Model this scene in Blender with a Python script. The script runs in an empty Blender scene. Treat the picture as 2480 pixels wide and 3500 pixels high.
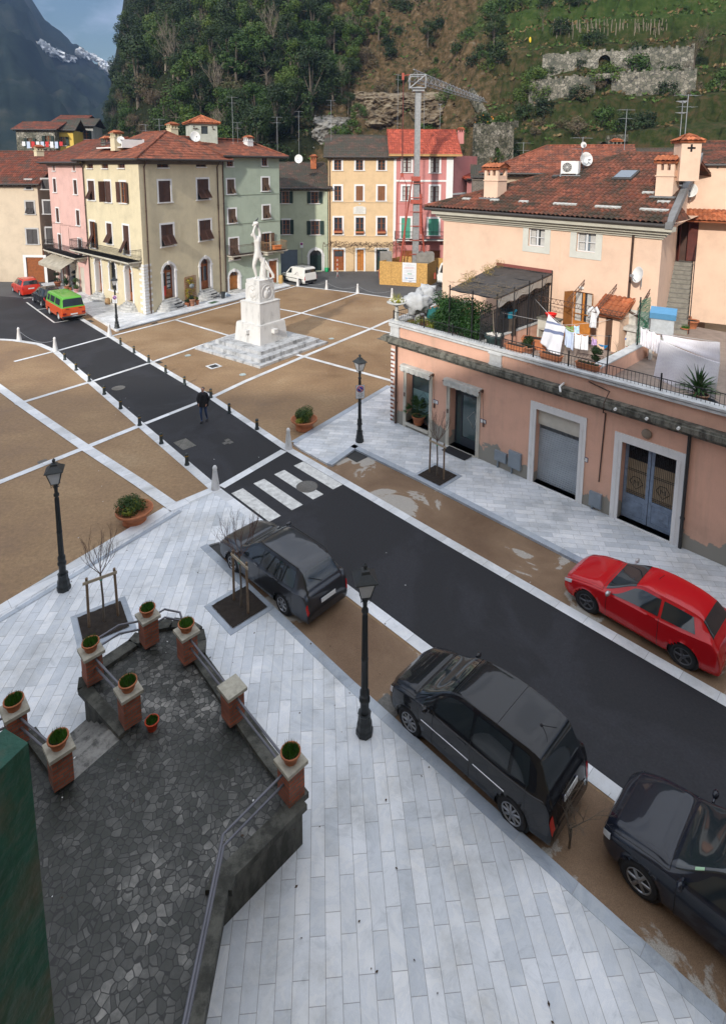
import bpy, bmesh, math, random
from mathutils import Vector, Matrix, noise
PI=math.pi; R=math.radians
sc=bpy.context.scene; COL=sc.collection
# ------------------------------------------------------------------ camera, light, exposure
CAMH=12.2; FPX=1972.38; PITCH=-0.148946; ROLL=-0.0037076
CAMLOC=Vector((0,0,CAMH))
cam=bpy.data.cameras.new('camera'); camo=bpy.data.objects.new('camera',cam); COL.objects.link(camo); sc.camera=camo
def _rot(yaw,pitch,roll):
    return (Matrix.Rotation(yaw,3,'Z')@Matrix.Rotation(pitch,3,'X')@Matrix.Rotation(roll,3,'Y'))
RM=_rot(0,PITCH,ROLL); RM2=_rot(0.0519893,-0.5428018,0.1512445)
camo.matrix_world=Matrix.Translation(CAMLOC)@(RM.to_4x4()@Matrix.Rotation(PI/2,4,'X'))
cam.sensor_fit='VERTICAL'; cam.sensor_height=24.0
cam.lens=24.0*(FPX*1024/3500)/1024.0
cam.shift_y=-(512-867*1024/3500.)/1024.0
cam.clip_start=0.05; cam.clip_end=6000
SUN_AZ=R(23.6); SUN_EL=R(27)          # shadows run away from the camera and to the right
w=bpy.data.worlds.new('World'); sc.world=w; w.use_nodes=True
nt=w.node_tree; N=nt.nodes; L=nt.links
bg=N['Background']; bg.inputs['Strength'].default_value=0.15
sky=N.new('ShaderNodeTexSky'); sky.sky_type='NISHITA'; sky.sun_disc=False
sky.sun_elevation=SUN_EL; sky.sun_rotation=PI+SUN_AZ; sky.air_density=1.3; sky.dust_density=1.5; sky.altitude=100
tc=N.new('ShaderNodeTexCoord'); mp=N.new('ShaderNodeMapping'); mp.inputs['Scale'].default_value=(2.4,2.4,5.5)
cn=N.new('ShaderNodeTexNoise'); cn.inputs['Scale'].default_value=2.2; cn.inputs['Detail'].default_value=7; cn.inputs['Roughness'].default_value=.55
cr=N.new('ShaderNodeValToRGB'); cr.color_ramp.elements[0].position=.40; cr.color_ramp.elements[1].position=.60
mx=N.new('ShaderNodeMixRGB'); mx.blend_type='MIX'; mx.inputs[2].default_value=(2.2,2.9,4.4,1)
hs=N.new('ShaderNodeHueSaturation'); hs.inputs['Saturation'].default_value=1.25; hs.inputs['Value'].default_value=.36
cr2=N.new('ShaderNodeMath'); cr2.operation='MULTIPLY'; cr2.inputs[1].default_value=.85
sx=N.new('ShaderNodeSeparateXYZ'); L.new(tc.outputs['Generated'],sx.inputs[0]); rz=N.new('ShaderNodeValToRGB'); rz.color_ramp.elements[0].position=.28; rz.color_ramp.elements[0].color=(.30,.35,.46,1); rz.color_ramp.elements[1].position=.55; rz.color_ramp.elements[1].color=(.93,.96,1.0,1)
vm=N.new('ShaderNodeMixRGB'); vm.blend_type='MULTIPLY'; vm.inputs[0].default_value=1; vm.inputs[2].default_value=(8.2,8.2,8.3,1); L.new(sx.outputs['Z'],rz.inputs[0]); L.new(rz.outputs[0],vm.inputs[1]); L.new(vm.outputs[0],mx.inputs[2])
L.new(tc.outputs['Generated'],mp.inputs['Vector']); L.new(mp.outputs[0],cn.inputs['Vector']); L.new(cn.outputs['Fac'],cr.inputs[0])
zr=N.new('ShaderNodeMapRange'); zr.inputs['From Min'].default_value=.30; zr.inputs['From Max'].default_value=.6; zr.inputs['To Max'].default_value=.75; L.new(sx.outputs['Z'],zr.inputs['Value']); fa=N.new('ShaderNodeMath'); fa.use_clamp=True; L.new(cr.outputs[0],cr2.inputs[0]); L.new(cr2.outputs[0],fa.inputs[0]); L.new(zr.outputs[0],fa.inputs[1]); L.new(fa.outputs[0],mx.inputs[0]); L.new(sky.outputs[0],hs.inputs['Color']); L.new(hs.outputs[0],mx.inputs[1]); L.new(mx.outputs[0],bg.inputs['Color'])
sl=bpy.data.lights.new('sun','SUN'); sl.energy=3.3; sl.angle=R(2.0); sl.color=(1,.94,.85)
so=bpy.data.objects.new('sun',sl); COL.objects.link(so)
sd=Vector((-math.sin(SUN_AZ)*math.cos(SUN_EL),-math.cos(SUN_AZ)*math.cos(SUN_EL),math.sin(SUN_EL)))
so.rotation_euler=sd.to_track_quat('Z','Y').to_euler(); so.location=(-20,-40,60)
sc.view_settings.view_transform='Standard'; sc.view_settings.look='None'; sc.view_settings.gamma=1
sc.view_settings.exposure=0.42; sc.view_settings.use_curve_mapping=False
# ------------------------------------------------------------------ survey helpers: photo pixel -> point on a real plane
C1=(1240.,867.); C2=(1240.,2605.5); CAM2=Vector((0.1261,0.2175,12.0405))
def _ray(p):
    if p[1]>1750: c,rm,o=C2,RM2,CAM2
    else: c,rm,o=C1,RM,CAMLOC
    return o, rm@Vector(((p[0]-c[0])/FPX,1,-(p[1]-c[1])/FPX))
def G(p,z=0.0):
    o,d=_ray(p); t=(z-o.z)/d.z; q=o+d*t; return Vector((q.x,q.y,z))
def at_y(p,y):
    o,d=_ray(p); return o+d*((y-o.y)/d.y)
def _z(ox,oy): return lambda x,y:(ox+x/2.03,oy+y/2.03)
z1,z2,z3,z4,z5,z6=_z(88,80),_z(840,80),_z(1592,80),_z(88,850),_z(840,850),_z(1592,850)
y1,y2,y3,y4,y5,y6=_z(88,1820),_z(840,1820),_z(1592,1820),_z(88,2600),_z(840,2600),_z(1592,2600)
class Wall:
    "a vertical plane from ground point A towards B; s runs along it, z up, off outwards (to the camera side)"
    def __init__(s,A,B):
        s.A=Vector((A[0],A[1],0)); B=Vector((B[0],B[1],0)); s.len=(B-s.A).length
        s.d=(B-s.A).normalized(); s.n=Vector((s.d.y,-s.d.x,0)); s.rz=math.atan2(s.d.y,s.d.x)
    def sz(s,p):
        o,d=_ray(p); t=(s.A-o).dot(s.n)/d.dot(s.n); q=o+d*t; return (q-s.A).dot(s.d),q.z
    def pt(s,a,z,off=0): return s.A+s.d*a+s.n*off+Vector((0,0,z))
    def M(s): return Matrix.Translation(s.A)@Matrix.Rotation(s.rz,4,'Z')   # local x along, y inward, z up
# ------------------------------------------------------------------ mesh builder
class MB:
    def __init__(s): s.v=[]; s.f=[]; s.m=[]; s.sm=[]
    def add(s,vs,fs,mi=0,sm=False):
        b=len(s.v); s.v+= [Vector(v) for v in vs]
        for f in fs: s.f.append([b+i for i in f]); s.m.append(mi); s.sm.append(sm)
        return s
    def box(s,c,d,rz=0,mi=0,rx=0,ry=0,taper=1.0):
        M=Matrix.Translation(c)@Matrix.Rotation(rz,4,'Z')@Matrix.Rotation(ry,4,'Y')@Matrix.Rotation(rx,4,'X')
        x,y,z=d[0]/2,d[1]/2,d[2]/2; t=taper
        vs=[M@Vector(q) for q in ((-x,-y,-z),(x,-y,-z),(x,y,-z),(-x,y,-z),(-x*t,-y*t,z),(x*t,-y*t,z),(x*t,y*t,z),(-x*t,y*t,z))]
        return s.add(vs,[(0,3,2,1),(4,5,6,7),(0,1,5,4),(1,2,6,5),(2,3,7,6),(3,0,4,7)],mi)
    def bb(s,x0,x1,y0,y1,z0,z1,mi=0): return s.box(((x0+x1)/2,(y0+y1)/2,(z0+z1)/2),(abs(x1-x0),abs(y1-y0),abs(z1-z0)),mi=mi)
    def prism(s,pts,z0,z1,mi=0):
        n=len(pts); vs=[Vector((p[0],p[1],z0)) for p in pts]+[Vector((p[0],p[1],z1)) for p in pts]
        return s.add(vs,[tuple(range(n-1,-1,-1)),tuple(range(n,2*n))]+[(i,(i+1)%n,n+(i+1)%n,n+i) for i in range(n)],mi)
    def sheet(s,pts,z,mi=0): return s.add([Vector((p[0],p[1],z)) for p in pts],[tuple(range(len(pts)))],mi)
    def poly(s,pts,mi=0): return s.add(pts,[tuple(range(len(pts)))],mi)
    def tube(s,pts,r,n=6,mi=0,sm=True,cap=True):
        pts=[Vector(p) for p in pts]; m=len(pts); rr=r if isinstance(r,(list,tuple)) else [r]*m
        vs=[]; up=None
        for i,p in enumerate(pts):
            t=((pts[min(i+1,m-1)]-pts[max(i-1,0)])); t=t.normalized() if t.length>1e-9 else Vector((0,0,1))
            if up is None: up=Vector((0,0,1)) if abs(t.z)<.9 else Vector((1,0,0))
            a=t.cross(up); a=a.normalized() if a.length>1e-6 else t.orthogonal().normalized(); b=t.cross(a).normalized(); up=-b if False else up
            for k in range(n):
                an=2*PI*k/n; vs.append(p+(a*math.cos(an)+b*math.sin(an))*rr[i])
        fs=[(i*n+k,i*n+(k+1)%n,(i+1)*n+(k+1)%n,(i+1)*n+k) for i in range(m-1) for k in range(n)]
        s.add(vs,fs,mi,sm)
        if cap: s.add(vs[:n],[tuple(range(n))],mi); s.add(vs[-n:],[tuple(range(n))],mi)
        return s
    def lathe(s,prof,c=(0,0,0),n=16,mi=0,sm=True,sx=1,sy=1,rot=0):
        vs=[]; c=Vector(c)
        for r,z in prof:
            for k in range(n):
                a=2*PI*k/n+rot; vs.append(c+Vector((r*math.cos(a)*sx,r*math.sin(a)*sy,z)))
        m=len(prof); fs=[(i*n+k,i*n+(k+1)%n,(i+1)*n+(k+1)%n,(i+1)*n+k) for i in range(m-1) for k in range(n)]
        s.add(vs,fs,mi,sm)
        if prof[0][0]>1e-4: s.add(vs[:n],[tuple(range(n-1,-1,-1))],mi)
        if prof[-1][0]>1e-4: s.add(vs[-n:],[tuple(range(n))],mi)
        return s
    def ball(s,c,r,n=10,mi=0,sz=1,sx=1,sy=1,jit=0,seed=0):
        rnd=random.Random(seed); k=n//2; prof=[(max(1e-5,math.sin(PI*i/k))*r,-math.cos(PI*i/k)*r*sz) for i in range(k+1)]
        b=len(s.v); s.lathe(prof,c,n,mi,True,sx,sy)
        if jit:
            for i in range(b,len(s.v)):
                q=s.v[i]; s.v[i]=q+(q-Vector(c))*noise.noise(q*2.3/max(r,.05)+Vector((seed,0,0)))*jit
        return s
    def grid(s,fn,nu,nv,mi=0,sm=True):
        vs=[fn(i/nu,j/nv) for j in range(nv+1) for i in range(nu+1)]
        return s.add(vs,[(j*(nu+1)+i,j*(nu+1)+i+1,(j+1)*(nu+1)+i+1,(j+1)*(nu+1)+i) for j in range(nv) for i in range(nu)],mi,sm)
    def xf(s,M,i0=0):
        for i in range(i0,len(s.v)): s.v[i]=M@s.v[i]
        return s
    def join(s,o,M=None,mi=None):
        b=len(s.v); s.v+=[(M@v if M else v.copy()) for v in o.v]
        for f,m,k in zip(o.f,o.m,o.sm): s.f.append([b+i for i in f]); s.m.append(m if mi is None else mi); s.sm.append(k)
        return s
    def build(s,name,mats,parent=None,fix=True,weld=False):
        me=bpy.data.meshes.new(name); me.from_pydata([tuple(v) for v in s.v],[],s.f)
        if not isinstance(mats,(list,tuple)): mats=[mats]
        for m in mats: me.materials.append(m)
        me.polygons.foreach_set('material_index',s.m); me.polygons.foreach_set('use_smooth',s.sm)
        if fix or weld:
            bm=bmesh.new(); bm.from_mesh(me)
            if weld: bmesh.ops.remove_doubles(bm,verts=bm.verts,dist=1e-4)
            if fix: bmesh.ops.recalc_face_normals(bm,faces=bm.faces)
            bm.to_mesh(me); bm.free()
        me.update()
        o=bpy.data.objects.new(name,me); COL.objects.link(o)
        if parent: o.parent=parent
        return o
def tag(o,label=None,cat=None,group=None,kind=None):
    if label: o['label']=label
    if cat: o['category']=cat
    if group: o['group']=group
    if kind: o['kind']=kind
    return o
def thing(name,label,cat,loc=(0,0,0),rz=0,group=None,M=None):
    o=bpy.data.objects.new(name,None); COL.objects.link(o); o.empty_display_size=.3
    if M is not None: o.matrix_world=M
    else: o.location=loc; o.rotation_euler=(0,0,rz)
    return tag(o,label,cat,group)
def dup(root,loc=None,rz=None,label=None,group=None,scale=None):
    def cp(o,par):
        c=o.copy(); COL.objects.link(c); c.parent=par
        for ch in o.children: cp(ch,c)
        return c
    r=cp(root,None)
    if loc is not None: r.location=loc
    if rz is not None: r.rotation_euler=(0,0,rz)
    if scale is not None: r.scale=scale if isinstance(scale,(tuple,list)) else (scale,)*3
    if label: r['label']=label
    if group: r['group']=group
    return r
# ------------------------------------------------------------------ materials
MATS={}
def nodes(name):
    m=bpy.data.materials.new(name); m.use_nodes=True; t=m.node_tree
    return m,t.nodes,t.links,t.nodes['Principled BSDF']
def _n(N,typ,**k):
    n=N.new(typ)
    for a,b in k.items():
        if a in n.inputs: n.inputs[a].default_value=b
        else: setattr(n,a,b)
    return n
def _ramp(N,stops):
    r=N.new('ShaderNodeValToRGB'); e=r.color_ramp.elements
    while len(e)>1: e.remove(e[-1])
    e[0].position=stops[0][0]; e[0].color=(*stops[0][1],1)
    for p,c in stops[1:]:
        q=e.new(p); q.color=(*c,1)
    return r
def sc3(c,k): return tuple(min(1,max(0,x*k)) for x in c)
def pm(name,col,rough=.8,var=.18,scale=2.0,bump=.0,bscale=40,metal=0,col2=None,spec=.4,coat=0,emit=None,detail=6,alpha=1,tint=None):
    if name in MATS: return MATS[name]
    m,N,L,b=nodes(name); MATS[name]=m
    tc=_n(N,'ShaderNodeTexCoord')
    if var>0 or col2:
        n1=_n(N,'ShaderNodeTexNoise',Scale=scale,Detail=detail,Roughness=.62); L.new(tc.outputs['Object'],n1.inputs['Vector'])
        a=sc3(col,1-var); c=col2 or sc3(col,1+var)
        r=_ramp(N,[(.3,a),(.5,col),(.72,c)]); L.new(n1.outputs['Fac'],r.inputs[0]); L.new(r.outputs[0],b.inputs['Base Color'])
    else: b.inputs['Base Color'].default_value=(*col,1)
    b.inputs['Roughness'].default_value=rough; b.inputs['Metallic'].default_value=metal
    b.inputs['Specular IOR Level'].default_value=spec
    if coat: b.inputs['Coat Weight'].default_value=coat; b.inputs['Coat Roughness'].default_value=.04
    if alpha<1: b.inputs['Alpha'].default_value=alpha
    if emit: b.inputs['Emission Color'].default_value=(*emit,1); b.inputs['Emission Strength'].default_value=1
    if bump:
        n2=_n(N,'ShaderNodeTexNoise',Scale=bscale,Detail=5); L.new(tc.outputs['Object'],n2.inputs['Vector'])
        bp=_n(N,'ShaderNodeBump',Strength=bump,Distance=.02); L.new(n2.outputs['Fac'],bp.inputs['Height']); L.new(bp.outputs[0],b.inputs['Normal'])
    return m
def stucco(name,col,dirt=.35,patch=None,dk=(.16,.13,.10),dscale=.55,lowdirt=1.6):
    "painted render: mottled, streaked downwards, grubby near the foot"
    m,N,L,b=nodes(name); tc=_n(N,'ShaderNodeTexCoord')
    n1=_n(N,'ShaderNodeTexNoise',Scale=.9,Detail=8,Roughness=.65); L.new(tc.outputs['Object'],n1.inputs['Vector'])
    r1=_ramp(N,[(.28,sc3(col,.86)),(.5,col),(.75,sc3(col,1.08))]); L.new(n1.outputs['Fac'],r1.inputs[0])
    mp=_n(N,'ShaderNodeMapping',Scale=(2.2,2.2,.22)); L.new(tc.outputs['Object'],mp.inputs['Vector'])
    n2=_n(N,'ShaderNodeTexNoise',Scale=dscale*2,Detail=6,Roughness=.7); L.new(mp.outputs[0],n2.inputs['Vector'])
    r2=_ramp(N,[(.52,(0,0,0)),(.82,(1,1,1))]); L.new(n2.outputs['Fac'],r2.inputs[0])
    sp=_n(N,'ShaderNodeSeparateXYZ'); L.new(tc.outputs['Object'],sp.inputs[0])
    mr=_n(N,'ShaderNodeMapRange'); mr.inputs['From Min'].default_value=0; mr.inputs['From Max'].default_value=lowdirt; mr.inputs['To Min'].default_value=1; mr.inputs['To Max'].default_value=0
    L.new(sp.outputs['Z'],mr.inputs['Value'])
    n3=_n(N,'ShaderNodeTexNoise',Scale=3.0,Detail=6); L.new(tc.outputs['Object'],n3.inputs['Vector'])
    mu=_n(N,'ShaderNodeMath',operation='MULTIPLY'); L.new(mr.outputs[0],mu.inputs[0]); L.new(n3.outputs['Fac'],mu.inputs[1])
    ad=_n(N,'ShaderNodeMath',operation='MULTIPLY_ADD'); ad.inputs[1].default_value=dirt; L.new(r2.outputs[0],ad.inputs[0]); L.new(mu.outputs[0],ad.inputs[2]); ad.use_clamp=True
    mx=_n(N,'ShaderNodeMixRGB'); L.new(ad.outputs[0],mx.inputs[0]); L.new(r1.outputs[0],mx.inputs[1]); mx.inputs[2].default_value=(*dk,1)
    m2=_n(N,'ShaderNodeMath',operation='MULTIPLY'); m2.inputs[1].default_value=.75; L.new(ad.outputs[0],m2.inputs[0]); L.new(m2.outputs[0],mx.inputs[0])
    out=mx
    if patch:   # fallen plaster low on the wall
        n4=_n(N,'ShaderNodeTexNoise',Scale=.75,Detail=9,Roughness=.6); L.new(tc.outputs['Object'],n4.inputs['Vector'])
        mr2=_n(N,'ShaderNodeMapRange'); mr2.inputs['From Min'].default_value=.2; mr2.inputs['From Max'].default_value=patch; mr2.inputs['To Min'].default_value=.16; mr2.inputs['To Max'].default_value=-.25
        L.new(sp.outputs['Z'],mr2.inputs['Value'])
        a2=_n(N,'ShaderNodeMath',operation='ADD'); L.new(n4.outputs['Fac'],a2.inputs[0]); L.new(mr2.outputs[0],a2.inputs[1])
        r4=_ramp(N,[(.50,(0,0,0)),(.515,(1,1,1))]); L.new(a2.outputs[0],r4.inputs[0])
        mx2=_n(N,'ShaderNodeMixRGB'); L.new(r4.outputs[0],mx2.inputs[0]); L.new(mx.outputs[0],mx2.inputs[1]); mx2.inputs[2].default_value=(.26,.25,.22,1); out=mx2
    L.new(out.outputs[0],b.inputs['Base Color']); b.inputs['Roughness'].default_value=.9; b.inputs['Specular IOR Level'].default_value=.2
    n5=_n(N,'ShaderNodeTexNoise',Scale=22,Detail=6); L.new(tc.outputs['Object'],n5.inputs['Vector'])
    bp=_n(N,'ShaderNodeBump',Strength=.25,Distance=.02); L.new(n5.outputs['Fac'],bp.inputs['Height']); L.new(bp.outputs[0],b.inputs['Normal'])
    return m
# ------------------------------------------------------------------ ground materials
def m_gravel():
    m,N,L,b=nodes('brown_aggregate'); tc=_n(N,'ShaderNodeTexCoord')
    n1=_n(N,'ShaderNodeTexNoise',Scale=.16,Detail=11,Roughness=.66,Distortion=.1); L.new(tc.outputs['Object'],n1.inputs['Vector'])
    r1=_ramp(N,[(.30,(.145,.080,.036)),(.43,(.215,.130,.064)),(.55,(.265,.170,.090)),(.72,(.33,.235,.14))]); L.new(n1.outputs['Fac'],r1.inputs[0])
    n2=_n(N,'ShaderNodeTexNoise',Scale=7,Detail=12,Roughness=.85); L.new(tc.outputs['Object'],n2.inputs['Vector'])
    r2=_ramp(N,[(.32,(.62,.60,.58)),(.5,(.98,.98,.98)),(.68,(1.35,1.36,1.38))]); L.new(n2.outputs['Fac'],r2.inputs[0])
    mu=_n(N,'ShaderNodeMixRGB',blend_type='MULTIPLY'); mu.inputs[0].default_value=1; L.new(r1.outputs[0],mu.inputs[1]); L.new(r2.outputs[0],mu.inputs[2])
    # long tyre / sweep streaks
    mp=_n(N,'ShaderNodeMapping',Rotation=(0,0,R(-40)),Scale=(.6,1.5,1)); L.new(tc.outputs['Object'],mp.inputs['Vector'])
    n3=_n(N,'ShaderNodeTexNoise',Scale=.7,Detail=7,Roughness=.6); L.new(mp.outputs[0],n3.inputs['Vector'])
    r3=_ramp(N,[(.3,(.90,.89,.87)),(.7,(1.06,1.06,1.06))]); L.new(n3.outputs['Fac'],r3.inputs[0])
    m2=_n(N,'ShaderNodeMixRGB',blend_type='MULTIPLY'); m2.inputs[0].default_value=.8; L.new(mu.outputs[0],m2.inputs[1]); L.new(r3.outputs[0],m2.inputs[2])
    L.new(m2.outputs[0],b.inputs['Base Color'])
    rr=_ramp(N,[(.35,(.45,.45,.45)),(.6,(.85,.85,.85))]); L.new(n1.outputs['Fac'],rr.inputs[0]); L.new(rr.outputs[0],b.inputs['Roughness'])
    bp=_n(N,'ShaderNodeBump',Strength=.35,Distance=.01); L.new(n2.outputs['Fac'],bp.inputs['Height']); L.new(bp.outputs[0],b.inputs['Normal'])
    return m
def m_park():
    "same aggregate in the parking bays with pale spilt-cement patches"
    m,N,L,b=nodes('parking_aggregate'); tc=_n(N,'ShaderNodeTexCoord')
    n1=_n(N,'ShaderNodeTexNoise',Scale=.42,Detail=10,Roughness=.58,Distortion=.6); L.new(tc.outputs['Object'],n1.inputs['Vector'])
    r1=_ramp(N,[(.30,(.13,.075,.04)),(.50,(.19,.12,.07)),(.555,(.21,.135,.08)),(.57,(.36,.33,.29)),(.75,(.33,.31,.28))]); L.new(n1.outputs['Fac'],r1.inputs[0])
    n2=_n(N,'ShaderNodeTexNoise',Scale=60,Detail=3); L.new(tc.outputs['Object'],n2.inputs['Vector'])
    r2=_ramp(N,[(.3,(.7,.7,.7)),(.7,(1.25,1.25,1.25))]); L.new(n2.outputs['Fac'],r2.inputs[0])
    mu=_n(N,'ShaderNodeMixRGB',blend_type='MULTIPLY'); mu.inputs[0].default_value=1; L.new(r1.outputs[0],mu.inputs[1]); L.new(r2.outputs[0],mu.inputs[2])
    L.new(mu.outputs[0],b.inputs['Base Color']); b.inputs['Roughness'].default_value=.75
    return m
def m_asphalt(name,c=.016,blue=1.15,patch=True):
    m,N,L,b=nodes(name); tc=_n(N,'ShaderNodeTexCoord')
    n2=_n(N,'ShaderNodeTexNoise',Scale=16,Detail=9,Roughness=.9); L.new(tc.outputs['Object'],n2.inputs['Vector'])
    r2=_ramp(N,[(.35,(c*.55,c*.58,c*.62*blue)),(.55,(c,c*1.03,c*1.08*blue)),(.78,(c*2.2,c*2.2,c*2.2))]); L.new(n2.outputs['Fac'],r2.inputs[0])
    n1=_n(N,'ShaderNodeTexNoise',Scale=.3,Detail=8,Roughness=.62,Distortion=.8); L.new(tc.outputs['Object'],n1.inputs['Vector'])
    r1=_ramp(N,[(.47,(1,1,1)),(.56,(1.7,1.7,1.75)),(.60,(1.4,1.4,1.4)),(.75,(2.6,2.6,2.7))] if patch else [(.3,(.8,.8,.8)),(.7,(1.25,1.25,1.25))]); L.new(n1.outputs['Fac'],r1.inputs[0])
    mu=_n(N,'ShaderNodeMixRGB',blend_type='MULTIPLY'); mu.inputs[0].default_value=.75; L.new(r2.outputs[0],mu.inputs[1]); L.new(r1.outputs[0],mu.inputs[2])
    L.new(mu.outputs[0],b.inputs['Base Color']); b.inputs['Roughness'].default_value=.72; b.inputs['Specular IOR Level'].default_value=.35
    bp=_n(N,'ShaderNodeBump',Strength=.4,Distance=.01); L.new(n2.outputs['Fac'],bp.inputs['Height']); L.new(bp.outputs[0],b.inputs['Normal'])
    return m
def m_marble(name,rot=0,bw=.9,bh=.32,col=(.60,.63,.67),joint=.006,grey=.75,vein=.5,mortar=(.33,.33,.34),white=(.74,.75,.77)):
    "pale marble slabs: running bond with veins, per-slab tone"
    m,N,L,b=nodes(name); tc=_n(N,'ShaderNodeTexCoord')
    mp=_n(N,'ShaderNodeMapping',Rotation=(0,0,-rot)); L.new(tc.outputs['Object'],mp.inputs['Vector'])
    br=N.new('ShaderNodeTexBrick'); br.offset=.37; br.inputs['Scale'].default_value=1; br.inputs['Brick Width'].default_value=bw; br.inputs['Row Height'].default_value=bh
    br.inputs['Mortar Size'].default_value=joint; br.inputs['Mortar Smooth'].default_value=.3; br.inputs['Color1'].default_value=(*sc3(col,.90),1); br.inputs['Color2'].default_value=(*white,1); br.inputs['Mortar'].default_value=(*mortar,1); br.inputs['Bias'].default_value=.0
    L.new(mp.outputs[0],br.inputs['Vector'])
    n1=_n(N,'ShaderNodeTexNoise',Scale=1.6,Detail=9,Roughness=.72,Distortion=1.6); L.new(tc.outputs['Object'],n1.inputs['Vector'])
    r1=_ramp(N,[(.33,(grey*.72,grey*.78,grey*.85)),(.46,(.93,.95,.98)),(.50,(.80,.84,.9)),(.54,(1,1,1)),(.75,(1.06,1.05,1.03))]); L.new(n1.outputs['Fac'],r1.inputs[0])
    mu=_n(N,'ShaderNodeMixRGB',blend_type='MULTIPLY'); mu.inputs[0].default_value=vein; L.new(br.outputs['Color'],mu.inputs[1]); L.new(r1.outputs[0],mu.inputs[2])
    n3=_n(N,'ShaderNodeTexNoise',Scale=.45,Detail=11,Roughness=.72); L.new(tc.outputs['Object'],n3.inputs['Vector'])
    r3=_ramp(N,[(.32,(.66,.65,.62)),(.48,(.92,.92,.91)),(.62,(1.05,1.05,1.05))]); L.new(n3.outputs['Fac'],r3.inputs[0])
    m2=_n(N,'ShaderNodeMixRGB',blend_type='MULTIPLY'); m2.inputs[0].default_value=1; L.new(mu.outputs[0],m2.inputs[1]); L.new(r3.outputs[0],m2.inputs[2])
    L.new(m2.outputs[0],b.inputs['Base Color']); b.inputs['Roughness'].default_value=.5; b.inputs['Specular IOR Level'].default_value=.35
    return m
def m_oldmarble(name,col=(.68,.66,.62),dark=(.10,.095,.085),amt=.56,scale=1.1):
    "weathered white marble with grey-black lichen runs"
    m,N,L,b=nodes(name); tc=_n(N,'ShaderNodeTexCoord')
    mp=_n(N,'ShaderNodeMapping',Scale=(1.6,1.6,.55)); L.new(tc.outputs['Object'],mp.inputs['Vector'])
    n1=_n(N,'ShaderNodeTexNoise',Scale=scale,Detail=10,Roughness=.74); L.new(mp.outputs[0],n1.inputs['Vector'])
    r=_ramp(N,[(.3,sc3(col,1.12)),(amt-.08,col),(amt,sc3(col,.80)),(amt+.09,sc3(col,.38)),(amt+.2,dark)]); L.new(n1.outputs['Fac'],r.inputs[0]); L.new(r.outputs[0],b.inputs['Base Color'])
    b.inputs['Roughness'].default_value=.65; b.inputs['Specular IOR Level'].default_value=.25
    n2=_n(N,'ShaderNodeTexNoise',Scale=14,Detail=8); L.new(tc.outputs['Object'],n2.inputs['Vector'])
    bp=_n(N,'ShaderNodeBump',Strength=.3,Distance=.03); L.new(n2.outputs['Fac'],bp.inputs['Height']); L.new(bp.outputs[0],b.inputs['Normal'])
    return m
def m_crazy(name,S_=9.5,cols=((.48,(.014,.017,.012)),(.63,(.035,.036,.032)),(.74,(.085,.085,.078)),(.88,(.28,.27,.25)))):
    m,N,L,b=nodes(name); tc=_n(N,'ShaderNodeTexCoord')
    v=_n(N,'ShaderNodeTexVoronoi',Scale=S_,feature='DISTANCE_TO_EDGE'); v2=_n(N,'ShaderNodeTexVoronoi',Scale=S_)
    nd=_n(N,'ShaderNodeTexNoise',Scale=3,Detail=2); L.new(tc.outputs['Object'],nd.inputs['Vector'])
    md=_n(N,'ShaderNodeMixRGB'); md.inputs[0].default_value=.10; L.new(tc.outputs['Object'],md.inputs[1]); L.new(nd.outputs['Color'],md.inputs[2])
    L.new(md.outputs[0],v.inputs['Vector']); L.new(md.outputs[0],v2.inputs['Vector'])
    sp=_n(N,'ShaderNodeSeparateColor'); L.new(v2.outputs['Color'],sp.inputs[0])
    n1=_n(N,'ShaderNodeTexNoise',Scale=.5,Detail=9,Roughness=.7); L.new(tc.outputs['Object'],n1.inputs['Vector'])
    ad=_n(N,'ShaderNodeMath',operation='MULTIPLY_ADD'); ad.inputs[1].default_value=.22; L.new(sp.outputs[0],ad.inputs[0]); L.new(n1.outputs['Fac'],ad.inputs[2])
    r=_ramp(N,list(cols)); L.new(ad.outputs[0],r.inputs[0])
    r2=_ramp(N,[(.0,(.02,.02,.018)),(.035,(.045,.045,.04)),(.07,(1,1,1))]); L.new(v.outputs['Distance'],r2.inputs[0])
    mu=_n(N,'ShaderNodeMixRGB',blend_type='MULTIPLY'); mu.inputs[0].default_value=.9; L.new(r.outputs[0],mu.inputs[1]); L.new(r2.outputs[0],mu.inputs[2])
    L.new(mu.outputs[0],b.inputs['Base Color']); b.inputs['Roughness'].default_value=.55
    bp=_n(N,'ShaderNodeBump',Strength=.5,Distance=.02); L.new(v.outputs['Distance'],bp.inputs['Height']); L.new(bp.outputs[0],b.inputs['Normal'])
    return m
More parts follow.
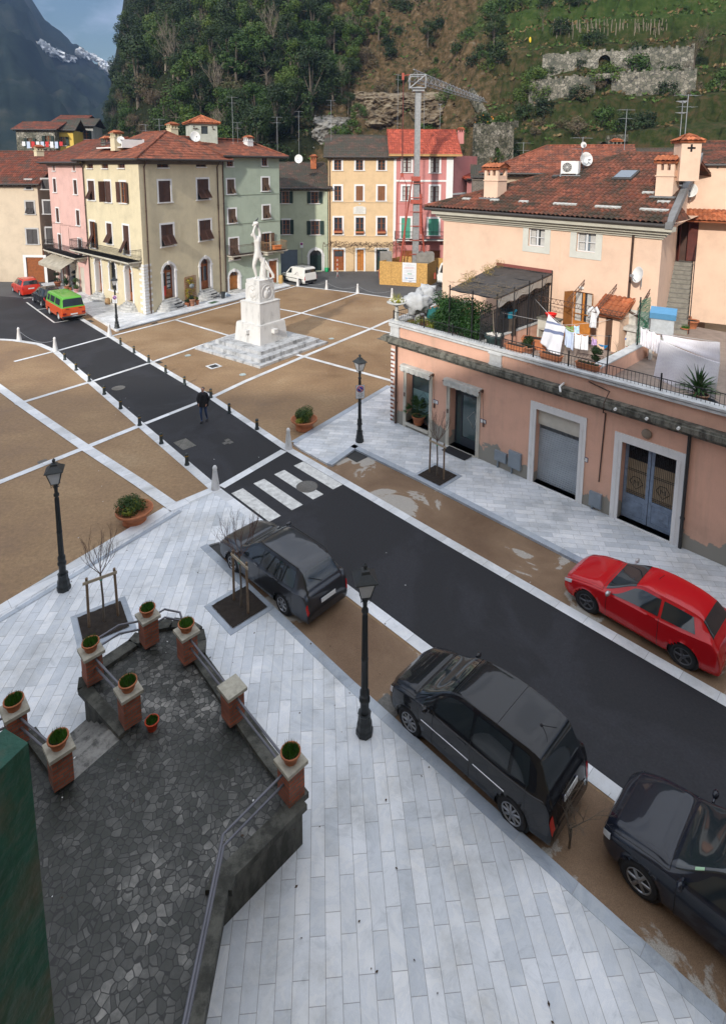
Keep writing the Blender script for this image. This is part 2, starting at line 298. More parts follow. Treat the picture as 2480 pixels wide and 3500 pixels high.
def m_tile(name,c1=(.235,.078,.045),c2=(.13,.05,.035),c3=(.07,.05,.04),moss=.62):
    m,N,L,b=nodes(name); tc=_n(N,'ShaderNodeTexCoord')
    v=_n(N,'ShaderNodeTexVoronoi',Scale=3.3); L.new(tc.outputs['Object'],v.inputs['Vector'])
    sp=_n(N,'ShaderNodeSeparateColor'); L.new(v.outputs['Color'],sp.inputs[0])
    r=_ramp(N,[(.0,c2),(.35,sc3(c1,.8)),(.7,c1),(1,sc3(c1,1.35))]); L.new(sp.outputs[0],r.inputs[0])
    n1=_n(N,'ShaderNodeTexNoise',Scale=.8,Detail=10,Roughness=.75); L.new(tc.outputs['Object'],n1.inputs['Vector'])
    r2=_ramp(N,[(moss-.12,(0,0,0)),(moss+.06,(1,1,1))]); L.new(n1.outputs['Fac'],r2.inputs[0])
    mx=_n(N,'ShaderNodeMixRGB'); L.new(r2.outputs[0],mx.inputs[0]); L.new(r.outputs[0],mx.inputs[1]); mx.inputs[2].default_value=(*c3,1)
    L.new(mx.outputs[0],b.inputs['Base Color']); b.inputs['Roughness'].default_value=.85; b.inputs['Specular IOR Level'].default_value=.2
    n2=_n(N,'ShaderNodeTexNoise',Scale=30,Detail=4); L.new(tc.outputs['Object'],n2.inputs['Vector'])
    bp=_n(N,'ShaderNodeBump',Strength=.3,Distance=.02); L.new(n2.outputs['Fac'],bp.inputs['Height']); L.new(bp.outputs[0],b.inputs['Normal'])
    return m
def m_brick(name,c1,c2,mortar,bw,bh,ms=.02,noise_=.5,rot=0):
    m,N,L,b=nodes(name); tc=_n(N,'ShaderNodeTexCoord'); 
    sp=_n(N,'ShaderNodeSeparateXYZ'); L.new(tc.outputs['Object'],sp.inputs[0]); a=_n(N,'ShaderNodeMath',operation='ADD'); L.new(sp.outputs['X'],a.inputs[0]); L.new(sp.outputs['Y'],a.inputs[1])
    cb=_n(N,'ShaderNodeCombineXYZ'); L.new(a.outputs[0],cb.inputs['X']); L.new(sp.outputs['Z'],cb.inputs['Y'])
    nd=_n(N,'ShaderNodeTexNoise',Scale=3,Detail=4); L.new(tc.outputs['Object'],nd.inputs['Vector'])
    md=_n(N,'ShaderNodeMixRGB'); md.inputs[0].default_value=noise_*.12; L.new(cb.outputs[0],md.inputs[1]); L.new(nd.outputs['Color'],md.inputs[2])
    br=N.new('ShaderNodeTexBrick'); br.inputs['Scale'].default_value=1; br.inputs['Brick Width'].default_value=bw; br.inputs['Row Height'].default_value=bh
    br.inputs['Mortar Size'].default_value=ms; br.inputs['Color1'].default_value=(*c1,1); br.inputs['Color2'].default_value=(*c2,1); br.inputs['Mortar'].default_value=(*mortar,1)
    L.new(md.outputs[0],br.inputs['Vector'])
    n1=_n(N,'ShaderNodeTexNoise',Scale=2.5,Detail=9,Roughness=.7); L.new(tc.outputs['Object'],n1.inputs['Vector'])
    r=_ramp(N,[(.3,(.55,.55,.5)),(.7,(1.25,1.25,1.25))]); L.new(n1.outputs['Fac'],r.inputs[0])
    mu=_n(N,'ShaderNodeMixRGB',blend_type='MULTIPLY'); mu.inputs[0].default_value=.8; L.new(br.outputs['Color'],mu.inputs[1]); L.new(r.outputs[0],mu.inputs[2])
    L.new(mu.outputs[0],b.inputs['Base Color']); b.inputs['Roughness'].default_value=.9
    bp=_n(N,'ShaderNodeBump',Strength=.5,Distance=.03); L.new(br.outputs['Fac'],bp.inputs['Height']); bp.invert=True; L.new(bp.outputs[0],b.inputs['Normal'])
    return m
def m_glass(name='window_glass',col=(.035,.045,.055),rough=.08):
    if name in MATS: return MATS[name]
    m,N,L,b=nodes(name); MATS[name]=m; b.inputs['Base Color'].default_value=(*col,1); b.inputs['Roughness'].default_value=rough; b.inputs['Specular IOR Level'].default_value=.8
    return m
GRAVEL=m_gravel(); PARK=m_park(); ASPH=m_asphalt('fresh_asphalt'); ASPH2=m_asphalt('old_asphalt',.085,1.0,False)
_a=G(y4(720,790))-G(y4(497,1400)); PAVL=m_marble('marble_paving_left',math.atan2(_a.y,_a.x),.78,.25)
PAVR=m_marble('marble_paving_right',R(-8),.68,.24)
PAVF=m_marble('marble_paving_far',R(40),.6,.4,col=(.62,.64,.67))
STRIP=m_marble('marble_strip',R(-46),.8,3.0,col=(.62,.63,.64),vein=.45)
KERB=m_marble('grey_marble_kerb',R(-46),1.1,5.0,col=(.34,.38,.44),white=(.44,.48,.53),vein=.6)
PAINT=pm('road_paint_white',(.56,.56,.54),.7,.30,5.0)
# ------------------------------------------------------------------ the ground, road, paving
def struct(mb,name,mat): o=mb.build(name,mat,fix=False); tag(o,kind='structure'); return o
struct(MB().sheet([(-900,-300),(900,-300),(900,1500),(-900,1500)],-.05),'ground',pm('bare_ground',(.10,.085,.055),.95,.3,.2))
struct(MB().sheet([(-70,-6),(40,-6),(40,78),(-70,78)],0),'piazza_ground',GRAVEL)
RO=[(-23.0,45.6),(-18.24,40.40),(-13.26,34.85),(-8.03,29.30),(-3.30,23.72),(2.74,17.38),(8.14,11.87),(20,-.2)]
LO=[(16,-1.5),(4.31,10.27),(1.65,12.97),(-.66,15.30),(-5.58,20.45),(-10.53,25.96),(-15.52,31.51),(-20.44,37.0),(-22.4,38.55),(-24.6,39.4),(-30,40.2),(-62,41)]
struct(MB().sheet(RO+LO+[(-64,100),(-48,82),(-30,62),(-27.5,51.0)],.005),'road',ASPH)
struct(MB().sheet([(-27.5,51.4),(-31,58.6),(-40,69),(-64,98),(-64,60),(-33,53)],.009),'side_street',ASPH2)
struct(MB().sheet([(-8.2,59.8),(-6.7,58.4),(-3.63,56.8),(-.51,55.1),(2.74,53.05),(3.9,52.4),(16,45.2),(22,52),(22,68.5),(-10.5,68.5)],.006),'back_street',ASPH2)
def strip(mb,pts,wd,z=.014):
    pts=[Vector((p[0],p[1],0)) for p in pts]
    for a,b in zip(pts[:-1],pts[1:]):
        d=(b-a).normalized(); n=Vector((-d.y,d.x,0))*wd/2
        mb.add([Vector((q.x,q.y,z)) for q in (a-n,b-n,b+n,a+n)],[(0,1,2,3)])
s=MB()
strip(s,[(-23,45.6),(-18.24,40.40),(-13.26,34.85),(-8.03,29.30),(-3.30,23.72),(2.74,17.48),(8.14,11.97),(20,-.1)],.34,.014)
strip(s,[(16,-1.4),(4.31,10.40),(1.65,13.08),(-.66,15.41)],.34,.014)
strip(s,[(-.66,15.41),(-5.58,20.45),(-10.53,25.96),(-15.52,31.51),(-20.44,37.0),(-22.4,38.55),(-24.6,39.4),(-30,40.2)],.36,.014)
struct(s,'kerb_strip',STRIP)
s=MB()
strip(s,[(-20.3,37.15),(-18.4,40.3)],.24,.018); strip(s,[(-15.4,31.65),(-13.35,34.7)],.24,.018); strip(s,[(-10.4,26.1),(-8.15,29.2)],.26,.018); strip(s,[(-5.4,20.62),(-3.4,23.5)],.34,.018)
strip(s,[(-21.9,34.9),(-20.5,36.9)],.26,.018); strip(s,[(-17.9,28.3),(-15.6,31.4)],.28,.018); strip(s,[(-15.3,19.2),(-10.6,25.85)],.32,.018)
strip(s,[(-30,39.2),(-17.3,28.1),(-12.21,23.8),(-8.67,20.9),(-6.75,19.25)],.44,.022)
strip(s,[(-18.2,40.5),(-15.0,45.1),(-10.95,51.7),(-7.0,58.3)],.24,.018)
strip(s,[(-13.2,34.95),(-9.73,40.65),(-5.17,47.34),(-.6,55.0)],.26,.018)
strip(s,[(-8.0,29.4),(-6.7,31.7),(-3.79,36.13),(.6,42.64),(2.2,45.2),(6.6,50.6)],.30,.018)
strip(s,[(-15.0,45.02),(-9.73,40.69)],.24,.022); strip(s,[(-9.8,50.6),(-7.18,48.7),(-5.17,47.34),(.6,42.64),(2.09,41.5),(9,36)],.25,.022)
strip(s,[(-4.4,36.5),(-3.79,36.05),(1.58,31.9),(3.4,30.5)],.28,.022)
strip(s,[(-7.0,58.5),(-3.63,56.85),(-.51,55.16),(2.74,53.1),(3.9,52.4),(16,45.2)],.28,.026)
struct(s,'marble_inlay',STRIP)
s=MB()
for a,b in (((-30.35,50.9),(-24.2,44.05)),((-24.2,44.05),(-22.85,45.35)),((-27.9,48.2),(-26.1,49.6)),((-31.5,52.4),(-29.6,54.2))): strip(s,[a,b],.13,.012)
struct(s,'parking_lines',PAINT)
# zebra crossing: five long bars across the road mouth
s=MB(); 
u_=Vector((.697,-.717,0)); n_=Vector((.717,.697,0))
z0=Vector((-5.28,20.12,0)); 
for k in range(4):
    o=z0+n_*(.30+k*.98)+u_*.20
    q=[o,o+u_*2.45,o+u_*2.45+n_*.5,o+n_*.5]; s.add([Vector((p.x,p.y,.012)) for p in q],[(0,1,2,3)])
struct(s,'zebra_crossing',PAINT)
def pave(pts,z,mat,name,kw=.0,kmat=None,kpath=None):
    o=struct(MB().prism(pts,-.03,z),name,mat)
    if kpath:
        s=MB(); P=[Vector((p[0],p[1],0)) for p in kpath]
        for a,b in zip(P[:-1],P[1:]):
            d=(b-a).normalized(); n=Vector((-d.y,d.x,0))
            s.prism([a-n*.004,b-n*.004,b+n*kw,a+n*kw],-.02,z+.006)
        struct(s,'kerb',kmat or KERB)
TD=Vector((.6888,-.7250,0)); TN=Vector((.7250,.6888,0)); T0=Vector((1.36,26.46,0))
def tp(a,dep,z=0): q=T0+TD*a+TN*dep; return Vector((q.x,q.y,z))
pave([(1.62,31.0),(-3.05,24.0),(-2.65,23.5),(-1.45,22.3),(-.36,23.95),(2.43,21.2),(6.8,16.6),(22,1.6),tp(26,0).to_tuple(),T0.to_tuple(),tp(0,9).to_tuple()],.09,PAVR,'pavement',.26,KERB,[(22,1.6),(6.8,16.6),(2.43,21.2),(-.36,23.95),(-1.45,22.3)])
s=MB(); strip(s,[(-3.05,24.1),(1.5,30.85)],.30,.10); struct(s,'kerb',KERB)
pave([(-18.35,41.65),(-10.9,52.8),(-7.4,58.3),(-8.4,59.9),(-8.6,61),(-14.4,56),(-17.6,47),(-25.6,54),(-32.0,60.4),(-33.4,58.9),(-27.3,51.1),(-23.6,47.5)],.10,PAVF,'pavement',.22,STRIP,[(-27.3,51.1),(-23.6,47.5),(-18.35,41.65)])
s=MB(); strip(s,[(-18.3,41.75),(-10.95,52.8),(-7.5,58.3)],.22,.11); struct(s,'kerb',KERB)
LK=[(-5.2,16.98),(-.36,11.94),(2.66,8.92),(14,-2.3)]
pave([(-5.72,20.25),(-3.3,17.95),(-5.2,16.98),(-.36,11.94),(2.66,8.92),(14,-2.3),(14,-5),(-24,-5),(-17,4),(-10.59,13.14),(-6.85,19.05)],.07,PAVL,'pavement',.24,KERB,[(-5.2,16.98),(-.36,11.94),(2.66,8.92),(14,-2.3)])
s=MB(); strip(s,[(-5.7,20.25),(-6.95,19.05),(-10.69,13.14),(-17.1,4)],.42,.078); struct(s,'kerb',STRIP)
s=MB(); strip(s,[(-6.45,18.95),(-10.35,13.0),(-16.8,4)],.16,.084); struct(s,'kerb',KERB)
# parking bays beside the road
struct(MB().sheet([(-1.5,22.1),(2.74,17.6),(8.14,12.1),(20,.1),(22,1.6),(6.8,16.6),(2.43,21.2),(-.36,23.95)],.004),'parking_bay',PARK)
struct(MB().sheet([(-5.2,16.98),(-3.3,17.95),(-.8,15.2),(4.2,10.2),(16,-1.7),(14,-2.3),(2.66,8.92),(-.36,11.94)],.004),'parking_bay',PARK)
def quadat(mb,c,wx,wy,rz,z):
    M=Matrix.Translation((c[0],c[1],z))@Matrix.Rotation(rz,4,'Z'); return mb.add([M@Vector(q) for q in ((-wx/2,-wy/2,0),(wx/2,-wy/2,0),(wx/2,wy/2,0),(-wx/2,wy/2,0))],[(0,1,2,3)])
IRON=pm('cast_iron_cover',(.13,.125,.115),.55,.3,12,.4,60,metal=.3); IROND=pm('dark_grate_iron',(.03,.03,.03),.6,.2)
COVM=m_brick('ribbed_cover',(.20,.19,.17),(.15,.145,.13),(.05,.05,.05),.06,.06,.01)
def cover(c,w_,d_,lab,rz=R(-46),round_=False,z=.012,mat=None,frame=None):
    t=thing('manhole_cover',lab,'manhole cover',(c[0],c[1],z),rz,'iron covers and grates set in the ground')
    if round_:
        MB().lathe([(w_,0),(w_,.006),(w_*.9,.008),(w_*.88,.003),(.001,.003)],n=28).build('lid',mat or IRON,t)
    else:
        m=MB().bb(-w_/2,w_/2,-d_/2,d_/2,-.002,.004)
        for k in range(-3,4): m.bb(-w_/2*.92,w_/2*.92,k*d_/7.6-.006,k*d_/7.6+.006,.004,.007)
        m.build('lid',mat or IRON,t)
        if frame:
            f=MB()
            for sx in (-1,1): f.bb(sx*w_/2,sx*(w_/2+.13),-d_/2-.13,d_/2+.13,0,.008); f.bb(-w_/2,w_/2,sx*d_/2,sx*(d_/2+.13),0,.0085)
            f.build('frame',frame,t)
cover(G(z4(645,968)),.36,0,'round manhole cover in the dark road before the man',0,True)
cover(G(z4(1103,1357)),.95,.6,'large ribbed rectangular cover in the road, wettest grey one',R(-46),mat=COVM,z=.010)
for i,(x,y) in enumerate(((1400,1330),(1385,1350),(1420,1345))): cover(G(z4(x,y)),.22,.22,['small square cover, farthest of the trio in the road','small square cover, left of the trio in the road','small square cover, right of the trio in the road'][i],z=.010)
cover(G(z4(1305,817)),.5,.5,'square floor light grate framed in white marble by monument steps',R(-46),z=.012,mat=IROND,frame=STRIP)
for i,p in enumerate((z4(1125,742),z4(1505,875),z5(593,625))): cover(G(p),.20,0,['round glass floor spot left of the monument steps','round glass floor spot in front of the monument steps','round glass floor spot right of the monument steps'][i],0,True,mat=pm('frosted_disc',(.35,.42,.42),.25,.1))
cover(G(z4(925,788)),.5,.3,'small dark drain beside the second cross strip',z=.006,mat=IROND)
cover(G(z4(1270,1003)),.5,.3,'small dark drain behind the walking man',z=.006,mat=IROND)
cover(G(z5(945,628)),.75,.4,'rectangular drain near the corner of the low shop',z=.006,mat=IRON)
cover(G(z4(450,503)),.8,.3,'dark slot drain behind the two tone van',R(-46),z=.010,mat=IROND)
cover(G(z4(895,518)),.6,.25,'dark slot drain below the cream corner house kerb',R(58),z=.006,mat=IROND)
cover(G(y2(893,1345)),.95,.7,'black grate in the parking bay near the street lamp',R(-46),z=.010,mat=IROND)
cover(G(y2(608,1575)),.42,0,'round manhole cover at the end of the zebra crossing',0,True,z=.012)
cover(G(y5(1255,1095)),.55,.45,'square cover in the bay ahead of the black people carrier',z=.010)
cover(G(y5(120,430)),.85,.6,'black grate under the nose of the grey estate car',z=.010,mat=IROND)
cover(G(y4(700,685)),.5,.4,'drain at the foot of the left foreground lamp',R(56),z=.006,mat=IRON)
cover(G(y4(430,62)),.35,.35,'small square cover beside the left marble strip',z=.006,mat=IRON)
cover(G(y4(40,88)),.6,.35,'rusty drain at the left of the brown paving',R(56),z=.006,mat=IRON)
cover(G(y3(255,1325),.09),.30,.30,'slab-filled cover in the pavement before the meter boxes',R(-20),z=.097,mat=PAVR)
# ------------------------------------------------------------------ building kit
WHITE_M=m_oldmarble('white_marble_trim',(.66,.66,.66),(.25,.24,.22),.66,2.0)
GREYSTONE=m_oldmarble('mossy_grey_cornice',(.20,.195,.165),(.045,.045,.035),.46,2.2)
PALEST=pm('pale_stone_trim',(.50,.47,.40),.8,.14,1.5,.15,25)
BROWNW=pm('dark_brown_shutter',(.065,.028,.018),.6,.25,3,.0)
REDW=pm('varnished_wood',(.24,.075,.022),.45,.3,4)
ORW=pm('honey_wood',(.46,.18,.04),.4,.25,4)
DKGREEN=pm('dark_green_paint',(.012,.030,.025),.5,.2,4)
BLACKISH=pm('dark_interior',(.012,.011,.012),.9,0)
GLASS=m_glass(); GLASS2=m_glass('sky_glass',(.16,.20,.24),.12)
CURT=pm('net_curtain',(.45,.44,.42),.9,.15,6)
IRONB=pm('wrought_iron_black',(.016,.016,.018),.5,.0); IRONR=pm('rusty_iron',(.10,.055,.04),.7,.3,8)
COPPER=pm('brown_pipe',(.075,.045,.035),.5,.2,4); GUTTER=pm('gutter_metal',(.05,.045,.042),.5,.2,3)
TILE=m_tile('roof_tile_red',moss=.60); TILEN=m_tile('roof_tile_near',(.20,.068,.042),(.11,.045,.034),(.045,.038,.028),.54); TILEO=m_tile('roof_tile_orange',(.36,.12,.055),(.25,.08,.04),(.14,.07,.04),.68)
TILED=m_tile('roof_tile_old',(.115,.065,.05),(.07,.05,.042),(.06,.06,.048),.50); TILER=m_tile('roof_tile_new_red',(.34,.075,.045),(.28,.06,.04),(.2,.06,.04),.9)
TILEK=m_tile('roof_tile_dark_red',(.17,.05,.03),(.10,.04,.03),(.06,.05,.04),.58)
CONC=pm('rough_concrete',(.22,.21,.19),.9,.25,2,.3,20)
WHITEP=pm('white_paint',(.72,.72,.70),.5,.06,2); ZINC=pm('zinc_sheet',(.30,.32,.34),.4,.2,3,metal=.5)
STEPM=m_oldmarble('grey_marble_steps',(.46,.46,.45),(.12,.12,.11),.56,1.8)
class Bld:
    def __init__(s,name,label,cat,A): s.o=Vector((A[0],A[1],0)); s.t=thing(name,label,cat,s.o); s.T=Matrix.Translation(-s.o)
    def put(s,mb,name,mats,W=None,parent=None,label=None,fix=True):
        mb.xf(s.T@(W.M() if W else Matrix()))
        o=mb.build(name,mats,parent or s.t,fix)
        if label: o['label']=label
        return o
def holed(mb,s0,s1,z0,z1,ops,dep=.2,mi=0):
    "wall plane y=0 from s0..s1, z0..z1 with openings (a,b,c,d[,arch]) and reveals"
    xs=sorted(set([s0,s1]+[q for o in ops for q in o[:2]])); zs=sorted(set([z0,z1]+[q for o in ops for q in o[2:4]]))
    xs=[x for x in xs if s0-1e-6<=x<=s1+1e-6]; zs=[z for z in zs if z0-1e-6<=z<=z1+1e-6]
    for a,b in zip(xs[:-1],xs[1:]):
        for c,d in zip(zs[:-1],zs[1:]):
            mx_,mz=(a+b)/2,(c+d)/2
            if any(o[0]<mx_<o[1] and o[2]<mz<o[3] for o in ops): continue
            mb.add([(a,0,c),(b,0,c),(b,0,d),(a,0,d)],[(0,1,2,3)],mi)
    for o in ops:
        a,b,c,d=o[:4]
        if len(o)>4 and o[4]:
            r=(b-a)/2; zc=d-r; cx=(a+b)/2; arc=[(cx+r*math.cos(PI-PI*k/12),zc+r*math.sin(PI-PI*k/12)) for k in range(13)]
            for k in range(12):
                p,q=arc[k],arc[k+1]; co=(a,d) if k<6 else (b,d)
                mb.add([(p[0],0,p[1]),(q[0],0,q[1]),(co[0],0,co[1])],[(0,1,2)],mi)
                mb.add([(p[0],0,p[1]),(q[0],0,q[1]),(q[0],dep,q[1]),(p[0],dep,p[1])],[(0,1,2,3)],mi)
            top=zc
        else:
            top=d; mb.add([(a,0,d),(b,0,d),(b,dep,d),(a,dep,d)],[(0,1,2,3)],mi)
        mb.add([(a,0,c),(a,0,top),(a,dep,top),(a,dep,c)],[(0,1,2,3)],mi); mb.add([(b,0,c),(b,0,top),(b,dep,top),(b,dep,c)],[(0,1,2,3)],mi)
        mb.add([(a,0,c),(b,0,c),(b,dep,c),(a,dep,c)],[(0,1,2,3)],mi)
    return mb
def leaf(w_,h,x,z,ang=0,side=1,y=0,flap=0,solid=False):
    "one shutter leaf; hinge at x, opening outward by ang"
    m=MB(); 
    def panel(h0,h1):
        p=MB(); fr=.055
        p.bb(0,fr,-.02,.02,h0,h1); p.bb(w_-fr,w_,-.02,.02,h0,h1); p.bb(fr,w_-fr,-.02,.02,h0,h0+fr); p.bb(fr,w_-fr,-.02,.02,h1-fr,h1)
        if solid: p.bb(fr,w_-fr,-.008,.008,h0+fr,h1-fr)
        else:
            n=max(3,int((h1-h0-2*fr)/.075))
            for k in range(n): p.box((w_/2,0,h0+fr+(k+.5)*(h1-h0-2*fr)/n),(w_-2*fr,.012,.07),rx=R(-28))
            p.bb(fr,w_-fr,.012,.016,h0+fr,h1-fr)
        return p
    if flap:
        m.join(panel(h*.5,h)); lo=panel(0,h*.5); m.join(lo,Matrix.Translation((0,0,h*.5))@Matrix.Rotation(R(-flap),4,'X')@Matrix.Translation((0,0,-h*.5)))
    else: m.join(panel(0,h))
    M=Matrix.Translation((x,y,z))@Matrix.Rotation(-ang*side,4,'Z')@Matrix.Scale(side,4,(1,0,0))
    return m.xf(M)
def window(B,W,s,z,w_,h,kind='S',trim=.16,trimm=None,wood=None,shut=None,pane=None,cur=False,arch=False,sill=True,label=None,rng=random.Random(5),bars=2,grille=False,tp_=.035):
    shut=shut or BROWNW; wood=wood or REDW; trimm=trimm or WHITE_M; a,b,c,d=s-w_/2,s+w_/2,z-h/2,z+h/2
    f=MB()
    if trim:
        f.bb(a-trim,a,-tp_,.02,c,d); f.bb(b,b+trim,-tp_,.02,c,d); f.bb(a-trim,b+trim,-tp_,.02,d,d+trim)
    if sill: f.bb(a-trim-.06,b+trim+.06,-.11,.02,c-.09,c)
    elif trim: f.bb(a-trim,b+trim,-tp_,.02,c-trim,c)
    else: f.bb(a,b,.05,.1,c,c+.02)
    fr=B.put(f,'window',trimm,W,label=label)
    # casement and panes
    if kind!='S' and kind!='F':
        c_=MB(); y0,y1=.10,.15; t=.055
        c_.bb(a,a+t,y0,y1,c,d); c_.bb(b-t,b,y0,y1,c,d); c_.bb(a+t,b-t,y0,y1,c,c+t); c_.bb(a+t,b-t,y0,y1,d-t,d)
        if w_>.5: c_.bb(s-.045,s+.045,y0-.006,y1,c+t,d-t)
        for k in range(1,bars+1): 
            zz=c+(d-c)*k/(bars+1); c_.bb(a+t,b-t,y0+.006,y1-.006,zz-.018,zz+.018)
        B.put(c_,'casement',wood,W,fr)
        if cur:
            g=MB(); g.bb(a+t,s-w_*.14,.172,.178,c+t,d-t); g.bb(s+w_*.14,b-t,.172,.178,c+t,d-t); B.put(g,'curtain',CURT,W,fr)
    B.put(MB().add([(a,.165 if not cur else .19,c),(b,.165 if not cur else .19,c),(b,.165 if not cur else .19,d),(a,.165 if not cur else .19,d)],[(0,1,2,3)]),'pane',pane or GLASS,W,fr,fix=False)
    lw=w_/2-.01
    for side,x in ((1,a+.005),(-1,b-.005)):
        fl=0; an=0
        if kind=='S': pass
        elif kind=='F': fl=24+rng.random()*10
        elif kind=='FL': fl=28 if side==1 else 0
        elif kind=='FR': fl=28 if side==-1 else 0
        elif kind=='O': an=R(168)
        elif kind=='OR': an=R(160) if side==-1 else 0; fl=26 if side==1 else 0
        elif kind=='OL': an=R(160) if side==1 else 0; fl=26 if side==-1 else 0
        elif kind=='H': an=R(100) if side==1 else R(20)
        else: continue
        B.put(leaf(lw,h-.02,x,c+.01,an,side,-.045 if an else .03,fl),'shutter',shut,W,fr)
    if grille:
        g=MB()
        for k in range(1,int(w_/.13)): g.tube([(a+k*.13,-.06,c),(a+k*.13,-.06,d)],.010,4)
        for k in range(1,int(h/.13)+1): g.tube([(a-.05,-.06,c+k*.13-.03),(b+.05,-.06,c+k*.13-.03)],.010,4)
        B.put(g,'grille',IRONB,W,fr)
    return fr
def tiled(mb,P,Q,S,R_,tw=.25,course=.40,amp=.045,mi=0,sub=4,drop=True):
    P,Q,S,R_=map(Vector,(P,Q,S,R_)); e=(Q-P).normalized(); n=e.cross((R_-P)if (R_-P).cross(e).length>1e-3 else (S-P)).normalized()
    if n.z<0: n=-n
    v=n.cross(e); 
    if v.z<0: v=-v
    uR,vR=(R_-P).dot(e),(R_-P).dot(v); uS,vS=(S-P).dot(e),(S-P).dot(v); Lq=(Q-P).length; V=max(vR,vS)
    uL=lambda q: uR*q/vR if vR>0 else 0
    uQ=lambda q: Lq+(uS-Lq)*q/vS
    mn=min(0,uR); mxx=max(Lq,uS); du=tw/sub; n_u=int((mxx-mn)/du)+1; nv=max(1,int(V/course))
    rows=[]
    for j in range(nv):
        a,b=j*V/nv,(j+1)*V/nv
        rows.append((a,.03)); rows.append((b,.0))
    vs=[]
    for q,lift in rows:
        l,r=uL(q),uQ(q)
        for i in range(n_u+1):
            u=min(max(mn+i*du,l),r); ph=(u/tw)%1.0
            hgt=amp*(abs(math.cos(PI*ph))**.8)+lift
            vs.append(P+e*u+v*q+n*hgt)
    fs=[]
    for j in range(len(rows)-1):
        for i in range(n_u): fs.append((j*(n_u+1)+i,j*(n_u+1)+i+1,(j+1)*(n_u+1)+i+1,(j+1)*(n_u+1)+i))
    mb.add(vs,fs,mi,False)
    th=n*-.10
    mb.add([P,Q,S,R_,P+th,Q+th,S+th,R_+th],[(4,5,6,7),(0,1,5,4),(1,2,6,5),(3,0,4,7)],mi)
    return mb
def ridge(mb,pts,r=.09,mi=0):
    pts=[Vector(p)+Vector((0,0,.05)) for p in pts]
    for a,b in zip(pts[:-1],pts[1:]):
        L_=(b-a).length; n=max(1,int(L_/.4))
        for k in range(n): mb.tube([a+(b-a)*(k/n),a+(b-a)*((k+1.08)/n)],[r,r*.82],6,mi)
def roof(B,W,s0,s1,d0,d1,zc,rise,ov=.6,kind='gable',mat=None,soff=None,ridge_pos=.5,hipL=True,hipR=True,course=.40,tw=.25,gut=True,part='roof',sub=4):
    "roof over a rectangle in wall coordinates; kinds gable (ridge parallel to wall), hip, shed"
    m=MB(); x0,x1,y0,y1=s0-ov,s1+ov,d0-ov,d1+ov; z=zc; dp=(y1-y0); yr=y0+dp*ridge_pos
    if kind=='shed': tiled(m,(x0,y0,z),(x1,y0,z),(x1,y1,z+rise),(x0,y1,z+rise),tw,course,sub=sub); ridge(m,[(x0,y1,z+rise),(x1,y1,z+rise)])
    else:
        hl=(yr-y0) if (kind=='hip' and hipL) else 0; hr=(yr-y0) if (kind=='hip' and hipR) else 0
        if hl+hr>(x1-x0): k=(x1-x0)/(hl+hr); hl*=k; hr*=k
        A,Bq,C_,D=(x0,y0,z),(x1,y0,z),(x1,y1,z),(x0,y1,z); E,F=(x0+hl,yr,z+rise),(x1-hr,yr,z+rise)
        tiled(m,A,Bq,F,E,tw,course,sub=sub); tiled(m,C_,D,E,F,tw,course,sub=2)
        if hl: tiled(m,D,A,E,E,tw,course,sub=sub)
        if hr: tiled(m,Bq,C_,F,F,tw,course,sub=sub)
        ridge(m,[E,F])
        if hl: ridge(m,[A,E])
        if hr: ridge(m,[Bq,F])
    o=B.put(m,part,mat or TILE,W)
    s=MB().bb(x0+.1,x1-.1,y0+.1,y0+ov+.05,zc-.10,zc-.05)
    for k in range(int((x1-x0)/.5)): s.bb(x0+.25+k*.5,x0+.33+k*.5,y0+.06,y0+ov,zc-.2,zc-.10)
    s.bb(x0+ov-.04,x1-ov+.04,y0+ov-.1,y0+ov,zc-.32,zc-.2)
    B.put(s,'eaves',soff or pm('eaves_wood',(.14,.12,.10),.8,.2),W,o)
    if gut: B.put(MB().tube([(x0,y0-.05,zc-.03),(x1,y0-.05,zc-.03)],.075,8),'gutter',GUTTER,W,o)
    return o
def pipe(B,W,s,z0,z1,mat=None,kick=.5):
    m=MB().tube([(s,-kick,z1+.25),(s,-.10,z1-.35),(s,-.09,z0)],.055,8)
    for k in range(int((z1-z0)/2.5)): m.tube([(s,-.09,z0+1+k*2.5),(s,-.09,z0+1.06+k*2.5)],.075,8)
    return B.put(m,'drainpipe',mat or COPPER,W)
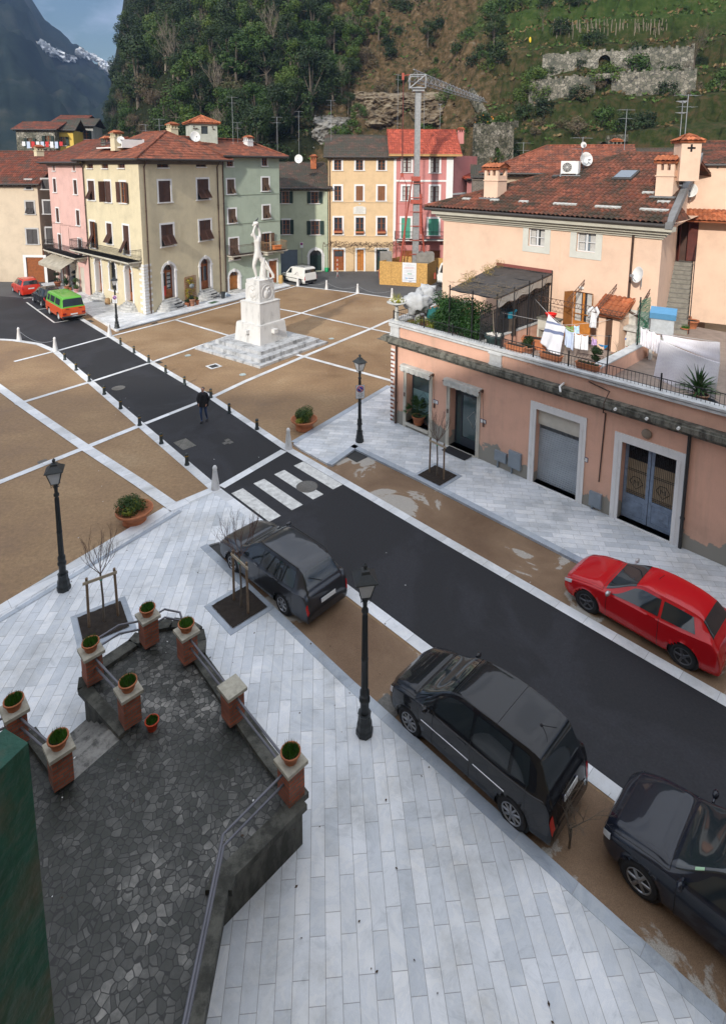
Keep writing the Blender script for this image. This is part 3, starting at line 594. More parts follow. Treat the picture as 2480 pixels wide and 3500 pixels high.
def chimney(B,W,s,d,zb,zt,w_=.6,dd=.6,mat=None,roofpart=None,tile=None,vents=2):
    m=MB().bb(s-w_/2,s+w_/2,d-dd/2,d+dd/2,zb,zt); m.bb(s-w_/2-.05,s+w_/2+.05,d-dd/2-.05,d+dd/2+.05,zt,zt+.07)
    for sx in (-1,0,1):
        for sy in (-1,1): m.bb(s+sx*(w_/2-.08)-.05,s+sx*(w_/2-.08)+.05,d+sy*(dd/2-.07)-.05,d+sy*(dd/2-.07)+.05,zt+.07,zt+.35)
    for sx in (-1,1): m.bb(s+sx*(w_/2-.07)-.045,s+sx*(w_/2-.07)+.045,d-.05,d+.05,zt+.07,zt+.35)
    m.bb(s-w_/2-.04,s+w_/2+.04,d-dd/2-.04,d+dd/2+.04,zt+.35,zt+.41)
    c=B.put(m,'chimney',mat,W,roofpart)
    t=MB(); e=.10; q=zt+.42
    tiled(t,(s-w_/2-e,d-dd/2-e,q),(s+w_/2+e,d-dd/2-e,q),(s+w_/2*.6,d,q+.22),(s-w_/2*.6,d,q+.22),.16,.2,.03)
    tiled(t,(s+w_/2+e,d+dd/2+e,q),(s-w_/2-e,d+dd/2+e,q),(s-w_/2*.6,d,q+.22),(s+w_/2*.6,d,q+.22),.16,.2,.03)
    for sg in (-1,1): t.poly([(s+sg*(w_/2+e),d-dd/2-e,q),(s+sg*(w_/2+e),d+dd/2+e,q),(s+sg*w_/2*.6,d,q+.22)])
    B.put(t,'chimney_cap',tile or TILEO,W,roofpart)
    return c
def archtrim(mb,a,b,c,d,t=.2,pr=.06,key=True,mi=0):
    r=(b-a)/2; zc=d-r; cx=(a+b)/2
    mb.bb(a-t,a,-pr,.02,c,zc,mi); mb.bb(b,b+t,-pr,.02,c,zc,mi)
    mb.bb(a-t-.05,a+.01,-pr-.04,.02,zc-.06,zc+.06,mi); mb.bb(b-.01,b+t+.05,-pr-.04,.02,zc-.06,zc+.06,mi)
    n=12
    for k in range(n):
        t0,t1=PI*k/n,PI*(k+1)/n; q=[]
        for y in (-pr,.02):
            for rr,tt in ((r,t0),(r+t,t0),(r+t,t1),(r,t1)): q.append((cx+rr*math.cos(tt),y,zc+.0+rr*math.sin(tt)))
        mb.add(q,[(0,1,2,3),(7,6,5,4),(0,4,5,1),(1,5,6,2),(2,6,7,3),(3,7,4,0)],mi)
    if key: mb.box((cx,-pr-.01,d+t/2),(.2,.09,t+.12),mi=mi,taper=1.25)
def archdoor(B,W,s,w_,z0,z1,wood,dep=.45,glass=True,trim=.2,steps=0,label=None,stepm=None,panels=False,rad=1.3,name='door'):
    a,b=s-w_/2,s+w_/2; f=MB(); archtrim(f,a,b,z0,z1,trim)
    r=w_/2; zc=z1-r
    for k in range(12):  # inner marble reveal
        t0,t1=PI*k/12,PI*(k+1)/12; p=(s+r*math.cos(t0),zc+r*math.sin(t0)); q=(s+r*math.cos(t1),zc+r*math.sin(t1))
        f.add([(p[0],-.01,p[1]-.004),(q[0],-.01,q[1]-.004),(q[0],dep,q[1]-.004),(p[0],dep,p[1]-.004)],[(0,1,2,3)])
    f.bb(a+.002,a+.012,0,dep,z0,zc); f.bb(b-.012,b-.002,0,dep,z0,zc)
    fr=B.put(f,name,WHITE_M,W,label=label)
    d=MB(); y=dep-.10; t=.09; a2,b2=a+.02,b-.02
    d.bb(a2,a2+t,y,y+.06,z0,zc); d.bb(b2-t,b2,y,y+.06,z0,zc); d.bb(a2,b2,y,y+.07,zc-.05,zc+.05); d.bb(s-.05,s+.05,y-.01,y+.06,z0,zc)
    for sx in (-1,1):
        x0,x1=(a2+t,s-.05) if sx<0 else (s+.05,b2-t)
        d.bb(x0,x1,y,y+.05,z0,z0+.22)
        if panels:
            d.bb(x0,x1,y+.015,y+.045,z0+.22,zc-.05)
            for q in range(4): d.bb(x0+.06,x1-.06,y-.004,y+.02,z0+.3+q*(zc-z0-.5)/4,z0+.2+(q+.82)*(zc-z0-.4)/4)
        else: d.bb(x0,x1,y,y+.05,z0+.22,z0+.75); d.bb(x0+.05,x1-.05,y-.012,y+.01,z0+.3,z0+.66); d.bb(x0,x1,y,y+.05,zc-.15,zc-.05)
    for k in range(1,6):
        an=PI*k/6; d.tube([(s,y+.02,zc),(s+(r-.03)*math.cos(an),y+.02,zc+(r-.03)*math.sin(an))],.018,4)
    arc=[(s+(r-.03)*math.cos(PI*k/12),y+.02,zc+(r-.03)*math.sin(PI*k/12)) for k in range(13)]; d.tube(arc,.035,4)
    B.put(d,'door_leaf',wood,W,fr)
    g=MB().poly([(a,dep-.03,z0),(b,dep-.03,z0)]+[(s+r*math.cos(PI*k/12),dep-.03,zc+r*math.sin(PI*k/12)) for k in range(13)])
    B.put(g,'pane',GLASS,W,fr,fix=False)
    if steps:
        st=MB(); hs_=z0/steps
        for k in range(steps):
            rr=rad-(rad-w_/2-.15)*k/max(1,steps-1)*.9; n=14
            pts=[(s+rr*math.cos(PI+PI*q/n),max(-1.0-.0*k,rr*.85*math.sin(PI+PI*q/n))*(1-.22*k)) for q in range(n+1)]
            st.prism(pts,.10+k*(z0-.10)/steps,.10+(k+1)*(z0-.10)/steps)
        B.put(st,'doorstep',STEPM,W,fr)
    return fr
def balcony(B,W,s0,s1,z,dep=1.0,h=.95,kind='bars',mat=None,slab=None,name='balcony'):
    m=MB().bb(s0,s1,-dep,0,z-.14,z); m.bb(s0-.05,s1+.05,-dep-.05,0,z-.06,z+.0)
    for k in range(max(2,int((s1-s0)/1.6))): x=s0+.3+k*(s1-s0-.6)/max(1,int((s1-s0)/1.6)-1); m.bb(x-.08,x+.08,-dep*.7,0,z-.42,z-.14)
    b=B.put(m,name,slab or PALEST,W)
    r=MB(); pth=[(s0,0,0),(s0,-dep+.05,0),(s1,-dep+.05,0),(s1,0,0)]
    for zz,rad in ((z+h,.022),(z+.08,.015),(z+h-.12,.012)): r.tube([(p[0],p[1],zz) for p in pth],rad,4)
    for p,q in zip(pth[:-1],pth[1:]):
        P,Q=Vector(p),Vector(q); L_=(Q-P).length; n=max(2,int(L_/.12))
        for k in range(n+1):
            c=P+(Q-P)*k/n
            if kind=='bars': r.tube([(c.x,c.y,z+.05),(c.x,c.y,z+h)],.009,4,cap=False)
            else:
                r.tube([(c.x,c.y,z+h*.42),(c.x,c.y,z+h)],.009,4,cap=False)
                d=(Q-P).normalized()*.11; o=Vector((d.y,-d.x,0))*.6
                r.tube([(c.x-d.x/2,c.y-d.y/2,z+.08),(c.x+o.x*.6,c.y+o.y*.6,z+h*.25),(c.x-d.x/2,c.y-d.y/2,z+h*.42)],.009,4,cap=False)
                r.tube([(c.x+d.x/2,c.y+d.y/2,z+.08),(c.x-o.x*.3,c.y-o.y*.3,z+h*.25),(c.x+d.x/2,c.y+d.y/2,z+h*.42)],.009,4,cap=False)
    B.put(r,'railing',mat or IRONB,W,b)
    return b
def pxop(W,q,grow=0):
    "photo box (zoom fn,x0,y0,x1,y1) -> s,z,w,h on wall W"
    f,x0,y0,x1,y1=q; ym=(y0+y1)/2; xm=(x0+x1)/2
    a=W.sz(f(x0,ym))[0]; b=W.sz(f(x1,ym))[0]; t=W.sz(f(xm,y0))[1]; c=W.sz(f(xm,y1))[1]
    return (a+b)/2,(t+c)/2,abs(b-a)+grow,abs(t-c)
def box_shell(B,W,s0,s1,dep,z0,z1,mat,front=None,label=None):
    "side and back walls + top plate behind a holed front"
    m=MB(); m.add([(s0,0,z0),(s0,dep,z0),(s1,dep,z0),(s1,0,z0),(s0,0,z1),(s0,dep,z1),(s1,dep,z1),(s1,0,z1)],[(0,1,5,4),(1,2,6,5),(2,3,7,6),(4,5,6,7)])
    if front is not None: holed(m,s0,s1,z0,z1,front)
    return B.put(m,'wall',mat,W,label=label)
def antenna(p,h,label,arms=4,rz=0,dish=False):
    t=thing('television_antenna',label,'antenna',p,rz,'television antennas on the roofs')
    MB().tube([(0,0,0),(0,0,h)],.022,5).build('mast',ZINC,t)
    a=MB()
    for zz,L_ in ((h-.05,1.1),(h-.6,.8)):
        a.tube([(-L_/2,0,zz),(L_/2,0,zz)],.012,4)
        for k in range(arms+2): x=-L_/2+k*L_/(arms+1); a.tube([(x,-.28+.03*k,zz),(x,.28-.03*k,zz)],.007,4)
    a.build('aerial',ZINC,t); return t
def dish(p,r,label,yaw=0,tilt=30,mast=.5):
    t=thing('satellite_dish',label,'satellite dish',p,yaw,'satellite dishes on roofs and walls')
    M=Matrix.Translation((0,-.12,mast))@Matrix.Rotation(R(90-tilt),4,'X')
    m=MB(); n=20
    m.lathe([(.001,0),(r*.4,.02*r/.4),(r*.75,.07*r/.4),(r,.13*r/.4),(r*1.02,.13*r/.4),(r*.75,.055*r/.4),(.001,-.02)],n=n); m.xf(M@Matrix.Scale(1.1,4,(0,1,0))); m.build('reflector',WHITEP,t)
    a=MB().tube([M@Vector((0,-r*1.0,.05)),M@Vector((0,-r*.35,r*1.15))],.014,5); a.box(M@Vector((0,-r*.3,r*1.15)),(.09,.12,.09)); a.build('feed_arm',pm('grey_plastic',(.25,.25,.26),.5,.1),t)
    MB().tube([(0,0,0),(0,0,mast),M@Vector((0,0,-.01))],.025,6).build('bracket',ZINC,t)
    return t
# ------------------------------------------------------------------ houses round the square
def mk(B,W,lst,**kw):
    for q in lst:
        q=list(q); k=q[5]; ex=dict(q[6]) if len(q)>6 else {}
        s_,z_,w_,h_=pxop(W,q[:5]); w_=ex.pop('w',w_); h_=ex.pop('h',h_); d=dict(kw); d.update(ex); window(B,W,s_,z_,w_,h_,k,**d)
def ops_of(W,lst):
    r=[]
    for q in lst:
        s_,z_,w_,h_=pxop(W,q[:5]); ex=dict(q[6]) if len(q)>6 else {}; w_=ex.get('w',w_); h_=ex.get('h',h_); r.append((s_-w_/2,s_+w_/2,z_-h_/2,z_+h_/2))
    return r
# --- cream corner house
YA=(-17.82,46.29); YB=(-25.5,53.16); YC=(-13.19,54.81); GD=(-8.61,59.73)
WL,WR=Wall(YB,YA),Wall(YA,YC)
B=Bld('corner_house','tall cream corner house with brown shutters, arched shop doors and hipped red tile roof','house',YA)
CREAM=stucco('cream_stucco',(.60,.53,.37),.32,None,(.33,.27,.16),lowdirt=1.0)
wl=[(z1,427,965,467,1005,'D',dict(grille=True,trim=.0)),(z1,530,963,572,1005,'D',dict(grille=True,trim=0)),(z1,642,960,688,1003,'D',dict(grille=True,trim=0)),
 (z1,436,1092,480,1225,'FL'),(z1,540,1095,608,1240,'H',dict(w=1.05)),(z1,655,1100,700,1245,'O',dict(w=1.0)),
 (z1,440,1375,498,1555,'OR',dict(w=1.05)),(z1,562,1388,605,1528,'F',dict(w=1.0)),(z1,680,1403,722,1600,'FL',dict(w=1.0))]
wr=[(z1,912,957,990,1000,'D',dict(grille=True,trim=0)),(z1,1182,955,1250,995,'D',dict(grille=True,trim=0)),(z1,922,1092,1005,1240,'S'),(z1,1190,1080,1268,1222,'F'),(z1,940,1395,1025,1545,'F'),(z1,1205,1365,1285,1505,'F')]
def archop(W,f,x0,y0,x1,zb): 
    a=W.sz(f(x0,y0+60))[0]; b=W.sz(f(x1,y0+60))[0]; t=W.sz(f((x0+x1)/2,y0))[1]; return (min(a,b),max(a,b),zb,t,1)
aL=[archop(WL,z4,482,60,528,.75),archop(WL,z4,583,82,628,1.35),archop(WL,z4,690,112,740,.75)]
aR=[archop(WR,z4,955,105,1030,.95),archop(WR,z4,1212,65,1280,.95)]
aL=[((o[0]+o[1])/2-.62,(o[0]+o[1])/2+.62,*o[2:]) for o in aL]; aR=[((o[0]+o[1])/2-.66,(o[0]+o[1])/2+.66,*o[2:]) for o in aR]
m=MB(); holed(m,0,WL.len,0,12.75,ops_of(WL,wl)+aL,.45 if 0 else .2); m.xf(WL.M()); m2=MB(); holed(m2,0,WR.len,0,12.75,ops_of(WR,wr)+aR,.2); m2.xf(WR.M()); m.join(m2)
X=Vector(YB)+Vector(YC)-Vector(YA) if False else Vector((YB[0]+YC[0]-YA[0],YB[1]+YC[1]-YA[1],0))
for a,b in ((YB,X),(X,YC)): m.add([(a[0],a[1],0),(b[0],b[1],0),(b[0],b[1],12.75),(a[0],a[1],12.75)],[(0,1,2,3)])
m.poly([(q[0],q[1],12.7) for q in (YA,YC,X,YB)])
B.put(m,'wall',CREAM)
mk(B,WL,wl); mk(B,WR,wr)
archdoor(B,WL,(aL[0][0]+aL[0][1])/2,1.24,.75,aL[0][3],REDW,steps=4,label='wooden arched door at the left end of the cream house'); archdoor(B,WL,(aL[2][0]+aL[2][1])/2,1.24,.75,aL[2][3],REDW,steps=4,label='wooden arched door beside the quoined corner')
s_=(aL[1][0]+aL[1][1])/2; f=MB(); archtrim(f,s_-.62,s_+.62,1.35,aL[1][3],.2); f.bb(s_-.9,s_+.9,-.12,.02,1.22,1.35); fr=B.put(f,'window',WHITE_M,WL)
B.put(MB().poly([(s_-.62,.3,1.35),(s_+.62,.3,1.35),(s_+.62,.3,aL[1][3]-.3),(s_,.3,aL[1][3]),(s_-.62,.3,aL[1][3]-.3)]),'pane',GLASS,WL,fr,fix=False)
g=MB()
for k in range(9): g.tube([(s_-.55+k*.137,.1,1.35),(s_-.55+k*.137,.1,aL[1][3]-.25)],.012,4)
for k in range(10): g.tube([(s_-.6,.1,1.6+k*.22),(s_+.6,.1,1.6+k*.22)],.012,4)
B.put(g,'grille',IRONB,WL,fr)
shopm=pm('shop_display',(.30,.33,.34),.5,.9,9,col2=(.6,.5,.45))
for k,o in enumerate(aR):
    fr=archdoor(B,WR,(o[0]+o[1])/2,1.32,.95,o[3],REDW,steps=5,rad=1.55,label=['glazed shop door with goods and a red notice on display','glazed shop door nearer the green house'][k])
    if k==0:
        d=MB(); c=(o[0]+o[1])/2
        for q in range(5): d.bb(c+.05,c+.5,.39,.40,1.5+q*.36,1.72+q*.36)
        B.put(d,'display',shopm,WR,fr); B.put(MB().bb(c-.56,c-.1,.33,.345,1.2,2.05),'red_notice',pm('red_paper',(.5,.03,.02),.6,.1),WR,fr)
    v=MB()
    for q in range(2): v.bb((o[0]+o[1])/2-.5,(o[0]+o[1])/2+.3,-1.36+q*.26,-1.33+q*.26,.36+q*.24,.46+q*.24)
    B.put(v,'vent_slot',BLACKISH,WR,fr)
# quoins
q=MB()
for k in range(17):
    z=.15+k*.245; wl_,wr_=((.75,.35) if k%2 else (.35,.75)); h=.20
    m_=MB().bb(WL.len-wl_,WL.len+.04,-.05,.01,z,z+h).xf(WL.M()); q.join(m_); m_=MB().bb(-.04,wr_,-.05,.01,z,z+h).xf(WR.M()); q.join(m_)
B.put(q,'quoins',WHITE_M)
pipe(B,WR,WR.sz(z1(826,1200))[0],.1,12.5); pipe(B,WR,WR.sz(z1(1330,1200))[0],.1,12.5); pipe(B,WL,.12,.1,12.4)
balcony(B,WL,WL.sz(z1(400,1540))[0]-.2,WL.len-.25,WL.sz(z4(770,75))[1]-.05,1.15,.95,'ornate')
def ov(q,c,k): return Vector((q[0],q[1],0))+(Vector((q[0],q[1],0))-c).normalized()*k
cc=Vector(((YA[0]+X[0])/2,(YA[1]+X[1])/2,0)); ze=12.78
Ae,Ce,Be,Xe=[ov(p_,cc,1.0)+Vector((0,0,ze)) for p_ in (YA,YC,YB,X)]
ap=at_y(z1(975,752),53.6); ap2=ap+Vector((-3.2,2.8,.0))
m=MB(); tiled(m,Ae,Ce,ap,ap,.27,.42); tiled(m,Be,Ae,ap,ap2,.27,.42); tiled(m,Ce,Xe,ap2,ap,.27,.42,sub=2); tiled(m,Xe,Be,ap2,ap2,.27,.42,sub=2); ridge(m,[Ae,ap],.11); ridge(m,[ap,ap2],.11); ridge(m,[Ce,ap],.11)
rf=B.put(m,'roof',TILE)
s=MB()
for a,b in ((Be,Ae),(Ae,Ce)):
    s.tube([a-Vector((0,0,.04)),b-Vector((0,0,.04))],.08,8)
B.put(s,'gutter',GUTTER,None,rf)
s=MB(); s.poly([ov(p_,cc,.9)+Vector((0,0,ze-.12)) for p_ in (YA,YC,X,YB)]); s.add([ov(p_,cc,.12)+Vector((0,0,h)) for h in (ze-.42,ze-.13) for p_ in (YA,YC,X,YB)],[(0,1,5,4),(3,0,4,7),(0,1,2,3)]); B.put(s,'eaves',pm('eaves_wood',(.14,.12,.10),.8,.2),None,rf)
# glazed roof terrace cut in the left slope
t0=at_y(z1(640,850),49.6); M=Matrix.Translation((-21.5,51.8,13.75))@Matrix.Rotation(WL.rz,4,'Z')
m=MB().bb(-2.6,2.2,-.9,1.1,0,.10); m.bb(-2.7,2.3,1.0,1.12,0,.75); m.bb(2.2,2.32,-.9,1.1,0,.7); m.xf(M); B.put(m,'roof_terrace',WHITEP,None,rf)
m=MB().box((-.2,.2,.62),(4.9,1.5,.06),rx=R(14)); m.xf(M); B.put(m,'roof_glazing',m_glass('smoked_glass',(.05,.04,.04),.15),None,rf)
def chim(B,p,y,w_,h,mat,rf,rz=R(50)):
    q=at_y(p,y); W=Wall((q.x,q.y),(q.x+math.cos(rz),q.y+math.sin(rz))); chimney(B,W,0,0,q.z-.6,q.z+h,w_,w_,mat,rf)
chim(B,z1(1018,745),54.5,.75,.15,CREAM,rf); chim(B,z1(632,835),50.5,.75,.5,CREAM,rf); chim(B,z1(565,840),56,.8,.15,GREYSTONE,rf)
dish(at_y(z1(663,862),50),.30,'white satellite dish on the cream house roof by the glazed terrace',R(25),20,.6)
antenna(at_y(z1(930,760),55),1.3,'small antenna left of the apex chimney of the cream house',4,.4); antenna(at_y(z1(835,790),56),1.2,'small antenna between two left chimneys of the cream house',3,1.1)
# --- green house with roof turret
GREEN=stucco('sage_stucco',(.35,.41,.33),.35,None,(.2,.22,.17),lowdirt=1.3)
W=WG=Wall(YC,GD); B=Bld('green_house','tall sage green house with marble framed windows and roof turret, joined to cream house','house',YC)
BR2=pm('umber_shutter',(.105,.062,.038),.6,.2,3)
wg=[(z1,1393,932,1437,992,'W',dict(trim=.07)),(z2,110,930,148,988,'W',dict(trim=.07)),(z1,1397,1082,1447,1183,'FR'),(z2,112,1070,160,1162,'FR'),(z1,1405,1287,1457,1385,'FR'),(z2,118,1263,165,1353,'FR'),(z1,1415,1490,1475,1640,'FR'),(z2,125,1455,172,1600,'O')]
ga=[(WG.sz(z4(1447,225))[0]-.6,WG.sz(z4(1447,225))[0]+.6,.25,WG.sz(z4(1447,155))[1],1)]
gb=(5.15,6.2,.2,2.6)
m=MB(); holed(m,0,WG.len,0,13.15,ops_of(WG,wg)+ga+[gb]); m.add([(WG.len,0,0),(WG.len,9,0),(0,9,0),(WG.len,0,13.15),(WG.len,9,13.15),(0,9,13.15),(0,0,13.15)],[(0,1,4,3),(1,2,5,4),(3,4,5,6)])
B.put(m,'wall',GREEN,W); mk(B,W,wg,shut=BR2,trim=.14)
archdoor(B,W,(ga[0][0]+ga[0][1])/2,1.2,.25,ga[0][3],ORW,glass=False,steps=2,panels=True,label='honey coloured arched door of the green house')
f=MB(); f.bb(5.0,5.15,-.04,.02,.2,2.6); f.bb(6.2,6.35,-.04,.02,.2,2.6); f.bb(5,6.35,-.04,.02,2.6,2.78); fr=B.put(f,'door',WHITE_M,W); d=MB().bb(5.15,6.2,.1,.15,.2,2.6); [d.bb(5.25+k*.48,5.6+k*.48,.08,.1,.4+q*1.1,1.3+q*1.1) for k in range(2) for q in range(2)]; B.put(d,'door_leaf',REDW,W,fr)
s=MB(); 
for zz in (WG.sz(z2(100,1182))[1],WG.sz(z2(100,1375))[1]): s.bb(0,WG.len,-.05,.0,zz-.06,zz)
B.put(s,'string_course',pm('sage_trim',(.30,.36,.28),.8,.1),W)
balcony(B,W,.15,3.1,3.75,.9,.95,'bars',IRONR); balcony(B,W,4.2,6.75,3.75,1.1,.95,'bars',pm('tan_railing',(.35,.22,.12),.6,.1))
pipe(B,W,-.05,.2,12.9)
m=MB(); a,b=WG.pt(-.3,13.2,.65),WG.pt(WG.len+.75,13.2,.65); c,d=WG.pt(WG.len-1.4,14.9,-3.7),WG.pt(-1.8,15.0,-4.5)
tiled(m,a,b,c,d,.27,.42); tiled(m,b,WG.pt(WG.len+.75,13.2,-8),c,c,.27,.42); ridge(m,[b,c],.11); ridge(m,[d,c],.11); rf=B.put(m,'roof',TILE)
s=MB().bb(0,WG.len+.5,-.55,.1,13.02,13.1); B.put(s,'eaves',pm('eaves_wood',(.14,.12,.10),.8,.2),W,rf)
B.put(MB().tube([a-Vector((0,0,.05)),b-Vector((0,0,.05))],.08,8),'gutter',GUTTER,None,rf)
# turret
tb=at_y(z1(1222,835),57.0); tw_=2.5; rz=R(28)
TW=Wall((tb.x-math.cos(rz)*tw_/2+.3,tb.y-math.sin(rz)*tw_/2),(tb.x+math.cos(rz)*tw_/2+.3,tb.y+math.sin(rz)*tw_/2))
ttop=TW.sz(z1(1240,690))[1]; m=MB(); holed(m,0,tw_,tb.z-1.5,ttop,[(.95,1.6,ttop-1.05,ttop-.3)]); m.add([(0,0,tb.z-1.5),(0,tw_,tb.z-1.5),(tw_,tw_,tb.z-1.5),(tw_,0,tb.z-1.5),(0,0,ttop),(0,tw_,ttop),(tw_,tw_,ttop),(tw_,0,ttop)],[(0,1,5,4),(1,2,6,5),(2,3,7,6)])
tt=B.put(m,'turret',pm('turret_render',(.42,.44,.38),.9,.2,1.5),TW)
B.put(MB().add([(.9,.15,ttop-1.1),(1.65,.15,ttop-1.1),(1.65,.15,ttop-.25),(.9,.15,ttop-.25)],[(0,1,2,3)]),'pane',GLASS,TW,tt,fix=False)
hb=MB(); 
for x in (.28,2.05): hb.bb(x-.06,x+.06,-.01,.02,ttop-.45,ttop-.3)
for x in (.25,.5,2.1): hb.box((x,-.07,ttop-.55),(.16,.14,.07))
B.put(hb,'pigeon_hole',COPPER,TW,tt)
m=MB(); e=.28; zz=ttop
P=[Vector((-e,-e,zz)),Vector((tw_+e,-e,zz)),Vector((tw_+e,tw_+e,zz)),Vector((-e,tw_+e,zz))]; apx=Vector((tw_/2,tw_/2,zz+.75))
for k in range(4): tiled(m,P[k],P[(k+1)%4],apx,apx,.25,.35,.045)
for k in range(4): ridge(m,[P[k],apx],.08)
B.put(m,'turret_roof',TILEO,TW,tt)
dish(at_y(z1(1172,825),55.2),.46,'large square-set white dish leaning against the roof turret',R(35),15,.5)
chim(B,z2(18,855),60.2,.7,.5,WHITE_M,rf)
antenna(at_y(z1(1440,838),58.5),4.6,'tall thin whip aerial right of the roof turret',1,.3); antenna(at_y(z1(1472,838),60),2.2,'short antenna just right of the tall whip aerial',3,.8)
antenna(at_y(z2(220,882),60.5),3.4,'antenna on the right end of the green house roof',3,.2)
# --- pale green low house
W=WP=Wall((-10.6,66.0),(-4.12,67.14)); B=Bld('pale_green_house','low pale green house with old dark tiles, recessed between green and orange houses','house',(-10.6,66.0))
PGREEN=stucco('pale_green_stucco',(.40,.44,.33),.25,None,(.22,.22,.17))
wp=[(z2,250,1165,300,1248,'D'),(z2,452,1168,503,1248,'W'),(z2,255,1363,305,1463,'D'),(z2,453,1370,510,1465,'W')]
gs=WP.sz(z5(290,60))[0]; ds=WP.sz(z5(485,60))[0]; dt=WP.sz(z5(485,8))[1]; gt=WP.sz(z5(290,8))[1]
m=MB(); holed(m,0,WP.len,0,9.75,ops_of(WP,wp)+[(gs-1.35,gs+1.15,0,gt),(ds-.72,ds+.72,.1,dt,1)]); m.add([(WP.len,0,0),(WP.len,7,0),(0,7,0),(WP.len,0,9.75),(WP.len,7,9.75),(0,7,9.75),(0,0,0),(0,0,9.75)],[(0,1,4,3),(1,2,5,4),(3,4,5,7),(2,6,7,5)])
B.put(m,'wall',PGREEN,W); mk(B,W,wp,shut=DKGREEN)
for q in wp:
    s_,z_,w_,h_=pxop(W,q[:5])
    for sd,x in ((1,s_-w_/2),(-1,s_+w_/2)): B.put(leaf(w_*.5,h_,x-sd*.03,z_-h_/2,R(172),sd,-.05),'shutter',DKGREEN,W)
g=MB()
for k in range(int(gt/.11)): g.box((gs-.1,.08,.06+k*.11),(2.5,.035,.10),rx=R(10))
B.put(g,'garage_shutter',pm('blue_grey_shutter',(.16,.20,.25),.5,.12,2),W)
archdoor(B,W,ds,1.44,.1,dt,DKGREEN,glass=False,panels=True,trim=.28,steps=0,label='dark green panelled arched door in a white surround')
roof(B,W,.9,WP.len,0,6.5,9.8,2.9,.5,'shed',TILED,sub=4); roof_=None
# blocked lean-to piece with pinkish side wall beside the green house
m=MB().add([(.2,-2.2,8.8),(.2,3,11.9),(.2,3,8),(.2,-2.2,8),(.4,-2.2,8.8),(.4,3,11.9),(.4,3,8),(.4,-2.2,8)],[(0,1,2,3),(4,5,6,7),(0,1,5,4),(0,3,7,4)]); B.put(m,'side_parapet',pm('faded_pink_render',(.42,.27,.22),.9,.2),W)
chim(B,z2(470,975),72,.7,.5,TILEO,None,0)
antenna(at_y(z2(370,915),70.5),5.2,'leaning antenna above a round dish on the pale green house',2,.1); dish(at_y(z2(368,975),67.2),.45,'round white dish on the roof between the green houses',0,10,.55)
antenna(at_y(z2(592,860),70),5.5,'thin antenna left end of the orange house roof',2,.3)
# --- orange house
W=WO=Wall((-4.03,67.14),(3.9,67.30)); B=Bld('orange_house','three storey apricot house with old brown tiles and a marble plaque, vine over the doors','house',(-4.03,67.14))
ORNG=stucco('apricot_stucco',(.62,.45,.27),.35,None,(.35,.24,.13))
wo=[(z2,612,948,662,1018,'W'),(z2,763,948,812,1018,'W'),(z2,916,948,966,1018,'W'),(z2,614,1128,662,1230,'W'),(z2,763,1128,812,1230,'S'),(z2,914,1128,965,1230,'S'),
 (z2,613,1347,668,1465,'W'),(z2,762,1347,817,1467,'W'),(z2,912,1347,968,1468,'W')]
dO=[(z5,608,5,680,145),(z5,770,12,817,150),(z5,903,5,980,155)]; wid=7.55
dop=[]; 
for q in dO: s_,z_,w_,h_=pxop(WO,q); dop.append((s_-w_/2,s_+w_/2,.12,max(2.6,z_+h_/2)))
m=MB(); holed(m,0,wid,0,13.3,ops_of(WO,wo)+dop); m.add([(wid,0,0),(wid,9,0),(0,9,0),(wid,0,13.3),(wid,9,13.3),(0,9,13.3),(0,0,0),(0,0,13.3)],[(0,1,4,3),(1,2,5,4),(3,4,5,7),(2,6,7,5)])
B.put(m,'wall',ORNG,W); mk(B,W,wo,shut=pm('chestnut_shutter',(.20,.08,.03),.5,.2),trim=.20)
for i,(a,b,c,d) in enumerate(dop):
    f=MB(); t=.2; f.bb(a-t,a,-.05,.02,0,d); f.bb(b,b+t,-.05,.02,0,d); f.bb(a-t,b+t,-.05,.02,d,d+t); fr=B.put(f,'door',WHITE_M,W)
    l=MB().bb(a,b,.1,.15,c,d); n=2 if b-a>.95 else 1
    for k in range(n):
        x0=a+(b-a)*k/n+.07; x1=a+(b-a)*(k+1)/n-.07
        for q in range(3): l.bb(x0,x1,.07,.1,c+.12+q*(d-c)/3,c+(q+1)*(d-c)/3-.06)
    B.put(l,'door_leaf',[REDW,ORW,DKGREEN][i],W,fr)
    if i!=1: B.put(MB().bb(a+.12,b-.12,.055,.075,d-.85,d-.2),'pane',GLASS,W,fr)
s=MB()
for zz in (WO.sz(z2(700,1238))[1],WO.sz(z2(700,1475))[1]): s.bb(0,wid,-.06,0,zz-.08,zz)
B.put(s,'string_course',pm('apricot_trim',(.6,.45,.28),.8,.1),W)
# flower boxes and railings in front of the first floor windows
for q in wo[6:]:
    s_,z_,w_,h_=pxop(W,q[:5]); r=MB()
    for k in range(9): r.tube([(s_-w_/2+k*w_/8,-.1,z_-h_/2),(s_-w_/2+k*w_/8,-.1,z_-h_/2+.5)],.01,4)
    r.tube([(s_-w_/2,-.1,z_-h_/2+.5),(s_+w_/2,-.1,z_-h_/2+.5)],.016,4); B.put(r,'window_rail',IRONB,W)
PLQ=pm('plaque_marble',(.62,.61,.57),.6,.1,4)
a=WO.sz(z2(745,1300))[0]; b=WO.sz(z2(832,1300))[0]; c=WO.sz(z2(788,1322))[1]; d=WO.sz(z2(788,1268))[1]
m=MB().prism([(a,c),(b,c),(b,d-.15),((a+b)/2+.35,d),((a+b)/2-.35,d),(a,d-.15)],0,.06); m.xf(Matrix.Rotation(R(90),4,'X')); pq=B.put(m,'plaque',PLQ,W)
m=MB(); 
for k in range(6): m.bb(a+.25+.06*(k%2),b-.25-.05*((k+1)%3),-.068,-.062,c+.16+k*.13,c+.185+k*.13)
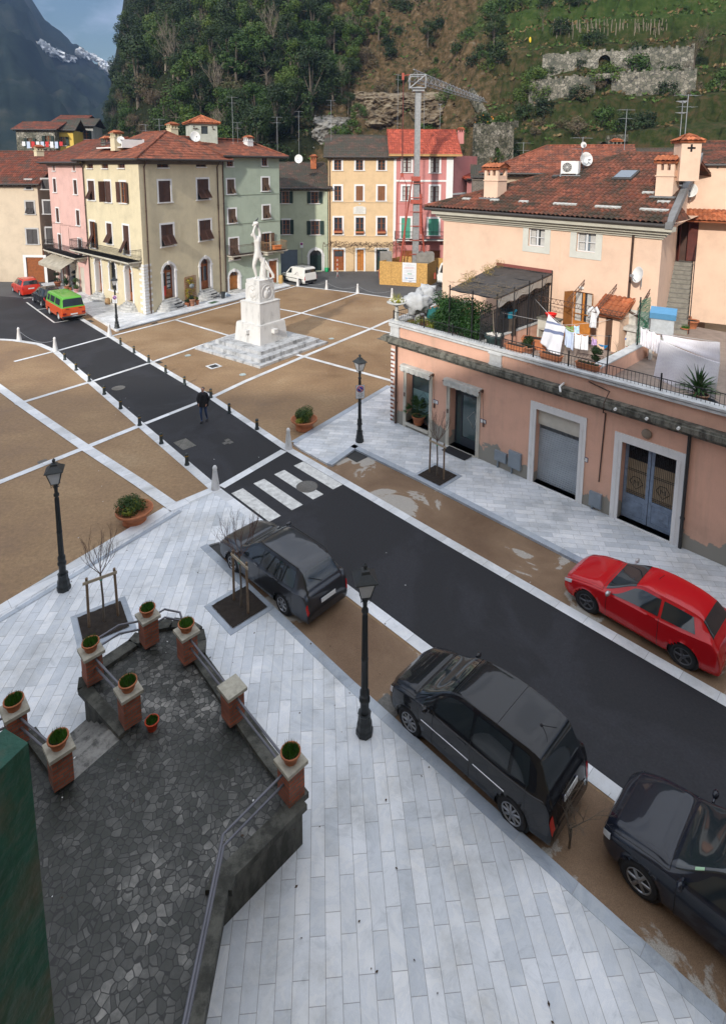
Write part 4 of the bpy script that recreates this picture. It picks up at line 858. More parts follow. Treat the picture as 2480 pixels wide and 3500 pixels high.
B.put(m,'lettering',pm('faded_letters',(.32,.31,.29),.8,.1),W,pq)
st=[((a+b)/2+.16*(1 if k%2==0 else .42)*math.sin(PI*k/5),d+.28+.16*(1 if k%2==0 else .42)*math.cos(PI*k/5)) for k in range(10)]
m=MB().prism(st,0,.05); m.xf(Matrix.Rotation(R(90),4,'X')); B.put(m,'star',PLQ,W,pq)
roof(B,W,0,wid,0,8,13.35,2.6,.55,'gable',TILED,sub=4); pipe(B,W,.15,.1,13.1); 
antenna(at_y(z2(1050,800),72),7.6,'tallest antenna, right end of the apricot house roof',2,.9)
# --- pink and red house
W=WK=Wall((3.5,67.29),(10.4,67.44)); B=Bld('pink_house','rose pink house with white bands, bright red sheet roof and green first floor shutters','house',(3.5,67.29))
PINK=stucco('rose_stucco',(.52,.22,.205),.15,None,(.35,.16,.13)); wid=6.85
wk=[(z2,1088,930,1145,1032,'W'),(z2,1280,930,1340,1035,'W'),(z2,1085,1130,1143,1228,'W'),(z2,1278,1130,1338,1240,'W'),(z2,1078,1350,1140,1490,'S'),(z2,1265,1355,1335,1470,'S')]
m=MB(); holed(m,0,wid,0,13.6,ops_of(WK,wk)+[(1.0,2.6,0,2.5),(4.2,5.6,0,2.5)]); m.add([(wid,0,0),(wid+4.5,8,0),(0,8,0),(wid,0,13.6),(wid+4.5,8,13.6),(0,8,13.6),(0,0,0),(0,0,13.6)],[(0,1,4,3),(1,2,5,4),(3,4,5,7),(2,6,7,5)]); B.put(m,'wall',PINK,W)
for q in wk: 
    q=q[:5]+(q[5],dict(shut=pm('sea_green_shutter',(.06,.30,.20),.5,.12),wood=pm('red_brown_frame',(.12,.04,.03),.5,.1),cur=(q[2]<1300),trim=.22,sill=True)); mk(B,W,[q])
for a,b in ((1.0,2.6),(4.2,5.6)): fr=B.put(MB().bb(a,b,.1,.15,0,2.5),'door',REDW,W)
s=MB(); s.bb(wid-.75,wid+.03,-.04,.0,0,13.55); s.bb(0,wid,-.05,.0,11.35-.9+.1,11.35-.9+.3); s.bb(0,.3,-.04,0,3.9,13.5); s.bb(0,wid,-.045,0,3.6,3.9)
s.xf(Matrix()); B.put(s,'white_band',WHITEP,W)
balcony(B,W,.2,6.6,3.9,1.1,.95,'bars',IRONB,WHITE_M)
rk=roof(B,W,0,wid+.3,0,8,13.65,3.0,.6,'gable',TILER,sub=4,tw=.3); B.put(MB().bb(-.6,wid+.9,-.72,-.6,13.45,13.7),'fascia',pm('ochre_gutter',(.45,.26,.10),.5,.1),W,rk)
sk=MB().box((4.0,1.5,14.9),(.9,.7,.12),rx=math.atan(3/4.6)); B.put(sk,'skylight',m_glass('smoked_glass'),W,rk)
chim(B,z2(1487,800),70.5,.7,.7,PINK,rk,0)
antenna(at_y(z2(1232,780),72),5.0,'antenna directly behind the crane mast',3,.5); antenna(at_y(z2(1343,780),72),3.8,'antenna on the ridge of the red sheet roof',2,1.4)
# right flank and annex of the pink house
A0=WK.pt(wid,0,0); W2=Wall((A0.x,A0.y),(A0.x+4.3,A0.y+7.2)); wA=[(z2,1455,1130,1472,1178,'W')]
s=MB()
for zz in (9.0,): s.bb(0,8,-.04,0,zz,zz+.22)
B.put(s,'white_band',WHITEP,W2)
W3=Wall((A0.x+2.2,A0.y+3.0),(A0.x+8.6,A0.y+6.5)); m=MB(); holed(m,0,7.3,0,10.8,[(.5,1.2,7.2,8.7),(2.6,3.2,7.0,8.6),(4.6,5.4,7.3,8.8),(4.4,5.2,4.0,5.6)]); m.add([(0,0,10.8),(7.3,0,10.8),(7.3,5,10.8),(0,5,10.8),(7.3,0,0),(7.3,5,0)],[(0,1,2,3),(1,4,5,2)]); an=B.put(m,'annex',PINK,W3)
for q in ((.85,7.95,.7,1.5,'W'),(2.9,7.8,.6,1.6,'W'),(5.0,8.05,.8,1.5,'W'),(4.8,4.8,.8,1.6,'O')): window(B,W3,*q,trim=.15,shut=DKGREEN,cur=(q[4]=='W'))
B.put(MB().bb(0,7.3,-.04,0,6.3,6.55),'white_band',WHITEP,W3)
roof(B,W3,0,7.3,0,5,10.85,1.6,.5,'shed',TILER)
# --- pale pink house left of the cream one
PB=G(z4(452,338)); PL=Vector((-32.2,59.6,0))
W=WN=Wall((PL.x,PL.y),(YB[0],YB[1])); B=Bld('pale_pink_house','narrow pale pink house with shop awning and long iron balcony, left of cream house','house',(PL.x,PL.y))
PPINK=stucco('pale_pink_stucco',(.62,.40,.36),.12,None,(.4,.28,.24))
wn=[(z1,187,975,208,1022,'W',dict(trim=.08,w=.62)),(z1,325,972,348,1022,'W',dict(trim=.08,w=.6)),(z1,192,1078,216,1170,'S',dict(w=.8)),(z1,334,1087,360,1185,'S',dict(w=.8)),(z1,211,1283,237,1378,'S',dict(w=.8)),(z1,350,1297,380,1400,'S',dict(w=.8)),(z1,228,1465,255,1610,'S',dict(w=.85)),(z1,368,1497,395,1640,'S',dict(w=.85))]
Ln=WN.len; m=MB(); holed(m,0,Ln,0,12.5,ops_of(WN,wn)+[(.8,2.6,0,2.7),(3.2,5.6,0,2.7),(6.6,7.8,0,2.6)]); m.add([(0,0,0),(0,8,0),(Ln,8,0),(0,0,12.5),(0,8,12.5),(Ln,8,12.5),(Ln,0,12.5)],[(0,1,4,3),(1,2,5,4),(3,4,5,6)]); B.put(m,'wall',PPINK,W); mk(B,W,wn,trim=.13)
m=MB().bb(.1,6.2,-.05,.0,0,3.1); 
f=MB().bb(.3,6.3,-.06,0,2.7,3.2); 
for x in (.3,2.65,5.75,6.2): f.bb(x,x+.3,-.06,0,0,2.7)
sf=B.put(f,'shopfront',PALEST,W); B.put(MB().bb(.6,5.8,.15,.18,0,2.7),'pane',GLASS,W,sf)
aw=MB(); 
aw.grid(lambda u,v:Vector((.1+u*6.3,-.1-1.5*v,3.25-.75*v-.06*abs(math.sin(u*30))*(v>.98))),80,4); aw.grid(lambda u,v:Vector((.1+u*6.3,-1.61,2.5-.3*v-(.05*abs(math.sin(u*28)) if v>.5 else 0))),80,2); B.put(aw,'awning',pm('beige_canvas',(.36,.33,.27),.9,.25,2),W)
B.put(MB().bb(6.6,7.8,.1,.15,0,2.6),'door',PALEST,W)
balcony(B,W,.3,Ln-.4,3.75,1.1,.95,'ornate')
rf=roof(B,W,0,Ln,0,8,12.55,2.3,.7,'gable',TILEK); chim(B,z1(92,880),60,.7,-.1,CREAM,rf)
for k in range(4):
    x=1.0+k*2.2; B.put(MB().tube([(x,-.02,6.5),(x,-1.0,6.6),(x,-1.05,6.3),(x,-1.05,4.8)],.018,4),'awning_arm',IRONR,W)
# --- cream house at the far left
W=WF=Wall((-44,60.5),(-33.6,59.9)); 
B=Bld('end_house','pale peach house with grey shutters and wooden garage door at far left','house',(-44,60.5))
FCR=stucco('pale_peach_stucco',(.56,.47,.36),.12,None,(.36,.29,.22))
wf=[(z1,2,1087,40,1150,'S'),(z1,133,1082,150,1150,'S',dict(w=.8)),(z1,5,1237,60,1322,'F'),(z1,145,1232,168,1320,'S',dict(w=.9)),(z1,10,1428,85,1530,'S'),(z1,160,1420,190,1525,'S',dict(w=.95))]
wf=[(q[0],q[1],q[2],q[3],q[4],q[5],dict(q[6]) if len(q)>6 else {}) for q in wf]
ge=pxop(WF,(z4,8,60,130,195)); Lf=WF.len
m=MB(); holed(m,0,Lf,0,10.3,ops_of(WF,wf)+[(ge[0]-ge[2]/2,ge[0]+ge[2]/2,0,ge[1]+ge[3]/2)]); m.add([(Lf,0,0),(Lf,8,0),(0,8,0),(Lf,0,10.3),(Lf,8,10.3),(0,8,10.3),(0,0,10.3)],[(0,1,4,3),(1,2,5,4),(3,4,5,6)]); B.put(m,'wall',FCR,W)
mk(B,W,wf,shut=pm('slate_shutter',(.05,.045,.045),.6,.2),trimm=pm('grey_trim',(.42,.42,.42),.8,.1))
g=MB().bb(ge[0]-ge[2]/2,ge[0]+ge[2]/2,.1,.15,0,ge[1]+ge[3]/2)
for k in range(9): g.bb(ge[0]-ge[2]/2,ge[0]+ge[2]/2,.08,.1,.05+k*.4,.40+k*.4)
B.put(g,'garage_door',REDW,W)
f=MB(); a,b,t=ge[0]-ge[2]/2,ge[0]+ge[2]/2,ge[1]+ge[3]/2; f.bb(a-.3,a,-.04,.02,0,t); f.bb(b,b+.3,-.04,.02,0,t); f.bb(a-.3,b+.3,-.04,.02,t,t+.25); B.put(f,'garage_surround',WHITE_M,W)
roof(B,W,0,Lf,0,9,10.35,3.4,.6,'gable',TILEK)
# ------------------------------------------------------------------ right side: low shop with roof terrace, peach house
def textmb(s,size,ext=.004):
    c=bpy.data.curves.new('t','FONT'); c.body=s; c.size=size; c.extrude=ext; c.align_x='CENTER'; c.align_y='CENTER'; c.resolution_u=3
    o=bpy.data.objects.new('t',c); COL.objects.link(o); dg=bpy.context.evaluated_depsgraph_get(); me=bpy.data.meshes.new_from_object(o.evaluated_get(dg))
    m=MB(); m.add([v.co.copy() for v in me.vertices],[tuple(p.vertices) for p in me.polygons]); bpy.data.objects.remove(o); bpy.data.curves.remove(c); bpy.data.meshes.remove(me)
    return m.xf(Matrix.Rotation(R(90),4,'X'))     # stands in the xz plane, reads from -y
INK=pm('ink_blue',(.02,.03,.14),.6,0); BLK=pm('ink_black',(.02,.02,.025),.6,0)
SALMON=stucco('salmon_stucco',(.66,.395,.295),.42,.0,(.24,.20,.15)); SALMONP=stucco('salmon_stucco_worn',(.66,.395,.295),.45,1.45,(.24,.20,.15)); PEACH=stucco('peach_stucco',(.70,.50,.375),.10,None,(.42,.30,.2),lowdirt=.6)
TB=T0; WS=Wall((T0.x,T0.y),tuple(tp(28,0))[:2]); B=SH=Bld('low_shop','low salmon pink shop with mossy cornice, carrying a roof terrace full of laundry','shop',(T0.x,T0.y)); W=WS
def so_(q): s_,z_,w_,h_=pxop(WS,q); return s_,z_,w_,h_
shopw=so_((z5,1112,870,1272,1262)); door=so_((z5,1420,960,1606,1390))
roll=so_((y3,560,900,858,1395)); dbl=so_((y3,1128,1042,1495,1560))
op=[]
def rect(q,zb=0): s_,z_,w_,h_=q; return (s_-w_/2,s_+w_/2,zb,z_+h_/2)
o1=rect(shopw,.35); o2=(WS.sz(z5(1412,1150))[0],WS.sz(z6(74,1150))[0],.12,o1[3]+.02); o3=rect(roll,.12); o4=rect(dbl,.12)
print('shop ops',[tuple(round(v,2) for v in o) for o in (o1,o2,o3,o4)], door)
m=MB(); holed(m,0,28,0,4.05,[o1,o2,o3,o4],.5); m.add([(0,0,0),(0,22,0),(0,22,4.05),(0,0,4.05)],[(0,1,2,3)]); B.put(m,'wall',SALMONP,W)
m=MB().bb(0,28,0.02,.3,4.05,4.98); m.bb(0.0,.28,.3,8,4.05,4.98); B.put(m,'parapet',SALMON,W)
# cornice, coping, pilasters
m=MB()
for pr,a,b in ((.12,3.92,4.02),(.22,4.02,4.10),(.36,4.10,4.27),(.30,4.27,4.34)): m.bb(-pr,28,-pr,.0,a,b); m.bb(-pr,0,0,12,a,b)
B.put(m,'cornice',GREYSTONE,W)
m=MB(); m.bb(-.10,28,-.10,.02,4.86,4.95); m.bb(-.13,28,-.13,.34,4.985,5.06); m.bb(-.13,.34,.34,8,4.985,5.06)
sp_=WS.sz(y3(275,600))[0]
for s_ in (.25,sp_): m.bb(s_-.27,s_+.27,-.06,.015,4.34,4.86); m.bb(s_-.31,s_+.31,-.115,.015,4.80,4.90); m.bb(s_-.3,s_+.3,-.09,.015,4.34,4.42)
B.put(m,'coping',pm('pale_coping',(.52,.53,.53),.6,.2,3),W)
# quoin bricks at the corner and drain pipe
for k in range(18): B.put(MB().bb(-.01,.14+.1*(k%2)-.02,-.012,.0,.1+k*.2,.1+k*.2+.09),'corner_brick',pm('old_brick',(.22,.09,.06),.9,.3,6),W)
for k in range(18): B.put(MB().bb(-.01,.16+.06*(k%3),-.010,.0,.192+k*.2,.298+k*.2),'corner_stone',WHITE_M,W)
pipe(B,W,.42,.1,3.9,COPPER,.1)
pipe(B,W,WS.sz(y3(1560,1350))[0],.1,3.95,pm('black_pipe',(.03,.03,.03),.5,.1),.1)
def surround(o,t=.22,pr=.05,mat=WHITE_M,name='surround',step=0):
    a,b,c,d=o; f=MB(); f.bb(a-t,a,-pr,.02,0,d); f.bb(b,b+t,-pr,.02,0,d); f.bb(a-t,b+t,-pr,.02,d,d+t*1.1); f.bb(a-t*.5,a-t*.42,-pr-.015,-pr,0,d); f.bb(b+t*.42,b+t*.5,-pr-.015,-pr,0,d)
    f.bb(a,b,-.10,.5,c-.12,c); return B.put(f,name,mat,W)
CRM=pm('cream_stone',(.50,.48,.42),.8,.12,2,.1,20); DOORGREY=pm('blue_black_metal',(.035,.042,.055),.4,.1,3)
# shop window
f=surround(o1,.17,.04,CRM,'window'); a,b,c,d=o1; m=MB(); m.bb(a,a+.06,.40,.46,c,d); m.bb(b-.06,b,.40,.46,c,d); m.bb(a,b,.40,.46,d-.08,d); m.bb(a,b,.40,.46,c,c+.06); B.put(m,'frame',DOORGREY,W,f)
B.put(MB().bb(a,b,.44,.45,c,d),'pane',m_glass('shop_glass',(.05,.085,.09),.06),W,f)
fb=MB().bb(a+.06,b-.06,.425,.436,c+.55,c+(d-c)*.62); B.put(fb,'frosting',pm('frosted_panel',(.22,.36,.38),.35,.08),W,f)
cx,cz=(a+b)/2,c+(d-c)*.44; m=MB().tube([(cx-.36,.415,cz),(cx,.415,cz+.42),(cx+.36,.415,cz),(cx,.415,cz-.42),(cx-.36,.415,cz)],.010,4); t=textmb('C',.36); m.join(t,Matrix.Translation((cx-.05,.41,cz+.03))); t=textmb('S',.26); m.join(t,Matrix.Translation((cx+.08,.41,cz-.08))); B.put(m,'emblem',DOORGREY,W,f)
# glazed door
f=surround(o2,.17,.04,CRM,'door'); a,b,c,d=o2; m=MB(); y=.40
for x0,x1 in ((a,a+.07),(b-.07,b),(a+.30,a+.38),(b-.13,b-.07)): m.bb(x0,x1,y,y+.07,c,d)
m.bb(a,b,y-.003,y+.07,d-.45,d-.38); m.bb(a,b,y,y+.07,d-.07,d); m.bb(a+.30,b,y-.002,y+.07,c,c+.40)
B.put(m,'door_leaf',DOORGREY,W,f); B.put(MB().bb(a,b,y+.03,y+.04,c,d),'pane',MATS['shop_glass'],W,f); B.put(MB().ball((b-.18,y-.03,c+1.0),.04),'handle',pm('brass',(.6,.38,.08),.3,0,metal=.9),W,f)
m=MB().tube([(b-.75,.39,c+1.35),(b-.4,.39,c+1.75),(b-.3,.39,c+1.35),(b-.4,.39,c+.95),(b-.75,.39,c+1.35)],.007,4); B.put(m,'emblem',WHITEP,W,f)
t=tag(MB().bb(a+.1,b-.1,-.62,-.08,.125,.14).xf(WS.M()).build('doormat',pm('rubber_black',(.02,.02,.022),.9,.1)),'black doormat at the glazed shop door','doormat')
# scalloped awnings rolled up over window and door
for (a,b,d),lab in (((o1[0]-.2,o1[1]+.2,o1[3]+.1),'a'),((o2[0]-.2,o2[1]+.25,o2[3]+.1),'b')):
    m=MB(); m.tube([(a,-.18,d+.13),(b,-.18,d+.13)],.08,10); m.bb(a,b,-.25,0,d+.18,d+.21)
    m.grid(lambda u,v:Vector((a+u*(b-a),-.26-.02*math.sin(u*40),d+.12-v*(.17+.05*abs(math.sin(u*PI*6))))),60,3)
    aw=B.put(m,'awning',pm('faded_canvas',(.50,.50,.47),.9,.25,3),W)
    k=MB()
    for x in (a+.0,b+.0): k.tube([(x,-.06,d+.15),(x,-.30,d+.10)],.02,5); k.box((x,-.05,d+.12),(.10,.08,.10)); k.tube([(x+.03,-.05,d+.1),(x+.12,-.05,1.75)],.008,4); k.box((x+.12,-.05,1.68),(.06,.05,.18))
    B.put(k,'awning_crank',IRONR,W,aw)
# roller shutter
f=surround(o3,.24,.05,WHITE_M,'garage_door'); a,b,c,d=o3; m=MB(); 
zt=WS.sz(y3(700,1010))[1]; m.bb(a,b,.16,.22,zt,d); m.bb(a+.05,b-.05,.14,.16,zt+.05,d-.05); B.put(m,'top_panel',CRM,W,f)
m=MB(); n=int((zt-c)/.085)
for k in range(n): m.box(((a+b)/2,.30,c+(k+.5)*(zt-c)/n),(b-a,.02,(zt-c)/n*.96),rx=R(12))
B.put(m,'roller_shutter',pm('grey_blue_slats',(.33,.37,.41),.45,.12,2),W,f); m=MB(); 
for k in range(34): m.bb(a+.05+k*(b-a-.1)/34,a+.05+k*(b-a-.1)/34+.02,.275,.29,zt-.2,zt-.06)
B.put(m,'vent_slot',BLACKISH,W,f)
# blue double door with ironwork
f=surround(o4,.26,.05,WHITE_M,'double_door'); a,b,c,d=o4; BLUE=pm('flaking_blue_paint',(.17,.22,.30),.6,.30,5,.2,30); y=.30
for i in range(2):
    x0=a+(b-a)/2*i+.01; x1=x0+(b-a)/2-.02; m=MB(); m.bb(x0,x0+.10,y,y+.06,c,d); m.bb(x1-.10,x1,y,y+.06,c,d); m.bb(x0,x1,y+.003,y+.06,d-.08,d); m.bb(x0,x1,y+.003,y+.06,c,c+.15); m.bb(x0,x1,y+.003,y+.06,c+.78,c+.9)
    m.bb(x0+.1,x1-.1,y+.02,y+.05,c+.15,c+.78); m.bb(x0+.18,x1-.18,y+.005,y+.02,c+.25,c+.68)
    lf=B.put(m,'door_leaf',BLUE,W,f); g0,g1=x0+.10,x1-.10; zb=c+.9
    B.put(MB().bb(g0,g1,y+.05,y+.055,zb,d-.08),'pane',BLACKISH,W,lf); B.put(MB().bb(g0,g1,y+.04,y+.046,zb+.02,zb+(d-zb)*.66),'blind',pm('tan_blind',(.26,.20,.13),.8,.15,3),W,lf)
    m=MB(); 
    for k in range(1,11): x=g0+k*(g1-g0)/11; m.tube([(x,y+.025,zb),(x,y+.025,d-.08)],.006,4,cap=False)
    for z in (zb+.08,zb+.14,zb+(d-zb)*.45,zb+(d-zb)*.48,zb+(d-zb)*.68): m.tube([(g0,y+.022,z),(g1,y+.022,z)],.008,4,cap=False)
    for zc in (zb+(d-zb)*.25,zb+(d-zb)*.82):
        gx=(g0+g1)/2; hw=.22; m.tube([(gx-hw,y+.012,zc),(gx-.1,y+.012,zc+.2),(gx+.1,y+.012,zc+.2),(gx+hw,y+.012,zc),(gx,y+.012,zc-.24),(gx-hw,y+.012,zc)],.009,4,cap=False)
        m.tube([(gx-.07,y+.012,zc-.08),(gx-.07,y+.012,zc+.08),(gx,y+.012,zc),(gx+.07,y+.012,zc+.08),(gx+.07,y+.012,zc-.08)],.008,4,cap=False)
    B.put(m,'ironwork',IRONB,W,lf)
m=MB().lathe([(.001,0),(.16,.0),(.16,.05),(.10,.06),(.001,.05)],n=16).xf(Matrix.Translation(((o4[0]+o4[1])/2-.1,-.02,o4[3]+.55))@Matrix.Rotation(R(90),4,'X')); B.put(m,'wall_boss',pm('weathered_bronze',(.25,.20,.15),.6,.2),W)
# house numbers
for px,s in ((z5(1316,1062),'1'),(y3(205,1010),'3'),(y3(897,1164),'9'),(y3(1528,1312),'11')):
    a,z=WS.sz(px); m=MB().bb(a-.135,a+.135,-.02,0,z-.085,z+.085); pl=B.put(m,'house_number',INK,W); B.put(MB().bb(a-.12,a+.12,-.024,-.018,z-.07,z+.07),'enamel',WHITEP,W,pl); B.put(textmb(s,.15,.003).xf(Matrix.Translation((a,-.028,z))),'numeral',INK,W,pl)
# meter boxes, pipes, fixtures on the wall
MET=pm('grey_meter_box',(.22,.26,.30),.5,.12,3)
for f_,x0,y0_,x1,y1_ in ((y3,300,1190,378,1250),(y3,393,1178,475,1282),(y3,930,1362,1010,1450)):
    s_,z_,w_,h_=so_((f_,x0,y0_,x1,y1_)); m=MB().bb(s_-w_/2,s_+w_/2,-.12,0,z_-h_/2,z_+h_/2); m.bb(s_-w_/2+.02,s_+w_/2-.02,-.128,-.12,z_-h_/2+.02,z_+h_/2-.02); m.tube([(s_-w_/4,-.05,.1),(s_-w_/4,-.05,z_-h_/2)],.04,6); B.put(m,'meter_box',MET,W)
a,z=WS.sz(y3(1075,800)); m=MB().tube([(a-.75,-.03,z+.75),(a,-.03,z+.6),(a,-.42,z+.30),(a,-.42,3.95),(a-.08,-.03,3.8),(a-.15,-.03,1.2)],.022,6); B.put(m,'cable_pipe',COPPER,W)
m=MB().tube([(WS.sz(y3(755,770))[0],0,4.42),(WS.sz(y3(755,770))[0],-.30,4.36),(WS.sz(y3(755,770))[0]+.1,-.42,4.22)],.04,8); B.put(m,'spout',WHITEP,W)
m=MB(); 
for px in (y3(1150,855),y3(1362,903),y3(1575,948)): a,z=WS.sz(px); m.tube([(a,-.37,4.2),(a,-.47,4.2)],.05,6)
B.put(m,'spout',WHITEP,W)
# terrace floors and party walls
FLOOR=pm('terrace_tiles',(.27,.215,.18),.7,.22,2.5,.1,12); zf=4.40
m=MB().bb(.28,28,.3,12,4.1,zf); B.put(m,'terrace_floor',FLOOR,W)
dv=9.45; pf=4.75
m=MB(); m.bb(dv-.13,dv+.13,.34,6.0,zf,5.0); m.bb(pf-.10,pf+.10,.34,6.0,zf,4.98); B.put(m,'party_wall',SALMON,W)
m=MB(); m.bb(dv-.18,dv+.18,.35,5.9,5.0,5.05); m.bb(pf-.14,pf+.14,.35,5.95,4.985,5.04); B.put(m,'party_coping',pm('pale_coping',(.5,.5,.5)),W)
# iron railing all along the parapet
m=MB(); zb=5.06
m.tube([(-.02,.1,zb+.42),(14.6,.1,zb+.42)],.016,5); m.tube([(-.02,.1,zb+.08),(14.6,.1,zb+.08)],.010,5); m.tube([(.1,.1,zb+.42),(.1,7.5,zb+.42)],.016,5)
for k in range(int(14.6/.125)): m.tube([(k*.125,.1,zb),(k*.125,.1,zb+.42)],.0075,4,cap=False)
for k in range(50): m.tube([(.1,.1+k*.15,zb),(.1,.1+k*.15,zb+.42)],.0075,4,cap=False)
for px in (z6(235,610),z6(457,700),z6(702,740),z6(1345,900)):
    s_=WS.sz(px)[0]; m.tube([(s_,.1,zb),(s_,.1,zb+.55)],.028,6); m.ball((s_,.1,zb+.57),.035,6)
for s_ in (.05,1.9,3.5): m.tube([(s_,.1,zb),(s_,.1,zb+.5)],.025,6)
rl=tag(m.xf(WS.M()).build('terrace_railing',IRONB),'low black iron railing along the edge of the shop roof terrace','railing')
# --- peach house above
dU=6.0; A_=tp(-1.8,dU); E_=tp(9.6,dU); WU=Wall(tuple(A_)[:2],tuple(E_)[:2]); W=WU
B=PH=Bld('peach_house','large peach house with broad tiled roof, tall chimneys and grey cornice, behind the terrace','house',(A_.x,A_.y))
w1=pxop(WU,(z3,432,1425,545,1548)); w2=pxop(WU,(z3,765,1452,898,1588)); dd=pxop(WU,(z6,735,305,872,575)); dd=(dd[0],(zf+6.55)/2,dd[2],6.55-zf)
fo=[(q[0]-q[2]/2,q[0]+q[2]/2,q[1]-q[3]/2,q[1]+q[3]/2) for q in (w1,w2,dd)]
print('peach',w1,w2,dd,WU.len)
m=MB(); holed(m,0,WU.len,0,9.7,fo); Lp=WU.len; m.add([(0,0,0),(0,15,0),(Lp-2.2,15,0),(Lp,0,0),(0,0,9.7),(0,15,9.7),(Lp-2.2,15,9.7),(Lp,0,9.7)],[(0,1,5,4),(1,2,6,5),(4,5,6,7)])
m.xf(WU.M()); SDV=Vector((.53,.848,0)); e0=Vector((E_.x,E_.y,0)); e1=e0+SDV*9.6; m.add([e0,e1,e1+Vector((0,0,9.9)),e0+Vector((0,0,9.9))],[(0,1,2,3)]); B.put(m,'wall',PEACH)
WHF=pm('white_window_frame',(.62,.63,.64),.5,.05)
for q in (w1,w2): window(B,W,*q,kind='W',trim=.30,trimm=pm('grey_white_trim',(.55,.55,.50),.8,.08),wood=WHF,cur=True,sill=False,bars=1,tp_=.025,pane=GLASS if q is w1 else GLASS2)
fr=window(B,W,*dd,kind='W',trim=0,sill=False,wood=ORW,cur=True,bars=1); a,b,c,d=fo[2]
for sd,x in ((1,a),(-1,b)): B.put(leaf((b-a)*.5,d-c,x,c,R(115),sd,-.03),'shutter',pm('honey_louvre',(.24,.10,.03),.5,.2,4),W,fr)
B.put(MB().bb(a+.05,b-.05,.06,.1,c,c+.75),'door_panel',ORW,W,fr)
m=MB(); 
for pr,z0_,z1_ in ((.08,9.30,9.40),(.18,9.40,9.52),(.32,9.52,9.66),(.50,9.66,9.84)): m.bb(-pr,Lp+pr,-pr,.0,z0_,z1_); m.bb(-pr,0,0,6,z0_,z1_)
B.put(m,'cornice',pm('grey_cornice',(.44,.42,.35),.8,.12,2),W)
m=MB(); m.bb(WU.sz(z3(655,1500))[0]-.012,WU.sz(z3(655,1500))[0]+.012,-.012,0,4.4,9.5); B.put(m,'cable',PEACH,W)
sP=WU.sz(z3(1158,1560))[0]; m=MB().tube([(sP,-.5,9.9),(sP,-.08,9.45),(sP-.02,-.08,6.35),(sP+.1,-.08,6.05),(sP+.6,-.10,5.85),(sP+.8,-.10,5.7),(sP+.82,-.10,4.9)],.055,8); B.put(m,'drainpipe',COPPER,W)
# roof
def pw(a,dep,z): return tp(a,dep,z)
P_,Q_,S_,R2_=pw(-2.75,5.45,10.0),pw(9.85,5.45,9.98),pw(8.5,13,12.85),pw(5.1,13,12.95)
m=MB(); tiled(m,P_,Q_,S_,R2_,.235,.36,.085,sub=6); tiled(m,pw(-2.75,20.5,10),P_,R2_,R2_,.235,.36,.055,sub=3); tiled(m,pw(8.5,20.5,10),pw(-2.75,20.5,10),R2_,S_,.235,.4,.05,sub=2)
ridge(m,[P_,R2_],.12); ridge(m,[R2_,S_],.12); 
q1=Q_; q2=Vector((14.75,26.1,9.92)); q3=Q_+SDV*2.6+Vector((0,0,.95)); tiled(m,q1,q2,q3,q3,.235,.3,.05); ridge(m,[q1,q3],.1)
RF=B.put(m,'roof',TILEN)
m=MB(); m.tube([P_-Vector((0,0,.07)),Q_-Vector((0,0,.07))],.085,8); B.put(m,'gutter',GUTTER,None,RF)
m=MB(); e_=(S_-Q_); n_2=Vector((TD.x,TD.y,0))*.14
m.add([Q_+Vector((0,0,.10)),Q_+n_2*2+Vector((0,0,.12)),S_+n_2*2+Vector((0,0,.12)),S_+Vector((0,0,.10)),Q_-Vector((0,0,.2)),Q_+n_2*2-Vector((0,0,.2)),S_+n_2*2-Vector((0,0,.2)),S_-Vector((0,0,.2))],[(0,1,2,3),(0,1,5,4),(1,2,6,5),(2,3,7,6),(3,0,4,7)]); B.put(m,'flashing',pm('grey_lead',(.17,.175,.18),.6,.2,3),None,RF)
m=MB().add([pw(9.6,6,9.5),pw(8.25,13,9.5),pw(8.25,13,12.7),pw(9.6,6,10.0)],[(0,1,2,3)]); B.put(m,'gable_wall',PEACH)
def roofpt(px):   # pixel on the near roof slope
    o,d=_ray(px); n=(Q_-P_).cross(R2_-P_); t=(P_-o).dot(n)/d.dot(n); return o+d*t
RN=(Q_-P_).cross(R2_-P_).normalized(); RE=(Q_-P_).normalized()
def onroof(px,w_,l_,h_,mb,lift=.06):
    c=roofpt(px)+RN*(h_/2+lift); up=RN.cross(RE); M=Matrix((RE.to_4d(),up.to_4d(),RN.to_4d(),(0,0,0,1))).transposed(); M=M.to_3x3().to_4x4(); M.translation=c
    mb.join(MB().box((0,0,0),(w_,l_,h_)),M); return M
for px in (z3(5,1228),z3(198,1238),z3(400,1248),z3(685,1266),z3(983,1287),z3(1303,1308),z3(1262,1188),z3(1370,1252),z3(1455,1142),z3(1480,1106),z3(1478,1077),z3(1492,1048),z3(1505,1018),z3(1510,988),z3(1530,962)): 
    m=MB(); onroof(px,(1.15 if px[1]>700 else .5) if px!=z3(1370,1252) else .5,.16,.07,m); B.put(m,'snow_stop',pm('pale_marble_block',(.40,.40,.38),.8,.4,9),None,RF)
c=roofpt(z3(1108,1068)); m=MB(); onroof(z3(1108,1068),.95,1.1,.10,m); sk=B.put(m,'skylight',GUTTER,None,RF); m=MB(); onroof(z3(1108,1066),.8,.9,.012,m,.17); B.put(m,'pane',m_glass('skylight_glass',(.10,.13,.17),.1),None,sk)
m=MB(); onroof(z3(620,1077),.3,.25,.12,m); B.put(m,'roof_vent',GUTTER,None,RF)
